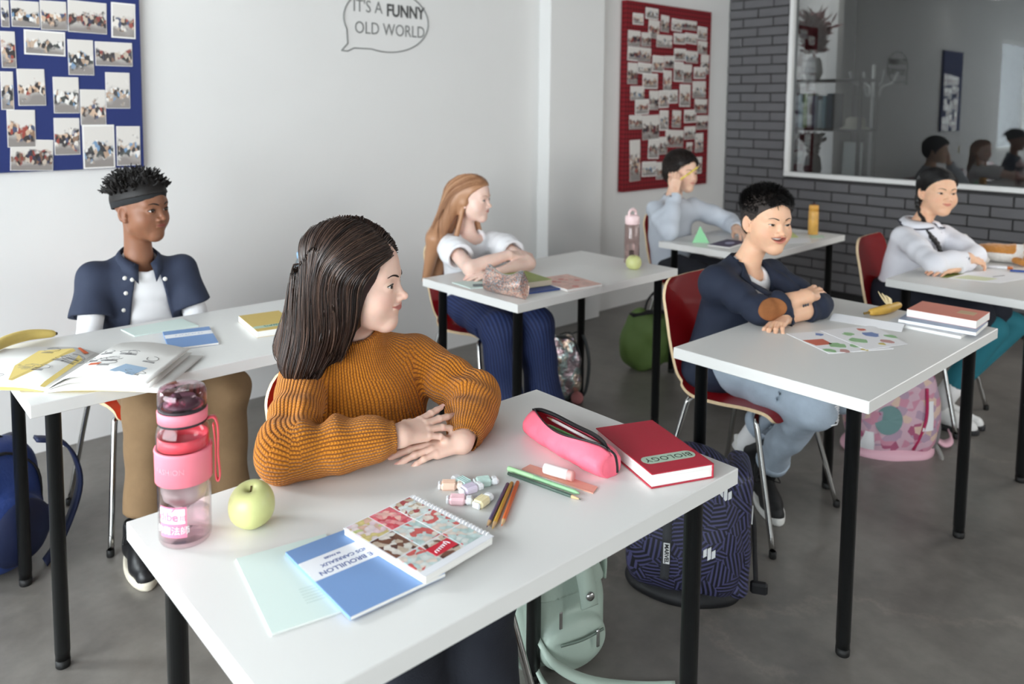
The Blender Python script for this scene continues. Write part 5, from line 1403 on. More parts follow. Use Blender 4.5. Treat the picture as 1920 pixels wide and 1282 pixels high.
# ================================================================== boy in the pale blue shirt, pencil at his temple (back desk)
def build_pencil_boy():
    p = Person('boy in a pale blue shirt leaning his head on his hand before the red board', (3.905, 2.699, 1.088), (-.12, -.99, 0), scale=1.0, pitch=-.03, smile=.4, eye_h=.0045, nose=1.0, lips=.95, cheek=1.02)
    nb = (3.900, 2.745, .925); p.neck(nb, .042, .045)
    shR, shL = A(3.755, 2.755, .882), A(4.035, 2.690, .872); elR, elL = A(3.610, 2.565, .790), A(4.150, 2.520, .790); wrR, wrL = A(3.765, 2.640, .985), A(4.030, 2.395, .775)
    chest, waist, hip = (3.90, 2.765, .80), (3.93, 2.78, .66), (3.96, 2.79, .53)
    p.add(U(cone(nb, (3.90, 2.76, .80), .045, .085), (cone(shR, shL, .035, .035), .03), (cone(chest, hip, .085, .1), .04)), .02, [hip])
    p.arm(shR, elR, wrR).arm(shL, elL, wrL)
    p.hand(wrR, (.18, -.02, .98), (-.75, -.6, .1), 1, spread=.05, curl=(.75, .85, .9, .95), thumb=.3, thumb_curl=.6); p.hand(wrL, (-.55, -.75, -.1), (.1, -.1, .98), -1, curl=(.3, .3, .3, .35))
    p.build(SKIN_LIGHT, EYE, BROW_D, LASH, h=.0027, gaze=(.1, 1, 0))
    o = p.o
    blue = mat('pale_blue_oxford', rgb(198, 205, 215), .8, noise=.04, nscale=200, bump=.12, bscale=260)
    T = tee_torso(p, chest, waist, hip, shR, shL, r=(.102, .105, .112), dep=.9)
    sl = lambda sh, el, wr: ring_sleeve([sh, lerp(sh, el, .5), el, lerp(el, wr, .5), wr], [.058, .058, .052, .046, .036], (lerp(el, wr, .90), wr - el), .004, .02)
    F0 = U(OFF(T, .008), (sl(shR, elR, wrR), .02), (sl(shL, elL, wrL), .02)); nh = cone(A(*nb) + A(0, -.006, -.004), A(*nb) + A(0, -.01, .1), .053, .058)
    w = wrinkle(lerp(shR, elR, .6), elR - shR, 90, .003, .09); w2 = wrinkle(elL, wrL - elL, 100, .003, .08)
    F = SUB(lambda P: F0(P) + w(P) + w2(P) + fold_noise(P, .005, 34, 7.), nh, .004)
    s = cloth(F, (3.50, 2.30, .50), (4.26, 2.95, 1.02), .006, 'shirt', blue, o)
    b = MB()
    for sd in (-1, 1):
        V = []
        for i in range(9):
            t = i / 8; an = math.radians(90 + sd * (150 * t)); c = A(*nb) + A(math.cos(an) * .052, math.sin(an) * .055 - .006, .034 - .03 * t); c2 = A(*nb) + A(math.cos(an) * .074, math.sin(an) * .078 - .006, .004 - .035 * t - .02 * (t > .9)); V += [Vector(c), Vector(c2)]
        b.add(V, [(i * 2, i * 2 + 1, i * 2 + 3, i * 2 + 2) for i in range(8)], True)
    b.build('collar', blue, s, solid=.004)
    dk = mat('charcoal_trousers', rgb(36, 38, 46), .85)
    trousers('trousers', (3.96, 2.78, .525), [(3.86, 2.40, .50), (4.05, 2.40, .50)], [(3.86, 2.38, .10), (4.05, 2.38, .10)], dk, o)
    for x in (3.86, 4.05): shoe('shoe', (x, 2.42, 0), (0, -1, 0), (0, 0, 1), mat('black_leather', rgb(26, 26, 28), .38), mat('black_rubber', rgb(20, 20, 20), .7), o, high=False)
    L, R = p.L, p.HM[0]
    hk = [mat('hair_dark', rgb(30, 24, 22), .45, spec=.5), mat('hair_dark_warm', rgb(46, 36, 31), .45, spec=.5)]
    H = cap_field(p, .010, boy_reg, .008); V, Q = isomesh(H, L(0, 0, .03) - .15, L(0, 0, .03) + .15, .004); base = np_mesh('hair', V, Q, hk[0], o)
    rng = np.random.RandomState(9); n = 1800; u = rng.normal(0, 1, (n * 3, 3)); u /= np.linalg.norm(u, axis=1, keepdims=True); loc = A(0, -.013, .036) + u * A(.08, .10, .086)
    loc = loc[boy_reg(*loc.T) > .002][:n]; n = len(loc); roots = proj_on(H, to_world(p.HM, loc))
    def flow(P, t):
        q = head_local(p, P); up = np.clip(q[:, 2] / .11, 0, 1)[:, None]
        return R[:, 1] * (.9 * up + .1) + R[:, 0] * .45 * up + A(0, 0, -1) * (1 - up) * .9
    S = strands(H, roots, flow, 7, rng.uniform(.0055, .009, n), .003 + rng.normal(0, .002, n), .001, jitter=.2, seed=3, settle=.8)
    strand_mesh('short_hair', S, rng.uniform(.0013, .0022, n), hk, base, tip=.2, midx=rng.choice([0, 1], n))
    return p
BOY5 = build_pencil_boy()

# ================================================================== girl with the braid (far right desk)
def build_braid_girl():
    p = Person('girl with a long black braid in a white blouse with navy piping', (4.150, 1.405, 1.068), (-.64, -.77, 0), scale=.97, pitch=0, roll=.03, smile=.65, eye_h=.0046, eye_w=.0138, eye_tilt=.15, nose=.65, nose_w=1.15, lips=.9, cheek=1.12, jaw=.98)
    nb = (4.100, 1.455, .905); p.neck(nb, .040, .043)
    shR, shL = A(3.962, 1.475, .856), A(4.210, 1.385, .850); elR, elL = A(3.795, 1.275, .780), A(4.120, 1.215, .790); wrR, wrL = A(3.960, 1.195, .800), A(3.875, 1.220, .762)
    chest, waist, hip = (4.085, 1.475, .78), (4.08, 1.50, .64), (4.08, 1.52, .53)
    p.add(U(cone(nb, (4.085, 1.47, .78), .042, .085), (cone(shR, shL, .035, .035), .03), (cone(chest, hip, .085, .1), .04)), .02, [hip])
    p.arm(shR, elR, wrR).arm(shL, elL, wrL)
    p.hand(wrR, (.85, -.25, -.2), (.2, -.5, .85), 1, spread=.1, curl=(.25, .3, .35, .4)); p.hand(wrL, (-.85, .30, -.06), (0, -.1, .98), -1, curl=(.15, .15, .15, .15))
    p.build(SKIN_TAN, EYE, BROW_K, LASH, h=.0027, gaze=(.0, 1, .05), brow_w=.0024)
    o = p.o
    white = mat('white_blouse', rgb(228, 228, 234), .8, bump=.12, bscale=220); pipe = mat('navy_piping', rgb(24, 30, 52), .7)
    T = tee_torso(p, chest, waist, hip, shR, shL, r=(.100, .100, .11), dep=.88)
    sl = lambda sh, el, wr: ring_sleeve([sh, lerp(sh, el, .5), el, lerp(el, wr, .5), wr], [.054, .050, .045, .041, .032], (lerp(el, wr, .92), wr - el), .004, .02)
    F0 = U(OFF(T, .006), (sl(shR, elR, wrR), .02), (sl(shL, elL, wrL), .02)); nh = cone(A(*nb) + A(0, -.004, .004), A(*nb) + A(0, -.01, .1), .050, .055)
    w = wrinkle(elR + A(.03, 0, 0), wrR - elR, 110, .0025, .07); w2 = wrinkle(lerp(shR, elR, .6), elR - shR, 100, .002, .09)
    ax = unit(shL - shR); fw = unit(np.cross(ax, A(0, 0, 1.))); fw = fw if fw[1] < 0 else -fw
    F = SUB(lambda P: F0(P) + w(P) + w2(P) + fold_noise(P, .004, 36, 4.), nh, .004)
    s = cloth(F, (3.70, 1.10, .50), (4.36, 1.70, .98), .006, 'blouse', white, o)
    b = MB(); q = MB()
    for sd in (-1, 1):
        V = []; edge = []
        for i in range(13):
            t = i / 12; an = math.atan2(fw[1], fw[0]) + PI + sd * (PI * .93 * t); c = A(*nb) + A(math.cos(an) * .053, math.sin(an) * .055, .036 - .016 * t); wdt = .034 + .022 * math.sin(PI * min(1, t * 1.02)) * (t > .45) 
            c2 = A(*nb) + A(math.cos(an) * (.058 + wdt), math.sin(an) * (.060 + wdt), .018 - .020 * t - (.020 * math.sin(PI * t) if t > .5 else 0)); V += [Vector(c), Vector((c + c2) / 2 + A(0, 0, .010)), Vector(c2)]; edge.append(Vector(c2))
        b.add(V, [(i * 3 + k, i * 3 + k + 1, i * 3 + 4 + k, i * 3 + 3 + k) for i in range(12) for k in (0, 1)], True); q.tube([v + Vector((0, 0, .003)) for v in edge], .0034, 6)
    cl = b.build('round_collar', white, s, solid=.004); q.build('piping', pipe, cl)
    bow = MB(); c0 = Vector(A(*nb) + fw * .080 + A(0, 0, -.035))
    for sd in (-1, 1): bow.tube([c0 + Vector(A(*ax)) * sd * x + Vector((0, 0, z)) + Vector(fw) * .012 for x, z in ((0, 0), (.012, .018), (.03, .012), (.026, -.010), (.008, -.012), (0, 0))], .0035, 6)
    bow.tube([c0 + Vector((0, 0, 0)), c0 + Vector(fw) * .016 + Vector((0, 0, -.02)), c0 + Vector(fw) * .010 + Vector((0, 0, -.05))], .003, 6); bow.build('ribbon_bow', pipe, s)
    pk = MB(); pts = []
    for u, z in ((-.01, .80), (.0, .775), (.035, .755), (.075, .750), (.078, .735), (.062, .70)):
        P = (A(*nb) * A(1, 1, 0) + ax * u)[None] + fw[None] * np.linspace(.22, 0, 70)[:, None]; P[:, 2] = z; d = F(P); i = int(np.argmax(d < 0)); pts.append(Vector(P[i] + fw * .002))
    pk.tube(catmull(pts, 4), .0026, 6); pk.build('piping', pipe, s)
    nv = mat('navy_skirt', rgb(26, 30, 42), .85); teal = mat('teal_tights', rgb(34, 112, 126), .8)
    sk = U(ell((4.08, 1.52, .545), (.155, .15, .12)), (cone((4.02, 1.48, .55), (3.98, 1.18, .53), .10, .10), .05), (cone((4.14, 1.48, .55), (4.20, 1.18, .53), .10, .10), .05))
    cloth(sk, (3.82, 1.0, .40), (4.36, 1.72, .70), .009, 'skirt', nv, o, amp=.008, freq=40)
    tg = U(chain([(3.99, 1.18, .50), (4.02, 1.10, .48), (3.96, 1.22, .22)], [.062, .062, .046]), (chain([(4.19, 1.18, .50), (4.27, 1.09, .46), (4.06, 1.24, .20)], [.062, .062, .046]), .01))
    cloth(tg, (3.78, .98, .20), (4.34, 1.3, .60), .008, 'tights', teal, o)
    sc = mat('white_sock', rgb(230, 230, 230), .9)
    for a, c in (((3.96, 1.22, .22), (3.93, 1.28, .09)), ((4.06, 1.24, .20), (4.01, 1.28, .09))):
        bb2 = MB(); bb2.tube([Vector(a), Vector(lerp(a, c, .5)), Vector(c)], [.044, .042, .036], 14); bb2.build('sock', sc, o)
        shoe('shoe', (c[0], c[1] + .02, 0), (.15, -1, 0), (0, 0, 1), mat('white_trainer', rgb(220, 220, 218), .6), mat('dark_sole', rgb(40, 40, 42), .7), o, high=False, L=.2)
    L, R = p.L, p.HM[0]
    hk = [mat('hair_black', rgb(17, 16, 17), .4, spec=.6), mat('hair_black_soft', rgb(30, 28, 28), .42, spec=.6)]
    def reg(x, y, z):
        line = .018 + .085 * np.clip((z - .0) / .085, 0, 1.2) ** 1.25; zl = .004 - .08 * np.clip((-.016 - y) / .05, 0, 1); return np.minimum(line - y, z - zl)
    H = cap_field(p, .0055, reg); V, Q = isomesh(H, L(0, 0, .03) - .15, L(0, 0, .03) + .15, .004); base = np_mesh('hair', V, Q, hk[0], o)
    rng = np.random.RandomState(4); n = 1300; rx = rng.uniform(-1, 1, n) * .05 * rng.rand(n); ry = rng.uniform(-.09, .08, n)
    roots = proj_on(H, to_world(p.HM, np.stack([rx, ry, .03 + .085 * np.sqrt(np.clip(1 - ((ry + .014) / .105) ** 2, 0, 1))], 1) * p.sc)); tgt = L(.058, -.055, -.045)
    def flow(P, t): d = tgt - P; d /= np.linalg.norm(d, axis=1, keepdims=True) + 1e-6; q = head_local(p, P); return d + (np.sign(q[:, :1]) * R[:, 0]) * np.clip(q[:, 2:] / .09, 0, 1) * .6
    S = strands(H, roots, flow, 12, .0135, .001 + rng.normal(0, .0012, n), .001, jitter=.05, seed=5)
    strand_mesh('combed_hair', S, rng.uniform(.0011, .0018, n), hk, base, tip=.4, midx=rng.choice([0, 0, 1], n))
    br = MB(); path = catmull([tuple(L(.060, -.052, -.030)), tuple(L(.066, -.035, -.085)), (4.035, 1.395, .885), (4.035, 1.352, .835), (4.045, 1.335, .775), (4.05, 1.335, .73)], 8)
    nn = len(path)
    for k in range(3):
        pts = []; rs = []
        for i, c in enumerate(path):
            t = i / (nn - 1); a = 2 * PI * (t * 5.2 + k / 3); r = .0095 * (1 - .4 * t); tg_ = (path[min(i + 1, nn - 1)] - path[max(i - 1, 0)]).normalized(); e1 = tg_.cross(Vector((0, 1, .2))).normalized(); e2 = tg_.cross(e1)
            pts.append(c + e1 * math.cos(a) * r + e2 * math.sin(2 * a) * r * .55); rs.append(.0108 * (1 - .45 * t))
        br.tube(pts, rs, 8)
    br.build('braid', hk[1], base)
    return p
GIRL6 = build_braid_girl()
# ------------------------------------------------------------------ things on the desks
DZ = .7352
def rotz(a): return Matrix.Rotation(a, 4, 'Z')
def slab(name, c, ux, L, W, z0, th, cover, pages, label, cat, group=None, spine='l', hard=True, cth=.0016, tilt=None):
    """a closed book: c = corner, ux = direction of the long side (x); W runs to the left of it. spine along x at the far (+y) or near side"""
    t = empty(name, (c[0], c[1], z0), math.atan2(ux[1], ux[0])); tag(t, label, cat, group)
    if tilt: t.rotation_euler[0] = tilt[0]; t.rotation_euler[1] = tilt[1]
    ov = .003 if hard else 0
    b = MB(); b.box((L / 2, W / 2, cth / 2), (L, W, cth), bev=.0004); b.build('back_cover', cover, t)
    b = MB(); b.box((L / 2, W / 2, th - cth / 2), (L, W, cth), bev=.0004); o = b.build('front_cover', cover, t)
    b = MB(); ys = W - cth / 2 if spine == 'l' else cth / 2
    b.box((L / 2, ys, th / 2), (L, cth, th), bev=.0004); b.build('spine', cover, t)
    b = MB(); y0, y1 = (ov, W - cth) if spine == 'l' else (cth, W - ov)
    n = max(2, int((th - 2 * cth) / .004))
    for k in range(n):
        h = (th - 2 * cth) / n; j = random.uniform(0, .0006)
        b.box((L / 2, (y0 + y1) / 2, cth + h * (k + .5)), (L - 2 * ov - j, y1 - y0 - j, h * .97))
    b.build('page_block', pages, t)
    return t
PG = mat('page_white', rgb(238, 237, 233), .7); PGC = mat('page_cream', rgb(226, 214, 190), .8)
def flat(name, pts, z, th, m, label, cat, group=None):
    c = [sum(p[k] for p in pts) / len(pts) for k in (0, 1)]; a = sum(pts[i][0] * pts[(i + 1) % len(pts)][1] - pts[(i + 1) % len(pts)][0] * pts[i][1] for i in range(len(pts)))
    q = pts if a > 0 else pts[::-1]
    o = MB().prism([(p[0] - c[0], p[1] - c[1]) for p in q], 0, th).build(name, m); o.location = (c[0], c[1], z); tag(o, label, cat, group); return o
def deco(o, name, pts, z, m, th=.0003):
    """a flat print lying on thing o; pts in world coordinates"""
    c = o.location; a = sum(pts[i][0] * pts[(i + 1) % len(pts)][1] - pts[(i + 1) % len(pts)][0] * pts[i][1] for i in range(len(pts)))
    q = pts if a > 0 else pts[::-1]
    return MB().prism([(p[0] - c[0], p[1] - c[1]) for p in q], z - c[2], z - c[2] + th).build(name, m, o)
def plastic(name, tint, ior=1.4, rough=.03): return glass_mat(name, tint, ior, rough)

# ---- front desk: pink bottle
def big_bottle():
    t = empty('water_bottle', (.462, 1.290, DZ), math.radians(-52)); tag(t, 'large pink clear water bottle with domed lid at the left corner of the front desk', 'bottle')
    clear = plastic('pink_clear_plastic', (.985, .925, .94)); pink = mat('pink_rubber', rgb(244, 132, 148), .5); red = mat('coral_tinted_plastic', rgb(236, 92, 104), .35); blk = mat('black_rubber_ring', rgb(38, 34, 38), .5)
    r = .043
    MB().lathe([(0, .004), (.030, .004), (.034, .0005), (.040, .001), (r, .008), (r, .100), (r, .185), (.0405, .196), (.036, .203), (.0345, .207), (.0330, .207), (.0345, .201), (.0390, .194), (.0415, .185), (.0415, .010), (.034, .006), (0, .007)], 40).build('bottle_body', clear, t)
    MB().lathe([(0, .0085), (.039, .0085), (.0412, .013), (.0412, .044), (0, .044)], 32).build('water', plastic('pink_water', (.98, .93, .95), 1.25), t)
    MB().lathe([(r + .0006, .106), (r + .003, .107), (r + .0032, .156), (r + .004, .159), (r + .003, .162), (r + .0006, .162)], 40).build('grip_band', pink, t)
    MB().lathe([(r - .003, .163), (r - .0022, .163), (r - .0022, .182), (r - .003, .182)], 40).build('coral_inner_ring', red, t)
    MB().lathe([(0, .064), (.024, .066), (.034, .074), (.0375, .088), (.0375, .104), (.0395, .105), (.0395, .108), (.036, .108)], 36).build('steel_strainer', mat('brushed_steel', rgb(206, 202, 200), .38, metal=.85), t)
    MB().lathe([(.0345, .2035), (.0395, .2035), (.0400, .2075), (.0345, .2078)], 36).build('seal_ring', blk, t)
    MB().lathe([(.036, .2075), (.0400, .2078), (.0405, .2245), (.0385, .2265), (.034, .2265)], 36).build('lid_ring', pink, t)
    MB().lathe([(.034, .2262), (.0390, .2262), (.0390, .2305), (.034, .2305)], 36).build('seal_ring', blk, t)
    MB().lathe([(.0385, .2305), (.0395, .236), (.0390, .254), (.0365, .261), (.030, .264), (0, .264), (0, .2625), (.029, .2625), (.0350, .2595), (.0372, .253), (.0378, .236)], 36).build('lid_dome', plastic('pink_lid_plastic', (.97, .80, .86), 1.5), t)
    b = MB(); b.lathe([(0, .2310), (.030, .2310), (.030, .236), (.022, .2385), (.022, .245), (0, .2455)], 30); b.tube([(0, -.008, .245), (.0, -.016, .254), (0, -.024, .254)], .005, 10); b.build('lid_mechanism', mat('dark_smoke_plastic', rgb(70, 60, 68), .3), t)
    b = MB()
    for k in range(3): b.ball((-.006 + .012 * k, -.026, .244), (.005, .004, .007), 10, 8)
    b.build('spout_lever', plastic('pink_lid_plastic_b', (.94, .62, .72), 1.5), t)
    b = MB(); b.ribbon(catmull([(.034, .016, .2045), (.047, .020, .206), (.052, .022, .185), (.0515, .022, .14), (.054, .022, .105), (.0505, .021, .096), (.047, .020, .108), (.0478, .020, .16), (.045, .019, .196)], 5), (-.4, .9, 0), .012, .0022); b.build('carry_strap', red, t)
    lab = mat('label_pink', rgb(238, 130, 158), .5); wht = mat('label_white', rgb(240, 236, 236), .5)
    a0, a1, z0, z1 = -2.05, -.95, .022, .074
    def patch(m, a0, a1, z0, z1, rr, nm, par):
        b = MB(); b.grid(lambda u, v: Vector((rr * math.cos(a0 + (a1 - a0) * u), rr * math.sin(a0 + (a1 - a0) * u), z0 + (z1 - z0) * v)), 24, 3); return b.build(nm, m, par)
    lb = patch(lab, a0, a1, z0, z1, r + .0004, 'label', t)
    patch(wht, a0 + .0, a1 - .06, z0 + .024, z1 - .003, r + .0007, 'label_panel', lb)
    def wrap(body, size, ac, z, m, bold=.0):
        o = text_mesh('label_lettering', body, size, m, lb, None, 'CENTER', 0, bold)
        for v in o.data.vertices:
            a = ac + v.co.x / (r + .0011); v.co = Vector(((r + .0011) * math.cos(a), (r + .0011) * math.sin(a), z + v.co.y))
    wrap('dibe', .021, -1.66, .0575, lab, .0004); wrap('笛邦', .0115, -1.245, .054, lab); wrap('的魔法師', .0150, -1.53, .0335, wht)
    b = MB(); b.ball((0, 0, 0), (.0016, .0005, .005), 8, 6, Matrix.Rotation(.7, 3, 'Y')); o = b.build('label_leaf', lab, lb); o.location = ((r + .001) * math.cos(-1.46), (r + .001) * math.sin(-1.46), .069)
    o = text_mesh('embossed_lettering', 'FASHION', .0125, mat('pink_rubber_light', rgb(250, 158, 170), .45), t, None, 'CENTER', .0004)
    for v in o.data.vertices:
        a = -1.55 + v.co.x / (r + .003); rr = r + .0032 + v.co.z; v.co = Vector((rr * math.cos(a), rr * math.sin(a), .134 + v.co.y))
    return t
big_bottle()
APPLE = mat('green_apple_skin', rgb(202, 205, 140), .35, noise=.10, nscale=22, spec=.5)
def apple(c, r, label, tilt=(.0, .0)):
    pr = [(0, .022), (.006, .014), (.014, .010), (.4 * .5, .02)]
    P = [(.0, .10), (.10, .05), (.25, .005), (.42, .0), (.65, .09), (.86, .30), (.98, .60), (1.0, .90), (.95, 1.20), (.82, 1.48), (.62, 1.68), (.42, 1.75), (.24, 1.72), (.12, 1.60), (.05, 1.50), (0, 1.48)]
    t = MB(); seg = 28; V = []; n = len(P)
    for q, z in P:
        for k in range(seg):
            a = 2 * PI * k / seg; w = 1 + .025 * math.cos(5 * a) * (1 - min(1, z / 1.2)) + .015 * math.cos(a + 1); V.append((q * r * w * math.cos(a), q * r * w * math.sin(a), z * r * (1 + .03 * math.cos(a + .6))))
    t.add(V, [(i * seg + k, i * seg + (k + 1) % seg, (i + 1) * seg + (k + 1) % seg, (i + 1) * seg + k) for i in range(n - 1) for k in range(seg)], True)
    o = t.build('apple', APPLE, sub=1); o.location = c; o.rotation_euler = (tilt[0], tilt[1], .5); tag(o, label, 'apple')
    s = MB(); s.tube([(0, 0, 1.47 * r), (.05 * r, .03 * r, 1.62 * r), (.12 * r, .05 * r, 1.72 * r)], .0016, 6); s.build('stem', mat('apple_stem', rgb(92, 70, 40), .8), o)
apple((.568, 1.262, DZ + .0022), .0405, 'pale green apple beside the pink bottle on the front desk', (.12, -.18))
# pale green notebook, blue notebook, spiral pad
PALEG = mat('pale_green_card', rgb(214, 230, 224), .6); 
ux = Vector((-.039, -.205)).normalized()
t = slab('notebook', (.498, 1.169), ux, .2095, .15, DZ, .003, PALEG, PG, 'pale mint exercise book partly under the blue notebook, front desk', 'notebook', spine='r', hard=False, cth=.0008)
b = MB()
for k in range(6): b.box((.168 - .0075 * k * 1.0, .098, .0031), (.0007, .070, .0002))
b.build('printed_lines', mat('print_grey_green', rgb(176, 196, 188), .7), t)
BLUEC = mat('blue_card', rgb(118, 152, 200), .55); WHT = mat('white_print', rgb(236, 238, 242), .55); INKB = mat('blue_ink', rgb(70, 92, 150), .6)
ux = Vector((-.006, -.208)).normalized()
t = slab('notebook', (.5625, 1.1245), ux, .2085, .168, DZ + .0032, .0062, BLUEC, PG, 'blue notebook with white title band under the spiral pad', 'notebook', spine='r', hard=False, cth=.0008)
MB().box((.074, .084, .0064), (.058, .1675, .0003)).build('title_band', WHT, t)
MT = Matrix(((0, 1, 0, 0), (-1, 0, 0, 0), (0, 0, 1, 0), (0, 0, 0, 1)))
def marks(name, par, p0, p1, hgt, z, m, n, script=False):
    """small unreadable lettering: a row of short strokes, or one flowing script line"""
    rs = random.Random(n + int(z * 1e5)); a, c = Vector((*p0, z)), Vector((*p1, z)); d = (c - a).normalized(); u = Vector((-d.y, d.x, 0)); L = (c - a).length; b = MB()
    if script: b.tube([a + d * L * (i / 59) + u * hgt * .5 * math.sin(i * .66) * (1.5 if i < 8 else .8) + d * .0016 * math.cos(i * .66) for i in range(60)], .0007, 4)
    else:
        for k in range(n):
            o_ = a + d * L * (k + .2) / n; w_ = L / n * .6; kind = rs.randrange(3)
            P = [[o_ - u * hgt / 2, o_ + u * hgt / 2, o_ + u * hgt / 2 + d * w_], [o_ + d * w_, o_, o_ + u * hgt * .5, o_ + d * w_ + u * hgt * .3, o_ + d * w_ - u * hgt * .4], [o_ - u * hgt * .4, o_ + d * w_ / 2 + u * hgt * .4, o_ + d * w_ - u * hgt * .4]][kind]
            b.tube(P, hgt * .09, 4)
    return b.build(name, m, par)
def bt(body, x, y, size): text_mesh('title_lettering', body, size, INKB, t, Matrix.Translation((x, y, .0066)) @ Matrix(((0, 1, 0, 0), (-1, 0, 0, 0), (0, 0, 1, 0), (0, 0, 0, 1))), 'RIGHT', .00005, .0003)
bt('DE BROUILLON', .090, .014, .0150); bt('GRANDS CARREAUX', .072, .026, .0115); bt('96 PAGES', .056, .040, .0070)
def food_mat(name, pal, sc, seed):
    m = bpy.data.materials.new(name); m.use_nodes = True; n, l = nt(m); b = n['Principled BSDF']; b.inputs['Roughness'].default_value = .3
    tc = n.new('ShaderNodeTexCoord'); mp = n.new('ShaderNodeMapping'); mp.inputs['Location'].default_value = (seed, seed * .7, 0); l.new(tc.outputs['Object'], mp.inputs[0])
    nz = n.new('ShaderNodeTexNoise'); nz.inputs['Scale'].default_value = 60; nz.inputs['Detail'].default_value = 2; l.new(mp.outputs[0], nz.inputs['Vector'])
    mv = n.new('ShaderNodeMix'); mv.data_type = 'VECTOR'; mv.inputs[0].default_value = .012; l.new(mp.outputs[0], mv.inputs[4]); l.new(nz.outputs['Color'], mv.inputs[5])
    v = n.new('ShaderNodeTexVoronoi'); v.inputs['Scale'].default_value = sc; l.new(mv.outputs[1], v.inputs['Vector'])
    r = n.new('ShaderNodeValToRGB'); r.color_ramp.interpolation = 'CONSTANT'
    while len(r.color_ramp.elements) < len(pal): r.color_ramp.elements.new(.5)
    for i, c in enumerate(pal): r.color_ramp.elements[i].position = i / len(pal); r.color_ramp.elements[i].color = (*rgb(*c), 1)
    s = n.new('ShaderNodeSeparateColor'); l.new(v.outputs['Color'], s.inputs[0]); l.new(s.outputs[0], r.inputs[0])
    d = n.new('ShaderNodeMapRange'); l.new(v.outputs['Distance'], d.inputs[0]); d.inputs[1].default_value = 0; d.inputs[2].default_value = .75; d.inputs[3].default_value = 1.06; d.inputs[4].default_value = .8
    mu = n.new('ShaderNodeMix'); mu.data_type = 'RGBA'; mu.blend_type = 'MULTIPLY'; mu.inputs[0].default_value = 1; l.new(r.outputs[0], mu.inputs[6]); l.new(d.outputs[0], mu.inputs[7]); l.new(mu.outputs[2], b.inputs['Base Color']); return m
FD = [food_mat('print_pink_sweets', [(226, 110, 120), (236, 158, 158), (214, 72, 88), (240, 190, 180), (232, 128, 140)], 105, 1), food_mat('print_mint_plate', [(206, 226, 224), (226, 232, 228), (232, 220, 208), (214, 96, 92), (190, 214, 210)], 92, 3),
      food_mat('print_chocolate', [(86, 48, 38), (226, 224, 214), (120, 78, 60), (236, 232, 224), (206, 190, 170)], 85, 5), food_mat('print_flowers', [(216, 228, 226), (232, 226, 214), (198, 176, 150), (170, 66, 70), (226, 232, 230)], 110, 7), food_mat('print_pastel_eggs', [(236, 212, 220), (206, 214, 150), (222, 206, 140), (240, 226, 226), (228, 190, 170)], 90, 9)]
# spiral pad: x along the wire
sp = empty('spiral_pad', (.816, 1.123, DZ + .0098), math.atan2(.926 - 1.123, .837 - .816)); tag(sp, 'spiral-bound pad with a cover of cake and sweet photos', 'notebook')
Lw, Wd = .200, .157
b = MB(); 
for k in range(6): b.box((Lw / 2, -Wd / 2 - random.uniform(0, .0008), .0008 + .0019 * k), (Lw - random.uniform(0, .0012), Wd - .006, .0018))
b.build('page_block', PG, sp)
MB().box((Lw / 2, -Wd / 2, .0122), (Lw, Wd, .0008)).build('front_cover', WHT, sp)
tiles = [[3, 0, 4], [0, 1, 2], [1, 1, 3]]
cell = [(.003, .064), (.067, .132), (.135, .186)]; rows = [(-.011, -.055), (-.058, -.104), (-.107, -.154)]
tl = [[3, 0, 4], [0, 1, 2], [1, 3, 1]]
for i in range(3):
    for j in range(3):
        x0, x1 = cell[i]; y0, y1 = rows[j]; k = [[3, 0, 4], [1, 1, 2], [1, 2, 1]][i][j]
        MB().box(((x0 + x1) / 2, (y0 + y1) / 2, .01285), (x1 - x0, abs(y1 - y0), .0005)).build('cover_picture', FD[k], sp)
rl = MB().box((.162, -.083, .0133), (.026, .048, .0004)).build('red_label', mat('red_print', rgb(212, 40, 62), .5), sp)
marks('script_lettering', rl, (.158, -.066), (.166, -.100), .008, .0137, WHT, 6, True)
b = MB(); pts = []
for i in range(24 * 10): a = 2 * PI * i / 10; pts.append((.006 + (Lw - .012) * i / 240, -.0025 + .0068 * math.cos(a), .0065 + .0088 * math.sin(a)))
b.tube(pts, .0010, 5); b.build('wire_spiral', mat('white_wire', rgb(236, 236, 236), .3), sp)
# mini highlighters
def highlighter(c, ang, col, name, label):
    t = empty('highlighter', (c[0], c[1], DZ + c[2]), ang); tag(t, label, 'marker', 'pastel mini highlighters on the front desk'); m = mat('pastel_' + name, rgb(*col), .4); wc = mat('pastel_white', rgb(232, 234, 236), .4)
    b = MB(); b.box((.0, 0, .0075), (.030, .022, .015), bev=.004)
    for k in range(4): b.box((0, -.0075 + .005 * k, .0152), (.026, .0018, .0008), bev=.0003)
    b.build('barrel', m, t); MB().box((.022, 0, .0075), (.016, .020, .0135), bev=.0045).build('cap', wc if name != 'peach' else mat('pastel_cream', rgb(240, 226, 214), .4), t)
    MB().box((-.0175, 0, .0075), (.006, .0165, .0115), bev=.002).build('end_plug', wc, t)
highlighter((.908, 1.132, 0), -.7, (244, 208, 186), 'peach', 'peach mini highlighter, leftmost of the pile'); highlighter((.885, 1.078, 0), -.75, (244, 204, 210), 'pink', 'pale pink mini highlighter nearest the spiral pad')
highlighter((.936, 1.122, 0), 1.6, (190, 218, 214), 'mint', 'mint mini highlighter standing furthest back in the pile'); highlighter((.968, 1.100, 0), -.45, (200, 224, 216), 'aqua', 'aqua mini highlighter at the right of the pile')
highlighter((.921, 1.086, .006), -.1, (216, 206, 224), 'lilac', 'lilac mini highlighter in the middle of the pile'); highlighter((.915, 1.044, 0), .25, (244, 232, 188), 'lemon', 'lemon yellow mini highlighter by the pencils')
WOOD = mat('pencil_wood', rgb(214, 178, 134), .7)
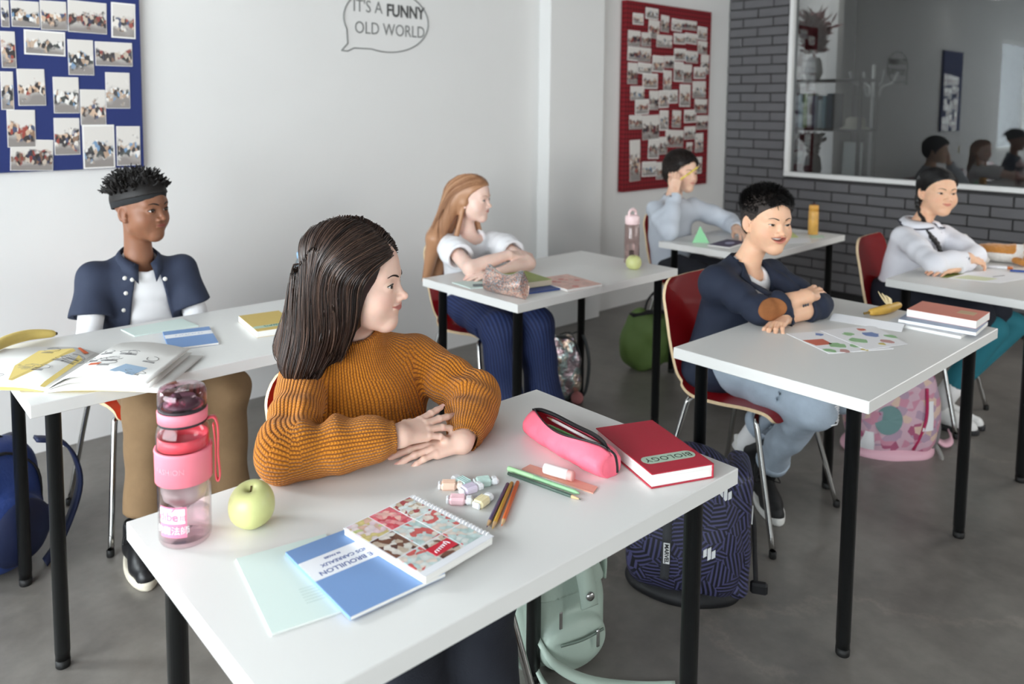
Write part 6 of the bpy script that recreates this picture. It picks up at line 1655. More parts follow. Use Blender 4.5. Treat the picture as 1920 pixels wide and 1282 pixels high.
def pencil(a, b_, col, name, label, group='coloured pencils on the front desk', r=.0037, z=None, tipz=0.0, flip=False):
    a = Vector((a[0], a[1], DZ + r + (z or 0))); q = Vector((b_[0], b_[1], DZ + r + (z or 0) + tipz)); L = (q - a).length; d = (q - a).normalized()
    t = empty('pencil', a); t.rotation_euler = d.to_track_quat('X', 'Z').to_euler(); tag(t, label, 'pencil', group); m = mat('pencil_' + name, rgb(*col), .35)
    MX = Matrix.Rotation(PI / 2, 3, 'Y')
    MB().lathe([(0, 0), (r, 0), (r, L - .022), (r * .98, L - .021)], 6, M=MX).build('barrel', m, t); MB().lathe([(r * .98, L - .0215), (.0013, L - .0055)], 12, M=MX).build('wood_tip', WOOD, t); MB().lathe([(.0013, L - .0055), (0, L)], 10, M=MX).build('lead', m, t)
    return t
pencil((1.003, 1.068), (.867, .976), (92, 78, 118), 'purple', 'purple pencil, leftmost of three beside the spiral pad'); pencil((1.012, 1.066), (.871, .966), (216, 172, 62), 'yellow', 'yellow pencil, middle of three beside the spiral pad'); pencil((1.023, 1.061), (.889, .962), (224, 108, 44), 'orange', 'orange pencil, rightmost of three beside the spiral pad')
pencil((1.034, 1.100), (1.066, .934), (66, 86, 76), 'dark_green', 'dark green pencil with gold lettering beside the light green pen', None)
pen = empty('felt_pen', (1.047, 1.114, DZ + .0049)); pen.rotation_euler = (0, 0, math.atan2(.950 - 1.114, 1.080 - 1.047)); tag(pen, 'light green felt pen lying parallel to the dark green pencil', 'pen')
MX = Matrix.Rotation(PI / 2, 3, 'Y'); G1 = mat('pen_green', rgb(150, 196, 150), .35)
MB().lathe([(0, 0), (.0044, .001), (.0047, .05), (.0047, .072), (.0043, .0725), (.0043, .155), (.003, .160), (.0012, .166), (0, .166)], 16, M=MX).build('barrel', G1, pen)
MB().lathe([(.0048, .0), (.0052, .002), (.0052, .060), (.0047, .062)], 16, M=MX).build('cap', mat('pen_green_cap', rgb(168, 208, 160), .35), pen)
flat('ruler', [(1.072, 1.100), (1.098, 1.103), (1.131, .951), (1.105, .940)], DZ, .002, mat('coral_clear_ruler', rgb(222, 160, 140), .3, noise=.12, nscale=60), 'short coral patterned ruler beside the green pens', 'ruler')
er = empty('eraser', (1.092, 1.056, DZ + .013)); er.rotation_euler = (0, 0, math.atan2(-.062, .018)); tag(er, 'white and pink cylinder eraser on the coral ruler', 'eraser')
MB().lathe([(0, 0), (.0095, 0), (.0108, .002), (.0108, .052), (.0106, .0522)], 20, M=MX).build('paper_sleeve', mat('eraser_sleeve', rgb(240, 226, 224), .6, noise=.1, nscale=120), er); MB().lathe([(.0104, .052), (.0104, .061), (.009, .064), (0, .064)], 20, M=MX).build('rubber_end', mat('eraser_pink', rgb(232, 170, 166), .6), er)
# pencil case
pc = empty('pencil_case', (1.185, .962, DZ), math.atan2(1.245 - .962, 1.222 - 1.185)); tag(pc, 'open pink zipped pencil case full of pencils on the front desk', 'pencil case')
PK = mat('pink_nylon', rgb(246, 112, 134), .6, noise=.06, nscale=120, bump=.35, bscale=45); DKP = mat('pink_lining', rgb(150, 34, 56), .8)
Lc = .262
def sec(u, v):
    """u along, v from left rim round the bottom to right rim"""
    s = math.sin(PI * min(max(u, .0), 1)) ; e = min(1, min(u, 1 - u) / .10); w = .041 * (.55 + .45 * math.sqrt(max(0, e)) if e < 1 else 1) * (1 - .12 * u); h = .058 * (.80 + .2 * math.sqrt(max(0, e)))
    op = .027 * max(0, math.sin(PI * min(1, max(0, (u - .06) / .88)))) ** .8 + .0008
    a = -1.02 + 2.04 * v; wr = .0012 * math.sin(u * 47 + v * 9) + .0015 * math.sin(u * 23 - v * 14)
    ang = a * PI * .5 * 1.62
    y = (w + wr) * math.sin(ang) ; z = .0 + h * (.46 - .50 * math.cos(ang)); z = max(z, .0008)
    t = max(0, (abs(v - .5) * 2 - .72) / .28)
    y = y * (1 - t) + (op if v > .5 else -op) * t; z = z * (1 - t) + (h * (.93 + .05 * math.sin(u * 9)) ) * t
    return Vector((u * Lc, y + .006 * math.sin(u * 3), z))
b = MB(); b.grid(sec, 40, 28); pb = b.build('pouch', [PK, DKP], pc); md = pb.modifiers.new('solid', 'SOLIDIFY'); md.thickness = .0022; md.offset = 0
b = MB()
for v in (0, 1): 
    MB; pts = [sec(u, v) + Vector((0, 0, .0012)) for u in np.linspace(.03, .97, 36)]; b.ribbon(pts, (0, .5 if v else -.5, .85), .009, .002)
b.build('zip', mat('black_zip', rgb(24, 22, 24), .5), pc)
for u in (0, 1):
    b = MB(); b.add([sec(u, v) for v in np.linspace(0, 1, 20)], [tuple(range(20)) if u == 0 else tuple(range(20))[::-1]]); b.build('end_panel', PK, pc)
b = MB(); q = sec(.03, .5); b.tube([Vector((.008, .004, .055)), Vector((-.004, .004, .055))], .0025, 8); b.ribbon(catmull([(-.002, .004, .055), (-.010, .0, .048), (-.012, -.004, .028), (-.011, -.006, .012)], 4), (0, 1, 0), .0055, .0015); b.build('zip_pull', mat('black_zip', rgb(24, 22, 24), .5), pc)
M_pc = rotz(pc.rotation_euler[2])
def pin(u0, y0, u1, y1, zz, col, nm, lab, r=.0035):
    a = Vector((1.185, .962, 0)) + M_pc @ Vector((u0 * Lc, y0, 0)); q = Vector((1.185, .962, 0)) + M_pc @ Vector((u1 * Lc, y1, 0)); return pencil((a.x, a.y), (q.x, q.y), col, nm, lab, 'pencils inside the pink case', r, zz)
pin(.10, -.004, .78, .010, .036, (110, 168, 104), 'leaf', 'mid green pencil inside the pink case', .0045); pin(.14, .006, .80, -.006, .026, (150, 90, 60), 'brown', 'brown pencil inside the pink case'); pin(.12, -.012, .84, -.010, .042, (226, 214, 214), 'white', 'whitish pencil inside the pink case'); pin(.16, .012, .72, .013, .030, (60, 120, 84), 'bottle', 'deep green pencil inside the pink case')
# biology book
ux = Vector((-.084, -.212)).normalized(); CRIM = mat('crimson_cloth', rgb(176, 40, 58), .6, noise=.05, nscale=200, bump=.12, bscale=300)
bk = slab('book', (1.290, 1.093), ux, .229, .142, DZ, .030, CRIM, PG, 'thick crimson hardback lettered BIOLOGY on the front desk', 'book', spine='l', cth=.0025)
pts = []
for k in range(13): a = PI / 2 + PI * k / 12; pts.append((.026 * 0 + .170 + .0165 * math.sin(a) * 1, .024 + .0165 * math.cos(a) if False else .024 - .0165 * abs(math.sin(PI * k / 12)) * 0))
pill = [(.176 + .0155 * math.cos(a), .026 + .0155 * math.sin(a)) for a in np.linspace(-PI, 0, 12)] + [(.176 + .0155 * math.cos(a), .116 + .0155 * math.sin(a)) for a in np.linspace(0, PI, 12)]
lbp = MB().prism(pill, .0301, .0304).build('title_plate', mat('sage_plate', rgb(176, 198, 178), .5), bk)
text_mesh('title_lettering', 'BIOLOGY', .0235, mat('dark_ink', rgb(52, 62, 54), .6), lbp, Matrix.Translation((.176, .071, .0306)) @ Matrix(((0, 1, 0, 0), (-1, 0, 0, 0), (0, 0, 1, 0), (0, 0, 0, 1))), 'CENTER', .00005, .0001, 1.1)

# ---- left desk
def banana(pts, r, label, m, peeled=False):
    P = catmull(pts, 6); n = len(P); rs = [r * (.34 + .66 * math.sin(PI * min(1, max(0, (i / (n - 1)) * .94 + .05))) ** .5) for i in range(n)]; rs[0] = r * .3; rs[-1] = r * .35
    b = MB(); b.tube(P, rs, 5); V = b.v
    o = MB(); o.tube(P, rs, 10); q = o.build('banana', m, sub=1); tag(q, label, 'banana')
    s = MB(); d = (P[0] - P[1]).normalized(); s.tube([P[0] - d * .004, P[0] + d * .010, P[0] + d * .020], [r * .3, r * .24, r * .28], 7); s.build('stalk', mat('banana_stalk', rgb(128, 104, 56), .8), q)
    s = MB(); d = (P[-1] - P[-2]).normalized(); s.tube([P[-1] - d * .003, P[-1] + d * .004], [r * .34, r * .2], 7); s.build('blossom_end', mat('banana_end', rgb(70, 54, 40), .8), q); return q
BAN = mat('banana_skin', rgb(222, 196, 112), .5, noise=.10, nscale=30); BAN2 = mat('banana_skin_ripe', rgb(214, 170, 76), .5, noise=.25, nscale=40)
banana([(.375, 2.560, DZ + .030), (.43, 2.627, DZ + .032), (.50, 2.672, DZ + .028), (.575, 2.680, DZ + .016)], .0185, 'whole banana behind the open magazine on the left desk', BAN)
mg = empty('magazine', (.441, 2.191, DZ), math.atan2(.75, .66)); tag(mg, 'open illustrated magazine overhanging the front edge of the left desk', 'magazine')
# local x along the fold, y to the left page, -y to the right page
YEL = mat('magazine_yellow', rgb(232, 208, 124), .55); ORG = mat('magazine_orange', rgb(214, 104, 62), .55); SKY = mat('magazine_blue', rgb(168, 196, 222), .55); PEN = mat('drawing_line', rgb(96, 94, 96), .6); REDP = mat('magazine_red_print', rgb(176, 60, 70), .5, noise=.5, nscale=120)
def page(side, w, h0, lift, z0, nm, m, th=.0008, x0=0.0, x1=.285, par=None, sag=0.0):
    def fn(u, v):
        y = w * u; z = z0 + lift * math.sin(PI * min(1, u * 1.05)) ** .9 * (1 - .25 * u) + h0 * min(1, u * 5) - sag * max(0, u - .7) ** 2
        return Vector((x0 + (x1 - x0) * v, side * y, z))
    b = MB(); b.grid(fn, 18, 4); o = b.build(nm, m, par or mg, solid=th); return fn
page(1, .285, .0, .004, .0012, 'cover', YEL); page(-1, .285, .0, .004, .0012, 'cover', YEL)
for k in range(3): page(1, .282, .004 * (k + 1), .008, .0022 + .0015 * k, 'page', PG)
page(-1, .30, .003, .006, .0022, 'page', PG, x0=-.012); page(-1, .268, .010, .016, .004, 'page', PG)
fr_ = page(-1, .262, .020, .020, .006, 'page', PG, th=.003); fl_ = page(1, .280, .014, .008, .0068, 'page', PG)
b = MB(); b.grid(lambda u, v: Vector((.005 + .27 * v, -.232 - .024 * u, .0170 - .004 * u)), 4, 4); b.build('red_printed_page', REDP, mg, solid=.0008)
def onpage(fn, pts, side_w, m, nm):
    """flat shape printed on a page: pts = (u, v)"""
    c = [sum(p[k] for p in pts) / len(pts) for k in (0, 1)]; V = [fn(*c) + Vector((0, 0, .0022))] + [fn(*p) + Vector((0, 0, .0022)) for p in pts]
    n = len(pts); MB().add(V, [(0, 1 + i, 1 + (i + 1) % n) for i in range(n)]).build(nm, m, mg)
onpage(fl_, [(.02, .02), (.05, .75), (.25, .95), (.55, .85), (.52, .4), (.35, .02)], 1, YEL, 'yellow_print')
onpage(fr_, [(.55, .14), (.80, .10), (.85, .32), (.62, .34)], 1, SKY, 'blue_print'); onpage(fr_, [(.25, .3), (.36, .3), (.36, .36), (.25, .36)], 1, ORG, 'orange_print'); onpage(fl_, [(.1, .88), (.22, .97), (.2, .99), (.08, .93)], 1, ORG, 'orange_print')
random.seed(12)
for fn, uu, vv in ((fr_, (.15, .85), (.15, .95)), (fl_, (.1, .8), (.1, .92))):
    b = MB()
    for k in range(9):
        cu, cv = random.uniform(*uu), random.uniform(*vv); ru, rv = random.uniform(.05, .11), random.uniform(.03, .06); a0 = random.uniform(0, 3)
        b.tube([fn(min(.98, max(.02, cu + ru * math.cos(a0 + t))), min(.98, max(.02, cv + rv * math.sin(a0 + t)))) + Vector((0, 0, .0018)) for t in np.linspace(0, 5.2, 14)], .0006, 4)
        for j in range(3): b.tube([fn(min(.97, max(.02, cu - .06 + .03 * t)), min(.98, max(.02, cv - rv - .02 - .012 * j))) + Vector((0, 0, .0018)) for t in range(5)], .0005, 3)
    tag(b.build('line_drawings', PEN, mg), kind='stuff')
flat('sheet', [(.758, 2.650), (.768, 2.545), (.968, 2.535), (.956, 2.656)], DZ, .003, PALEG, 'pale mint exercise book behind the blue notebook on left desk', 'notebook')
ux = Vector((.80 - .847, 2.33 - 2.521)).normalized(); t = slab('notebook', (.847, 2.521), ux, .196, .142, DZ, .007, BLUEC, PG, 'small blue notebook with white band on the left desk', 'notebook', spine='r', hard=False, cth=.0008)
MB().box((.066, .071, .0072), (.040, .1415, .0003)).build('title_band', WHT, t); marks('faint_lettering', t, (.066, .030), (.066, .115), .008, .0075, mat('faint_ink', rgb(176, 190, 214), .6), 9)
ux = Vector((1.05 - 1.083, 2.272 - 2.486)).normalized(); YB = mat('mustard_card', rgb(206, 178, 94), .55); t = slab('book', (1.092, 2.500), ux, .215, .138, DZ, .021, YB, PG, 'thick mustard yellow paperback on the left desk', 'book', spine='l', hard=False, cth=.001)
pill = [(.172 + .014 * math.cos(a), .012 + .014 * math.sin(a)) for a in np.linspace(-PI, 0, 9)] + [(.172 + .014 * math.cos(a), .126 + .014 * math.sin(a)) for a in np.linspace(0, PI, 9)]
l_ = MB().prism([(x, max(.0, min(.138, y))) for x, y in pill], .0212, .0214).build('title_plate', mat('sage_plate', rgb(176, 198, 178), .5), t); marks('blurred_lettering', l_, (.172, .034), (.172, .104), .013, .0216, mat('soft_green_ink', rgb(96, 134, 112), .6), 9)
wb_ = empty('water_bottle', (1.352, 2.545, DZ)); tag(wb_, 'clear plastic water bottle with light blue cap behind the dark-haired girl', 'bottle')
MB().lathe([(0, .002), (.026, .0), (.031, .006), (.031, .05), (.029, .055), (.031, .06), (.031, .075), (.029, .08), (.031, .085), (.031, .13), (.026, .155), (.014, .18), (.013, .192), (.012, .192), (.013, .18), (.025, .154), (.030, .13), (.030, .006), (0, .004)], 28).build('bottle_body', plastic('clear_blue_plastic', (.90, .95, .98), 1.35), wb_)
MB().lathe([(0, .180), (.0155, .180), (.0158, .200), (.014, .203), (0, .203)], 24).build('cap', mat('light_blue_cap', rgb(140, 180, 216), .4), wb_); MB().lathe([(.0313, .085), (.0315, .085), (.0315, .125), (.0313, .125)], 28).build('label', mat('bottle_label', rgb(206, 216, 224), .5), wb_)

# ---- middle desk
sq = empty('pencil_case', (2.052, 2.212, DZ), math.atan2(2.110 - 2.315, 2.058 - 2.040)); tag(sq, 'glittering copper and silver sequin pencil case on the middle desk', 'pencil case')
def glitter():
    m = bpy.data.materials.new('copper_silver_sequins'); m.use_nodes = True; n, l = nt(m); b = n['Principled BSDF']; b.inputs['Roughness'].default_value = .3; b.inputs['Metallic'].default_value = .6
    tc = n.new('ShaderNodeTexCoord'); v = n.new('ShaderNodeTexVoronoi'); v.inputs['Scale'].default_value = 330; l.new(tc.outputs['Object'], v.inputs['Vector']); s = n.new('ShaderNodeSeparateColor'); l.new(v.outputs['Color'], s.inputs[0])
    nz = n.new('ShaderNodeTexNoise'); nz.inputs['Scale'].default_value = 16; l.new(tc.outputs['Object'], nz.inputs['Vector'])
    ad = n.new('ShaderNodeMath'); ad.operation = 'MULTIPLY_ADD'; l.new(nz.outputs['Fac'], ad.inputs[0]); ad.inputs[1].default_value = 1.6; l.new(s.outputs[0], ad.inputs[2]); sb_ = n.new('ShaderNodeMath'); sb_.operation = 'SUBTRACT'; l.new(ad.outputs[0], sb_.inputs[0]); sb_.inputs[1].default_value = .75
    r = n.new('ShaderNodeValToRGB'); r.color_ramp.interpolation = 'CONSTANT'
    for c, p_ in (((110, 112, 116), 0), ((172, 178, 182), .3), ((224, 172, 150), .52), ((196, 132, 112), .7), ((240, 214, 200), .86)):
        if p_ in (0, .3): r.color_ramp.elements[0 if p_ == 0 else 1].position = p_; r.color_ramp.elements[0 if p_ == 0 else 1].color = (*rgb(*c), 1)
        else: e = r.color_ramp.elements.new(p_); e.color = (*rgb(*c), 1)
    l.new(sb_.outputs[0], r.inputs[0]); l.new(r.outputs[0], b.inputs['Base Color'])
    bp = n.new('ShaderNodeBump'); bp.inputs['Strength'].default_value = .8; bp.inputs['Distance'].default_value = .002; l.new(s.outputs[1], bp.inputs['Height']); l.new(bp.outputs['Normal'], b.inputs['Normal']); return m
b = MB(); 
def sqf(u, v):
    a = 2 * PI * u; x = -.10 + .20 * v; e = math.sqrt(max(.05, math.sin(PI * min(.97, max(.03, v))))); c, s = math.cos(a), math.sin(a)
    z = .046 + .046 * s; w = .032 * (1 - .82 * max(0, s) ** 1.4) * (.6 + .4 * e); return Vector((x + .006 * math.sin(u * 6 + v * 9), c * w, max(.0005, z * (1 + .16 * math.cos(v * 6.3)))))
b.grid(sqf, 30, 22, closeu=True); b.add([sqf(k / 30, 0) for k in range(30)], [tuple(range(30))]); b.add([sqf(k / 30, 1) for k in range(30)], [tuple(range(30))[::-1]]); b.build('pouch', glitter(), sq)
b = MB(); b.ribbon([sqf(.25, v) + Vector((0, 0, .0008)) for v in np.linspace(.04, .96, 16)], (0, 1, 0), .007, .0022); b.build('zip', mat('silver_zip', rgb(200, 200, 196), .35, metal=.6), sq)
ux = Vector((2.276 - 2.161, 2.10 - 2.195)); t = slab('notebook', (2.128, 2.155), (.985, -.17), .16, .205, DZ, .006, mat('royal_blue_card', rgb(52, 78, 142), .5), PG, 'royal blue notebook under the green book on the middle desk', 'notebook', spine='r', hard=False, cth=.0008); MB().box((.08, .115, .0062), (.159, .04, .0003)).build('title_band', mat('beige_band', rgb(196, 186, 178), .6), t)
slab('book', (2.150, 2.215), (.985, -.17), .145, .19, DZ + .0064, .024, mat('olive_green_cover', rgb(142, 154, 76), .5, noise=.25, nscale=12), PGC, 'thick olive green book behind the sequin pencil case', 'book', spine='l', hard=False, cth=.001)
t = slab('magazine', (2.272, 2.085), (.985, -.13), .185, .225, DZ + .0003, .010, mat('coral_picture_cover', rgb(222, 172, 158), .35, noise=.5, nscale=34), PG, 'thin magazine with coral pink cover on the middle desk', 'magazine', spine='l', hard=False, cth=.0008)
b = MB(); random.seed(3)
for k in range(9): x, y = random.uniform(.02, .165), random.uniform(.02, .205); b.lathe([(0, 0), (random.uniform(.008, .016), 0)], 12, c=(x, y, .0103))
b.build('cover_picture', mat('coral_rosettes', rgb(206, 116, 104), .4), t)
flat('notebook', [(2.02, 2.50), (2.01, 2.37), (2.11, 2.33), (2.20, 2.39), (2.13, 2.47)], DZ, .003, PALEG, 'pale mint exercise book at the corner of the middle desk', 'notebook')
pb_ = MB(); pb_.tube([(2.035, 2.385, DZ + .0085), (2.115, 2.34, DZ + .0085)], .0048, 8); tag(pb_.build('pen', mat('dark_grey_pen', rgb(80, 84, 84), .4)), 'dark grey pen beside the sequin pencil case', 'pen')
apple((2.826, 2.197, DZ), .036, 'yellow-green apple beside the slim pink bottle on the middle desk', (.1, .1))
sbt = empty('water_bottle', (2.930, 2.285, DZ)); tag(sbt, 'slim pale pink bottle with loop lid on the middle desk', 'bottle')
MB().lathe([(0, .003), (.030, 0), (.036, .006), (.0365, .10), (.0355, .185), (.031, .192), (.030, .192), (.0345, .184), (.0352, .10), (.0348, .008), (0, .006)], 28).build('bottle_body', plastic('rose_clear_plastic', (.95, .88, .87), 1.4), sbt)
pl = mat('pale_pink_lid', rgb(240, 212, 212), .45); MB().lathe([(.030, .186), (.0335, .188), (.0335, .222), (.026, .230), (0, .231)], 28).build('lid', pl, sbt)
b = MB(); b.tube(catmull([(-.024, 0, .224), (-.022, 0, .246), (0, 0, .256), (.022, 0, .246), (.024, 0, .224)], 5), .005, 8, flat=1.6); b.build('loop_handle', pl, sbt); MB().lathe([(0, .01), (.012, .01), (.012, .06), (0, .064)], 14).build('infuser', mat('dark_infuser', rgb(72, 66, 66), .4), sbt)

# ---- right desk
SH = mat('sheet_white', rgb(240, 240, 242), .6); pics = {'green': (150, 190, 142), 'red': (206, 108, 88), 'blue': (122, 142, 190), 'pink': (196, 150, 144), 'gold': (206, 188, 110)}
s1 = flat('drawing_sheet', [(2.398, 1.235), (2.300, 1.048), (2.500, .943), (2.598, 1.13)], DZ, .0012, SH, 'printed drawing sheet with red and green figures, nearer the blazer boy', 'paper'); s2 = flat('drawing_sheet', [(2.515, 1.180), (2.420, .990), (2.580, .932), (2.715, 1.093)], DZ + .0014, .0008, SH, 'printed drawing sheet with blue and green figures, overlapping the other', 'paper')
random.seed(4)
def blob(o, c, r, key, z, n=11):
    pts = [(c[0] + r * random.uniform(.6, 1.1) * math.cos(2 * PI * k / n), c[1] + r * random.uniform(.6, 1.1) * math.sin(2 * PI * k / n)) for k in range(n)]; deco(o, key + '_print', pts, z, mat('print_' + key, rgb(*pics[key]), .6))
z1, z2 = DZ + .00125, DZ + .00225
deco(s1, 'red_print', [(2.365, 1.165), (2.345, 1.11), (2.40, 1.085), (2.43, 1.13)], z1, mat('print_red', rgb(*pics['red']), .6))
for c, r, k in (((2.33, 1.06), .022, 'green'), ((2.36, 1.03), .018, 'pink'), ((2.40, 1.07), .030, 'green'), ((2.44, 1.03), .022, 'green'), ((2.47, 1.16), .018, 'blue'), ((2.42, .995), .014, 'gold')): blob(s1, c, r, k, z1)
for c, r, k in (((2.50, 1.05), .030, 'green'), ((2.545, 1.10), .020, 'green'), ((2.60, 1.05), .030, 'blue'), ((2.63, 1.095), .016, 'red'), ((2.625, 1.0), .022, 'green'), ((2.56, .985), .022, 'pink'), ((2.52, .985), .014, 'gold')): blob(s2, c, r, k, z2)
tt = MB(); x_ = Vector((2.679 - 2.641, 1.039 - 1.24, 0)).normalized(); y_ = Vector((-x_.y, x_.x, 0)); o_ = Vector((2.672, 1.222, DZ))
tt.add([o_, o_ + x_ * .225, o_ + x_ * .225 + y_ * .045 + Vector((0, 0, .016)), o_ + y_ * .045 + Vector((0, 0, .016)), o_ + x_ * .222 + y_ * .105, o_ + y_ * .105], [(0, 1, 2, 3), (3, 2, 4, 5)]); q = tt.build('folded_paper', SH, solid=.0006); tag(q, 'strip of white paper folded lengthwise on the right desk', 'paper')
slab('book', (2.748, .868), (-.03, 1), .226, .19, DZ, .010, mat('white_glossy_cover', rgb(224, 226, 230), .4), PG, 'thin white book at the bottom of the stack on right desk', 'book', spine='r', hard=False, cth=.0008).location = (2.965, .852, DZ)
bpy.context.view_layer.update()
slab('book', (2.985, .832), (-.10, .995), .228, .175, DZ + .0104, .012, mat('blue_grey_picture_cover', rgb(150, 164, 190), .4, noise=.3, nscale=20), PG, 'blue-grey picture book in the middle of the stack on right desk', 'book', spine='r', hard=False, cth=.0008)
t = slab('book', (3.020, .838), (-.06, 1), .208, .165, DZ + .0226, .026, mat('coral_paper_cover', rgb(220, 140, 122), .5, noise=.06, nscale=20), PG, 'thick coral pink book on top of the stack on right desk', 'book', spine='r', hard=False, cth=.001); MB().box((.05, .07, .0262), (.05, .05, .0003)).build('gold_emblem', mat('print_sand', rgb(206, 176, 140), .5), t)
bn = banana([(2.835, 1.158, DZ + .012), (2.89, 1.135, DZ + .016), (2.95, 1.125, DZ + .018), (3.005, 1.118, DZ + .022)], .0175, 'half-peeled ripe banana beside the book stack on right desk', BAN2)
b = MB()
for a in (-.6, .5, 1.6): b.ribbon(catmull([(2.93, 1.125, DZ + .026), (2.95, 1.14 + .012 * a, DZ + .046), (2.945 + .02 * a, 1.155 + .02 * a, DZ + .062)], 5), (.6, -.4 + .2 * a, .2), [.017 * (1 - .09 * i) for i in range(11)], .002)
b.build('peel', mat('banana_peel_inside', rgb(234, 214, 168), .7), bn)

# ---- back desk
py = empty('paper_pyramid', (3.695, 2.420, DZ), .5); tag(py, 'mint green folded paper pyramid on the back desk', 'paper model'); g = mat('mint_card', rgb(152, 220, 168), .6)
V = [Vector((.052 * math.cos(a), .052 * math.sin(a), 0)) for a in (.3, .3 + 2 * PI / 3, .3 + 4 * PI / 3)] + [Vector((0, 0, .088))]
for f in ((0, 1, 3), (1, 2, 3), (2, 0, 3)): MB().add([V[i] for i in f], [(0, 1, 2)]).build('card_face', g, py, solid=.0008)
ux = Vector((.86, -.22)).normalized()
t = slab('notebook', (3.640, 2.205), (.93, .12), .24, .12, DZ, .007, mat('plum_card', rgb(66, 54, 84), .5), PG, 'dark plum notebook with white oval on the back desk', 'notebook', spine='l', hard=False, cth=.0008)
MB().prism([(.13 + .04 * math.cos(a), .055 + .022 * math.sin(a)) for a in np.linspace(0, 2 * PI, 16)[:-1]], .0071, .0074).build('oval_print', mat('print_lilac', rgb(170, 170, 196), .5), t)
flat('paper', [(3.98, 2.12), (4.16, 2.02), (4.30, 2.10), (4.10, 2.21)], DZ, .001, SH, 'white sheet of paper on the back desk in front of bottle', 'paper'); flat('paper', [(4.10, 2.24), (4.27, 2.15), (4.44, 2.28), (4.26, 2.36)], DZ, .0015, mat('lime_print', rgb(206, 214, 140), .6, noise=.2, nscale=10), 'sheet with lime green print behind the white sheet, back desk', 'paper')
flat('paper', [(4.30, 2.09), (4.38, 2.05), (4.46, 2.10), (4.39, 2.15)], DZ, .001, mat('pale_green_print', rgb(196, 220, 200), .6), 'small pale green card beside the orange bottle', 'paper')
ob = empty('drink_bottle', (4.440, 2.150, DZ)); tag(ob, 'slim orange printed bottle on the back desk', 'bottle')
MB().lathe([(0, .002), (.025, 0), (.0275, .004), (.0275, .135), (.026, .138)], 24).build('bottle_body', mat('orange_printed_can', rgb(218, 166, 84), .4, noise=.45, nscale=26), ob); MB().lathe([(.026, .137), (.0265, .137), (.0265, .168), (.024, .172), (0, .172)], 24).build('cap', mat('orange_cap', rgb(222, 164, 76), .4), ob); b = MB(); b.tube([(-.012, 0, .171), (-.012, 0, .178), (.012, 0, .178), (.012, 0, .171)], .003, 6); b.build('cap_tab', mat('brown_tab', rgb(110, 60, 50), .5), ob)
pt = empty('pencil', (3.722, 2.572, 1.066)); pt.rotation_euler = Vector((.78, -.30, .50)).to_track_quat('X', 'Z').to_euler(); tag(pt, 'yellow pencil held at the temple by the boy in pale blue', 'pencil')
MB().lathe([(0, 0), (.0042, 0), (.0042, .125), (.0040, .126)], 6, M=MX).build('barrel', mat('pencil_lemon', rgb(226, 206, 60), .4), pt); MB().lathe([(.0040, .1255), (.001, .145)], 10, M=MX).build('wood_tip', WOOD, pt)

# ---- far right desk: plush dog and papers
FUR = mat('ginger_plush', rgb(196, 132, 62), .95, noise=.15, nscale=60, bump=.8, bscale=170, sheen=.4); FURW = mat('white_plush', rgb(228, 224, 218), .95, bump=.8, bscale=170, sheen=.4)
def plush():
    c = A(4.335, 1.205, DZ); d = unit((.30, -.95, 0)); s = unit((.95, .30, 0)); T_ = (np.stack([d, -s, A(0, 0, 1.)], 1), c)
    body = U(ell((.02, 0, .043), (.115, .048, .043)), (cone((.10, 0, .05), (.17, -.005, .058), .040, .046), .03))
    wl = lambda f, nm, m, par: cloth(XF(f, T_), c - A(.15, .38, .06), c + A(.28, .22, .22), .0035, nm, m, par, amp=.0015, freq=220)
    o = wl(body, 'plush_dog', FURW, None); tag(o, 'plush dog in ginger and white lying on the far right desk', 'toy')
    wl(INT(OFF(body, .003), U(rbox((.0, 0, .085), (.09, .06, .036), .02), (rbox((.17, 0, .09), (.05, .07, .05), .02), .01))), 'ginger_patch', FUR, o)
    wl(U(cone((-.095, 0, .06), (-.118, .0, .098), .016, .013), (sph((-.10, 0, .05), .02), .01)), 'tail', FUR, o); wl(sph((-.121, 0, .108), .0150), 'tail_tip', FURW, o)
    for sd in (-1, 1): wl(cone((.150, sd * .045, .075), (.135, sd * .062, .030), .017, .022), 'ear', FUR, o)
    wl(ell((.212, 0, .045), (.026, .024, .020)), 'muzzle', FURW, o); b = MB(); b.ball(Vector(to_world(T_, A(.236, 0, .052))), .007, 10, 8); b.build('nose', mat('black_felt', (.01, .01, .01), .6), o)
    for x in (-.06, .09):
        for sd in (-1, 1): wl(cone((x, sd * .035, .022), (x + .03, sd * .062, .016), .018, .0165), 'leg', FUR if x > 0 else FURW, o)
    for sd in (-1, 1): b = MB(); b.ball(Vector(to_world(T_, A(.198, sd * .022, .074))), .0045, 8, 6); b.build('eye', mat('black_bead', (.01, .01, .01), .15), o)
plush()
pp = flat('paper', [(3.745, 1.205), (3.815, 1.03), (4.09, .965), (4.10, 1.14), (3.93, 1.19)], DZ, .001, SH, 'white sheet with pastel drawing on the far right desk', 'paper')
deco(pp, 'pastel_print', [(3.76, 1.195), (3.81, 1.08), (3.90, 1.06), (3.88, 1.17)], DZ + .0011, mat('pastel_lime', rgb(222, 226, 190), .6)); deco(pp, 'dark_stroke', [(3.93, 1.09), (3.925, 1.085), (4.0, 1.06), (4.003, 1.065)], DZ + .0011, mat('drawing_line', rgb(96, 94, 96), .6))
flat('magazine', [(3.735, 1.232), (3.80, 1.13), (3.93, 1.16), (3.88, 1.245)], DZ, .0008, mat('green_yellow_cover', rgb(120, 132, 60), .5, noise=.3, nscale=16), 'green and yellow magazine under the braid girl\'s elbow', 'magazine')
b = MB(); b.tube([(4.125, 1.075, DZ + .005), (4.20, .94, DZ + .005)], .0048, 8); tag(b.build('pen', mat('blue_pen', rgb(60, 92, 168), .4)), 'blue pen at the right edge beside the plush dog', 'pen')
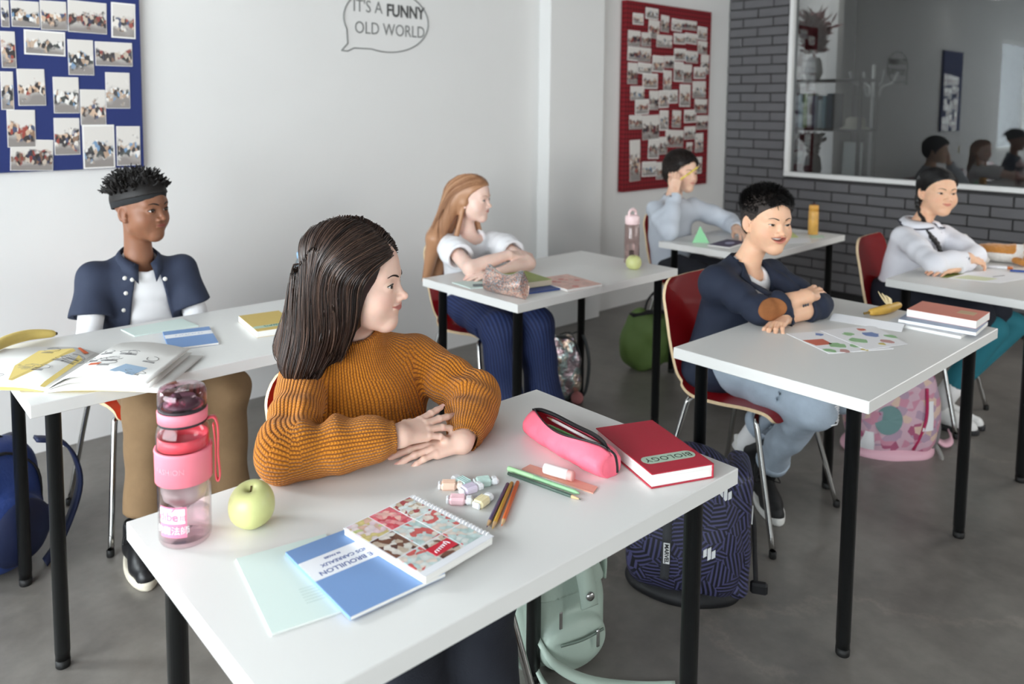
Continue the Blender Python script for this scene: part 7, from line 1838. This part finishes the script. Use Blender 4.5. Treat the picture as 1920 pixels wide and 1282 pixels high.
mk = empty('marker', (4.150, 1.145, DZ + .007)); tag(mk, 'white marker with orange cap between paper and plush dog', 'marker'); MY = Vector((.45, -.89, 0)).to_track_quat('Z', 'Y').to_matrix()
MB().lathe([(0, -.03), (.007, -.03), (.007, .05)], 12, M=MY).build('barrel', SH, mk); MB().lathe([(.0072, .05), (.0072, .072), (0, .073)], 12, M=MY).build('cap', mat('orange_marker_cap', rgb(196, 112, 60), .4), mk)
# ------------------------------------------------------------------ bags on the floor
def pack_field(w, d, h, top=.5):
    """soft upright bag; local x width, y depth (front = -y), z height"""
    def f(P):
        x, y, z = P.T; t = np.clip(z / h, 0, 1)
        ww = w / 2 * (1 - .22 * t ** 2.2); dd = d / 2 * (1 - .40 * t ** 1.6) * (1 - .25 * np.exp(-(z / .04)))
        q = np.sqrt((x / ww) ** 2 + 1e-9) ; n = 3.2
        r = (np.abs(x / ww) ** n + np.abs(y / dd) ** n + np.abs((z - h / 2) / (h / 2)) ** 4) ** (1 / n)
        return (r - 1) * min(w, d) * .42
    return f
def place(c, rz, tilt=0.0, roll=0.0):
    M = (Matrix.Translation(c) @ Matrix.Rotation(rz, 4, 'Z') @ Matrix.Rotation(tilt, 4, 'X') @ Matrix.Rotation(roll, 4, 'Y'))
    return M, (np.array(M.to_3x3()), np.array(M.translation))
def soft(f, T_, R_, nm, m, par=None, h=.006, amp=.004, freq=30., seed=1.):
    return cloth(XF(f, T_), T_[1] - R_, T_[1] + R_, h, nm, m, par, amp=amp, freq=freq, seed=seed)
def strap(M, pts, side, w, th, nm, m, par, n=6): b = MB(); b.ribbon([M @ v for v in catmull(pts, n)], M.to_3x3() @ Vector(side), w, th); return b.build(nm, m, par)
def piece(M, nm, m, par, fn): b = MB(); fn(b); o = b.build(nm, m, par); o.data.transform(M); return o
ST = mat('steel_trim', rgb(190, 190, 190), .25, metal=1.0); BLKW = mat('black_webbing', rgb(24, 25, 28), .8)
# blue backpack beside the left desk
M, T_ = place((.385, 2.80, .0), .35, .06); bl = mat('royal_blue_nylon', rgb(40, 62, 122), .55, bump=.25, bscale=120); bl2 = mat('navy_nylon', rgb(26, 36, 70), .6)
o = soft(U(pack_field(.32, .20, .42), (ell((0, -.10, .15), (.12, .05, .12)), .03)), T_, .5, 'backpack', bl); tag(o, 'royal blue backpack with black straps on the floor at left edge', 'bag')
soft(ell((.02, -.118, .15), (.105, .045, .105)), T_, .5, 'front_pocket', bl2, o)
for sx in (-.09, .10): strap(M, [(sx, .06, .38), (sx * 1.3, .16, .33), (sx * 1.5, .17, .16), (sx * 1.4, .11, .02)], (1, 0, 0), .05, .012, 'shoulder_strap', bl2, o)
strap(M, [(.12, -.05, .40), (.20, -.09, .36), (.24, -.10, .22), (.19, -.09, .06), (.10, -.13, .015)], (.3, 1, 0), .040, .010, 'shoulder_strap', bl2, o)
strap(M, [(.13, .10, .02), (.24, .14, .05), (.33, .16, .010), (.36, .20, .006)], (.4, -1, 0), .022, .003, 'webbing', BLKW, o)
strap(M, [(-.06, .02, .405), (0, .02, .445), (.06, .02, .405)], (0, 1, 0), .022, .008, 'grab_handle', BLKW, o)
strap(M, [(-.13, -.055, .10), (-.12, -.06, .30), (0, -.055, .395), (.12, -.06, .30), (.13, -.055, .10)], (0, 1, 0), .012, .006, 'zip', BLKW, o)
# silver holographic backpack
def holo():
    m = bpy.data.materials.new('holographic_vinyl'); m.use_nodes = True; n, l = nt(m); b = n['Principled BSDF']; b.inputs['Metallic'].default_value = .75; b.inputs['Roughness'].default_value = .22
    tc = n.new('ShaderNodeTexCoord'); t = n.new('ShaderNodeTexNoise'); t.inputs['Scale'].default_value = 14; t.inputs['Detail'].default_value = 3; l.new(tc.outputs['Object'], t.inputs['Vector']); r = n.new('ShaderNodeValToRGB'); e = r.color_ramp.elements
    e[0].position = .3; e[0].color = (*rgb(150, 160, 166), 1); e[1].position = .75; e[1].color = (*rgb(216, 214, 210), 1)
    for p_, c in ((.42, (196, 168, 176)), (.5, (170, 196, 196)), (.58, (214, 190, 170)), (.66, (176, 170, 190))): k = e.new(p_); k.color = (*rgb(*c), 1)
    l.new(t.outputs['Fac'], r.inputs[0]); l.new(r.outputs[0], b.inputs['Base Color']); t2 = n.new('ShaderNodeTexNoise'); t2.inputs['Scale'].default_value = 28; t2.inputs['Detail'].default_value = 2; l.new(tc.outputs['Object'], t2.inputs['Vector'])
    bp = n.new('ShaderNodeBump'); bp.inputs['Strength'].default_value = .6; bp.inputs['Distance'].default_value = .02; l.new(t2.outputs['Fac'], bp.inputs['Height']); l.new(bp.outputs['Normal'], b.inputs['Normal']); return m
M, T_ = place((2.800, 2.640, 0), -.5, .05); o = soft(pack_field(.26, .15, .34), T_, .42, 'backpack', holo(), amp=.006, freq=45); tag(o, 'silver holographic backpack under the middle desk', 'bag'); gs = mat('grey_trim', rgb(60, 66, 68), .5)
strap(M, [(-.115, -.03, .02), (-.11, -.03, .24), (-.06, -.025, .325), (.0, -.02, .338), (.06, -.025, .325), (.11, -.03, .24), (.115, -.03, .02)], (0, 1, 0), .012, .008, 'piping', gs, o)
for sx in (.03, .09): strap(M, [(sx, .035, .33), (sx + .05, .03, .33), (sx + .065, -.04, .22), (sx + .05, -.05, .06), (sx, -.05, .01)], (1, .4, 0), .018, .005, 'shoulder_strap', gs, o)
b = MB(); b.ball((2.846, 2.535, .031), .031, 20, 14); pm = b.build('pompom', mat('pink_fluff', rgb(196, 128, 128), .95, bump=1.0, bscale=160)); tag(pm, 'fluffy pink pompom charm on the floor beside the silver backpack', 'pompom')
# green drawstring bag
M, T_ = place((3.545, 2.640, .0), -.45, .04); gr = mat('olive_green_nylon', rgb(96, 122, 64), .6, bump=.35, bscale=30)
o = soft(pack_field(.33, .15, .34), T_, .45, 'backpack', gr, amp=.012, freq=28); tag(o, 'grass green soft bag on the floor before the red board', 'bag'); strap(M, [(-.03, 0, .33), (-.01, 0, .40), (.04, 0, .44), (.06, 0, .33)], (0, 1, 0), .018, .004, 'handle', BLKW, o); strap(M, [(-.12, -.02, .325), (0, -.03, .338), (.12, -.02, .325)], (0, 1, 0), .05, .01, 'black_collar', BLKW, o)
# dark patterned school bag
M, T_ = place((1.985, 1.325, 0), -1.0, .06)
def zebra():
    m = bpy.data.materials.new('indigo_dash_nylon'); m.use_nodes = True; n, l = nt(m); b = n['Principled BSDF']; b.inputs['Roughness'].default_value = .5
    tc = n.new('ShaderNodeTexCoord'); v = n.new('ShaderNodeTexVoronoi'); v.inputs['Scale'].default_value = 18; l.new(tc.outputs['Object'], v.inputs['Vector'])
    ro = n.new('ShaderNodeVectorRotate'); ro.rotation_type = 'AXIS_ANGLE'; ro.inputs['Axis'].default_value = (.5, .8, 0); l.new(tc.outputs['Object'], ro.inputs['Vector']); s = n.new('ShaderNodeSeparateColor'); l.new(v.outputs['Color'], s.inputs[0]); mu = n.new('ShaderNodeMath'); mu.operation = 'MULTIPLY'; mu.inputs[1].default_value = 6; l.new(s.outputs[0], mu.inputs[0]); l.new(mu.outputs[0], ro.inputs['Angle'])
    w = n.new('ShaderNodeTexWave'); w.inputs['Scale'].default_value = 26; w.bands_direction = 'Z'; l.new(ro.outputs[0], w.inputs['Vector']); r = n.new('ShaderNodeValToRGB'); r.color_ramp.elements[0].position = .5; r.color_ramp.elements[1].position = .68; r.color_ramp.elements[0].color = (*rgb(24, 25, 34), 1); r.color_ramp.elements[1].color = (*rgb(72, 72, 110), 1); l.new(w.outputs['Fac'], r.inputs[0]); l.new(r.outputs[0], b.inputs['Base Color']); return m
zb = zebra(); o = soft(pack_field(.36, .24, .46), T_, .55, 'backpack', zb, h=.007); tag(o, 'black and indigo patterned school bag standing under the front desk', 'bag'); bk_ = mat('black_nylon', rgb(18, 19, 22), .6)
soft(ell((0, .0, .02), (.172, .112, .05)), T_, .55, 'base_panel', bk_, o, h=.007); soft(U(rbox((.155, .03, .22), (.035, .09, .20), .03)), T_, .55, 'side_panel', zb, o, h=.007)
soft(ell((.17, .05, .14), (.03, .07, .12)), T_, .55, 'side_pocket', bk_, o, h=.007)
def hexa(b, c, r, nx, ny):
    nx, ny = Vector(nx), Vector(ny); nz = nx.cross(ny)
    for k in range(3):
        o_ = c + nx * (k - 1) * r * .66; hh = r * (1.0 if k == 1 else .62)
        b.add([o_ + nx * (a * r * .27) + ny * (e * hh + a * r * .22) + nz * g for g in (0, .003) for a, e in ((-1, -1), (1, -1), (1, 1), (-1, 1))], [(3, 2, 1, 0), (4, 5, 6, 7), (0, 1, 5, 4), (1, 2, 6, 5), (2, 3, 7, 6), (3, 0, 4, 7)])
wr = mat('white_rubber_badge', rgb(226, 228, 228), .5)
def front_y(x, z):
    P = np.stack([np.full(60, x), np.linspace(-.25, 0, 60), np.full(60, z)], 1); d = pack_field(.36, .24, .46)(P); return P[int(np.argmax(d < 0)), 1] - .004
for x, z in ((.075, .19), (.115, .36)): piece(M, 'hexagon_badge', wr, o, lambda b: hexa(b, Vector((x, front_y(x, z), z)), .018, (1, 0, 0), (0, 0, 1)))
piece(M, 'hexagon_badge', wr, o, lambda b: hexa(b, Vector((.193, -.005, .27)), .022, (0.1, .95, 0), (0, 0, 1)))
y_ = front_y(-.045, .18); strap(M, [(-.045, front_y(-.045, .32) - .002, .32), (-.045, y_ - .002, .20), (-.05, front_y(-.05, .09) - .002, .09)], (1, 0, 0), .026, .003, 'tag_ribbon', mat('charcoal_tape', rgb(56, 58, 62), .7), o)
piece(M, 'tag_patch', wr, o, lambda b: b.box((-.045, y_ - .005, .175), (.018, .002, .065)))
text_mesh('tag_lettering', 'MARVEL', .0165, mat('black_print', (.01, .01, .01), .6), o, M @ Matrix.Translation((-.045, y_ - .0065, .175)) @ Matrix.Rotation(PI / 2, 4, 'X') @ Matrix.Rotation(-PI / 2, 4, 'Z'), 'CENTER', .0002, .0006)
strap(M, [(.15, .08, .30), (.20, .07, .22), (.21, .04, .10), (.215, .02, .02)], (.3, 1, 0), .03, .006, 'shoulder_strap', BLKW, o); piece(M, 'strap_buckle', bk_, o, lambda b: b.box((.222, .01, .03), (.05, .025, .035), bev=.006))
# mint leather rucksack under the front desk
M, T_ = place((1.480, 1.370, 0), -.25, .08, -.06); mt = mat('mint_leather', rgb(172, 190, 178), .5, bump=.25, bscale=55)
o = soft(U(pack_field(.25, .15, .31), (ell((0, -.075, .09), (.095, .035, .075)), .02)), T_, .45, 'backpack', mt, h=.005); tag(o, 'pale mint leather rucksack on the floor under the front desk', 'bag')
soft(INT(OFF(pack_field(.25, .15, .31), .006), rbox((0, -.05, .29), (.14, .14, .07), .02)), T_, .45, 'top_flap', mt, o, h=.005)
strap(M, [(.02, -.085, .30), (.025, -.10, .24), (.03, -.10, .20)], (1, 0, 0), .05, .006, 'flap_tab', mt, o); piece(M, 'turn_lock', ST, o, lambda b: b.lathe([(0, .004), (.010, .004), (.012, 0), (.012, -.003)], 14, c=(.027, -.107, .235), M=Matrix.Rotation(PI / 2, 3, 'X')))
for x, z in ((-.055, .19), (.045, .115)): piece(M, 'zip_pull', ST, o, lambda b: (b.box((x, -.098 if z > .15 else -.118, z), (.010, .004, .05), bev=.002)))
strap(M, [(-.06, -.106, .125), (.0, -.116, .128), (.07, -.106, .125)], (0, 0, 1), .006, .004, 'zip', mat('mint_dark', rgb(112, 128, 118), .5), o)
for pts in ([(-.10, -.05, .13), (-.09, -.12, .10), (-.02, -.17, .06), (.10, -.20, .015), (.20, -.24, .006)], [(-.11, -.05, .06), (-.10, -.12, .02), (-.05, -.20, .006), (.02, -.28, .006)], [(-.12, .0, .26), (-.17, -.01, .20), (-.17, -.03, .10), (-.11, -.05, .03)]): strap(M, pts, (.3, .6, .5), .028, .004, 'shoulder_strap', mt, o)
strap(M, [(.05, .03, .30), (.11, .02, .33), (.14, .0, .26), (.135, -.01, .19)], (0, 1, 0), .024, .005, 'shoulder_strap', mt, o)
# pink school bag with a unicorn-less floral print
M, T_ = place((3.490, 1.325, 0), -.75, .18)
def floral():
    m = bpy.data.materials.new('pink_floral_nylon'); m.use_nodes = True; n, l = nt(m); b = n['Principled BSDF']; b.inputs['Roughness'].default_value = .6; tc = n.new('ShaderNodeTexCoord'); v = n.new('ShaderNodeTexVoronoi'); v.inputs['Scale'].default_value = 34; l.new(tc.outputs['Object'], v.inputs['Vector']); s = n.new('ShaderNodeSeparateColor'); l.new(v.outputs['Color'], s.inputs[0]); r = n.new('ShaderNodeValToRGB'); r.color_ramp.interpolation = 'CONSTANT'; e = r.color_ramp.elements
    e[0].color = (*rgb(206, 172, 186), 1); e[1].position = .35; e[1].color = (*rgb(176, 150, 170), 1)
    for p_, c in ((.55, (200, 140, 160)), (.72, (168, 90, 120)), (.86, (214, 186, 170))): k = e.new(p_); k.color = (*rgb(*c), 1)
    l.new(s.outputs[0], r.inputs[0]); l.new(r.outputs[0], b.inputs['Base Color']); return m
fl2 = floral(); pk = mat('blush_nylon', rgb(220, 174, 188), .6); mg_ = mat('magenta_trim', rgb(176, 40, 88), .6); gy = mat('grey_mesh', rgb(128, 122, 124), .8); wh = mat('reflective_white', rgb(236, 236, 238), .4)
o = soft(pack_field(.38, .22, .42), T_, .55, 'backpack', fl2, h=.007); tag(o, 'pink floral school bag with reflective patches under the right desk', 'bag')
def fy(x, z, g=0):
    P = np.stack([np.full(60, x), np.linspace(-.25, 0, 60), np.full(60, z)], 1); d = pack_field(.38, .22, .42)(P); return P[int(np.argmax(d < 0)), 1] - .004 - g
soft(ell((0, 0, .02), (.195, .118, .055)), T_, .55, 'base_panel', pk, o, h=.007); soft(ell((.165, .02, .10), (.045, .085, .10)), T_, .55, 'side_pocket', gy, o, h=.007)
def disc(b): b.add([Vector((-.06, fy(-.06, .2, .002), .2))] + [Vector((-.06 + .055 * math.cos(a), fy(-.06 + .055 * math.cos(a), .2 + .065 * math.sin(a), .002), .2 + .065 * math.sin(a))) for a in np.linspace(0, 2 * PI, 25)[:-1]], [(0, 1 + i, 1 + (i + 1) % 24) for i in range(24)])
piece(M, 'teal_oval', mat('teal_print', rgb(112, 146, 146), .6), o, disc)
for cx, cz, w_, h_ in ((.105, .22, .05, .13), (-.13, .10, .06, .09)): piece(M, 'reflective_patch', wh, o, lambda b: b.grid(lambda u, v: Vector((cx + w_ * (u - .5) * (1 - .5 * v), fy(cx + w_ * (u - .5) * (1 - .5 * v), cz + h_ * (v - .5), .003), cz + h_ * (v - .5))), 5, 6))
for x0 in (-.15, .06): strap(M, [(x0, fy(x0, .06) - .002, .06), (x0 + .03, fy(x0, .2) - .002, .20), (x0 + .025, fy(x0, .34) - .002, .34)], (1, 0, 0), .012, .004, 'magenta_piping', mg_, o)
strap(M, [(.12, .05, .19), (.16, -.05, .20), (.20, .03, .19)], (0, 0, 1), .014, .005, 'pocket_hem', mg_, o)
for pts in ([(.15, .06, .38), (.20, .10, .30), (.21, .06, .14), (.20, .02, .03)], [(.17, .08, .10), (.24, .03, .02), (.30, .05, .012), (.33, .12, .012)]): strap(M, pts, (.2, 1, .1), .045, .008, 'shoulder_strap', gy if pts[0][2] > .2 else pk, o)
strap(M, [(.18, -.02, .06), (.19, -.08, .02), (.14, -.14, .006), (.22, -.17, .006), (.20, -.10, .012), (.16, -.19, .006)], (.6, -.5, .2), .018, .003, 'loose_webbing', mat('grey_webbing', rgb(150, 150, 146), .8), o)

# ------------------------------------------------------------------ the room beyond the glass
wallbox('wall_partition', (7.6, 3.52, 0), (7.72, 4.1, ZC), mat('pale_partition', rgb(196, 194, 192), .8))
su = empty('shelf_unit', (6.62, 3.13, 0)); tag(su, 'black metal shelf unit behind the interior window', 'shelf'); bm_ = mat('black_metal', rgb(22, 22, 23), .5)
for x in (-.15, .15):
    for y in (-.34, .34): MB().box((x, y, .86), (.025, .025, 1.72)).build('upright', bm_, su)
for z in (.45, .88, 1.29, 1.70): MB().box((0, 0, z), (.33, .70, .02)).build('shelf_board', bm_, su)
cols = [(120, 150, 160), (60, 76, 92), (150, 176, 182), (112, 146, 70), (196, 196, 190), (86, 104, 120), (170, 186, 190)]
y = 3.40
for i in range(9):
    w_ = random.uniform(.025, .05); h_ = random.uniform(.22, .30); bo = MB(); bo.box((0, 0, h_ / 2), (.20, w_, h_), bev=.002); q = bo.build('book_spine', mat('shelf_book_%s' % ['teal', 'navy', 'aqua', 'green', 'white', 'slate', 'mist'][i % 7], rgb(*cols[i % 7]), .6)); q.name = 'book'; q.location = (6.60, y - w_ / 2, 1.301); y -= w_ + .004
    tag(q, 'upright book on the black shelf behind glass, %s from the left' % ORD[i], 'book', 'books on the black shelf beyond the glass')
hat = MB(); hat.lathe([(0, .10), (.05, .098), (.075, .08), (.08, .02), (.115, .006), (.115, 0), (0, 0)], 20); q = hat.build('paper_box', mat('cream_box', rgb(206, 196, 176), .7)); q.location = (6.60, 2.88, 1.301); tag(q, 'cream domed box at the end of the black shelf behind glass', 'box')
fp = MB(); fp.box((0, 0, .15), (.02, .16, .30), bev=.003); q = fp.build('picture_frame', mat('white_card', rgb(214, 214, 212), .6)); q.location = (6.62, 2.90, .8905); q.rotation_euler = (0, .06, 0); tag(q, 'white card leaning on the lower black shelf behind glass', 'picture')
def dry_plant(c, n, hh, spread, m, name, label, potm, leaf=(.05, .012)):
    t = empty(name, c); tag(t, label, 'plant'); MB().lathe([(0, 0), (.05, 0), (.075, .06), (.06, .16), (.04, .19), (.036, .19), (.055, .15), (0, .02)], 20).build('vase', potm, t); random.seed(n)
    st = MB(); lf = MB()
    for k in range(n):
        a = random.uniform(0, 2 * PI); s = random.uniform(.2, 1) * spread; top = Vector((s * math.cos(a), s * math.sin(a), .19 + hh * random.uniform(.6, 1)))
        P = catmull([(0, 0, .12), (top.x * .25, top.y * .25, .19 + hh * .35), tuple(top)], 5); st.tube(P, .0022, 4)
        for j in range(3, len(P)):
            for e in range(3):
                d = Vector((random.uniform(-1, 1), random.uniform(-1, 1), random.uniform(.1, 1))).normalized(); sd = d.orthogonal().normalized() * leaf[1]; p = P[j]; lf.add([p, p + d * leaf[0] * .5 + sd, p + d * leaf[0], p + d * leaf[0] * .5 - sd], [(0, 1, 2, 3)])
    st.build('stems', m, t); tag(lf.build('dried_leaves', m, t), kind='stuff')
dry_plant((6.58, 3.24, 1.711), 16, .34, .19, mat('dried_burgundy', rgb(112, 50, 54), .9), 'dried_flowers', 'burgundy dried leaves in a white vase behind the glass', mat('white_vase', rgb(210, 208, 204), .5), (.13, .022))
dry_plant((6.55, 3.20, .8905), 22, .16, .13, mat('dark_foliage', rgb(28, 30, 30), .9), 'dark_plant', 'dark bushy arrangement on the low shelf behind glass', mat('black_vase', rgb(24, 24, 25), .5), (.06, .02))
cs = empty('coat_stand', (7.30, 3.04, 0)); tag(cs, 'grey coat stand with curved hooks behind the glass', 'coat stand'); gm = mat('grey_metal', rgb(132, 134, 134), .4)
b = MB(); b.tube([(0, 0, .03), (0, 0, 1.86)], .016, 10); b.build('pole', gm, cs)
for k in range(4):
    a = k * PI / 2 + .8; d = Vector((math.cos(a), math.sin(a), 0)); b = MB(); b.tube(catmull([d * .015 + Vector((0, 0, 1.62)), d * .05 + Vector((0, 0, 1.58)), d * .08 + Vector((0, 0, 1.66)), d * .17 + Vector((0, 0, 1.70)), d * .21 + Vector((0, 0, 1.80))], 4), .012, 7); b.build('hook', gm, cs)
    b = MB(); b.tube(catmull([d * .01 + Vector((0, 0, .22)), d * .12 + Vector((0, 0, .10)), d * .24 + Vector((0, 0, .016))], 4), .012, 7); b.build('foot', gm, cs)
area('next_room_light', (7.0, 3.2, 3.0), (0, 0, -1), .8, .6, 16, (1, .98, .95))
# lamp over the left side, mirrored in the glass
cl_ = empty('ceiling_lamp', (1.1, 3.15, 2.80)); tag(cl_, 'bright ceiling lamp mirrored at the top of the interior window', 'lamp'); MB().box((0, 0, .035), (.64, .16, .07), bev=.01).build('lamp_housing', fr_w, cl_); MB().box((0, 0, -.004), (.60, .13, .008)).build('diffuser', mat('lamp_glow', (1, 1, 1), .5, emit=(1, .98, .95), estr=9), cl_)
b = MB(); b.tube([(-.25, 0, .07), (-.25, 0, .30)], .006, 6); b.build('suspension', ST, cl_); b = MB(); b.tube([(.25, 0, .07), (.25, 0, .30)], .006, 6); b.build('suspension', ST, cl_)

# the tree outside the side window, mirrored in the interior glass
def tree():
    c = A(-2.3, 9.2, .9); f = U(ell(c, (1.5, 1.0, 1.3)), (ell(c + A(1.4, .3, -.3), (1.1, .9, 1.0)), .4), (ell(c + A(-1.5, .2, -.4), (1.2, .9, .9)), .4))
    V, Q = isomesh(lambda P: f(P) + fold_noise(P, .22, 3.1) + fold_noise(P, .10, 8.3, 2.), c - A(3.4, 2, 2), c + A(3.4, 2, 2), .09)
    t = empty('tree', (-2.3, 9.2, 0)); tag(t, 'green tree outside the side window, mirrored in the glass', 'tree'); q = np_mesh('foliage', V - A(-2.3, 9.2, 0), Q, mat('tree_leaves', rgb(78, 104, 62), .9, noise=.4, nscale=9, bump=.6, bscale=20), t)
    b = MB(); b.tube([(0, 0, -.4), (.04, 0, .8)], [.16, .12], 10); b.build('trunk', mat('tree_bark', rgb(82, 68, 56), .9), t)
tree()
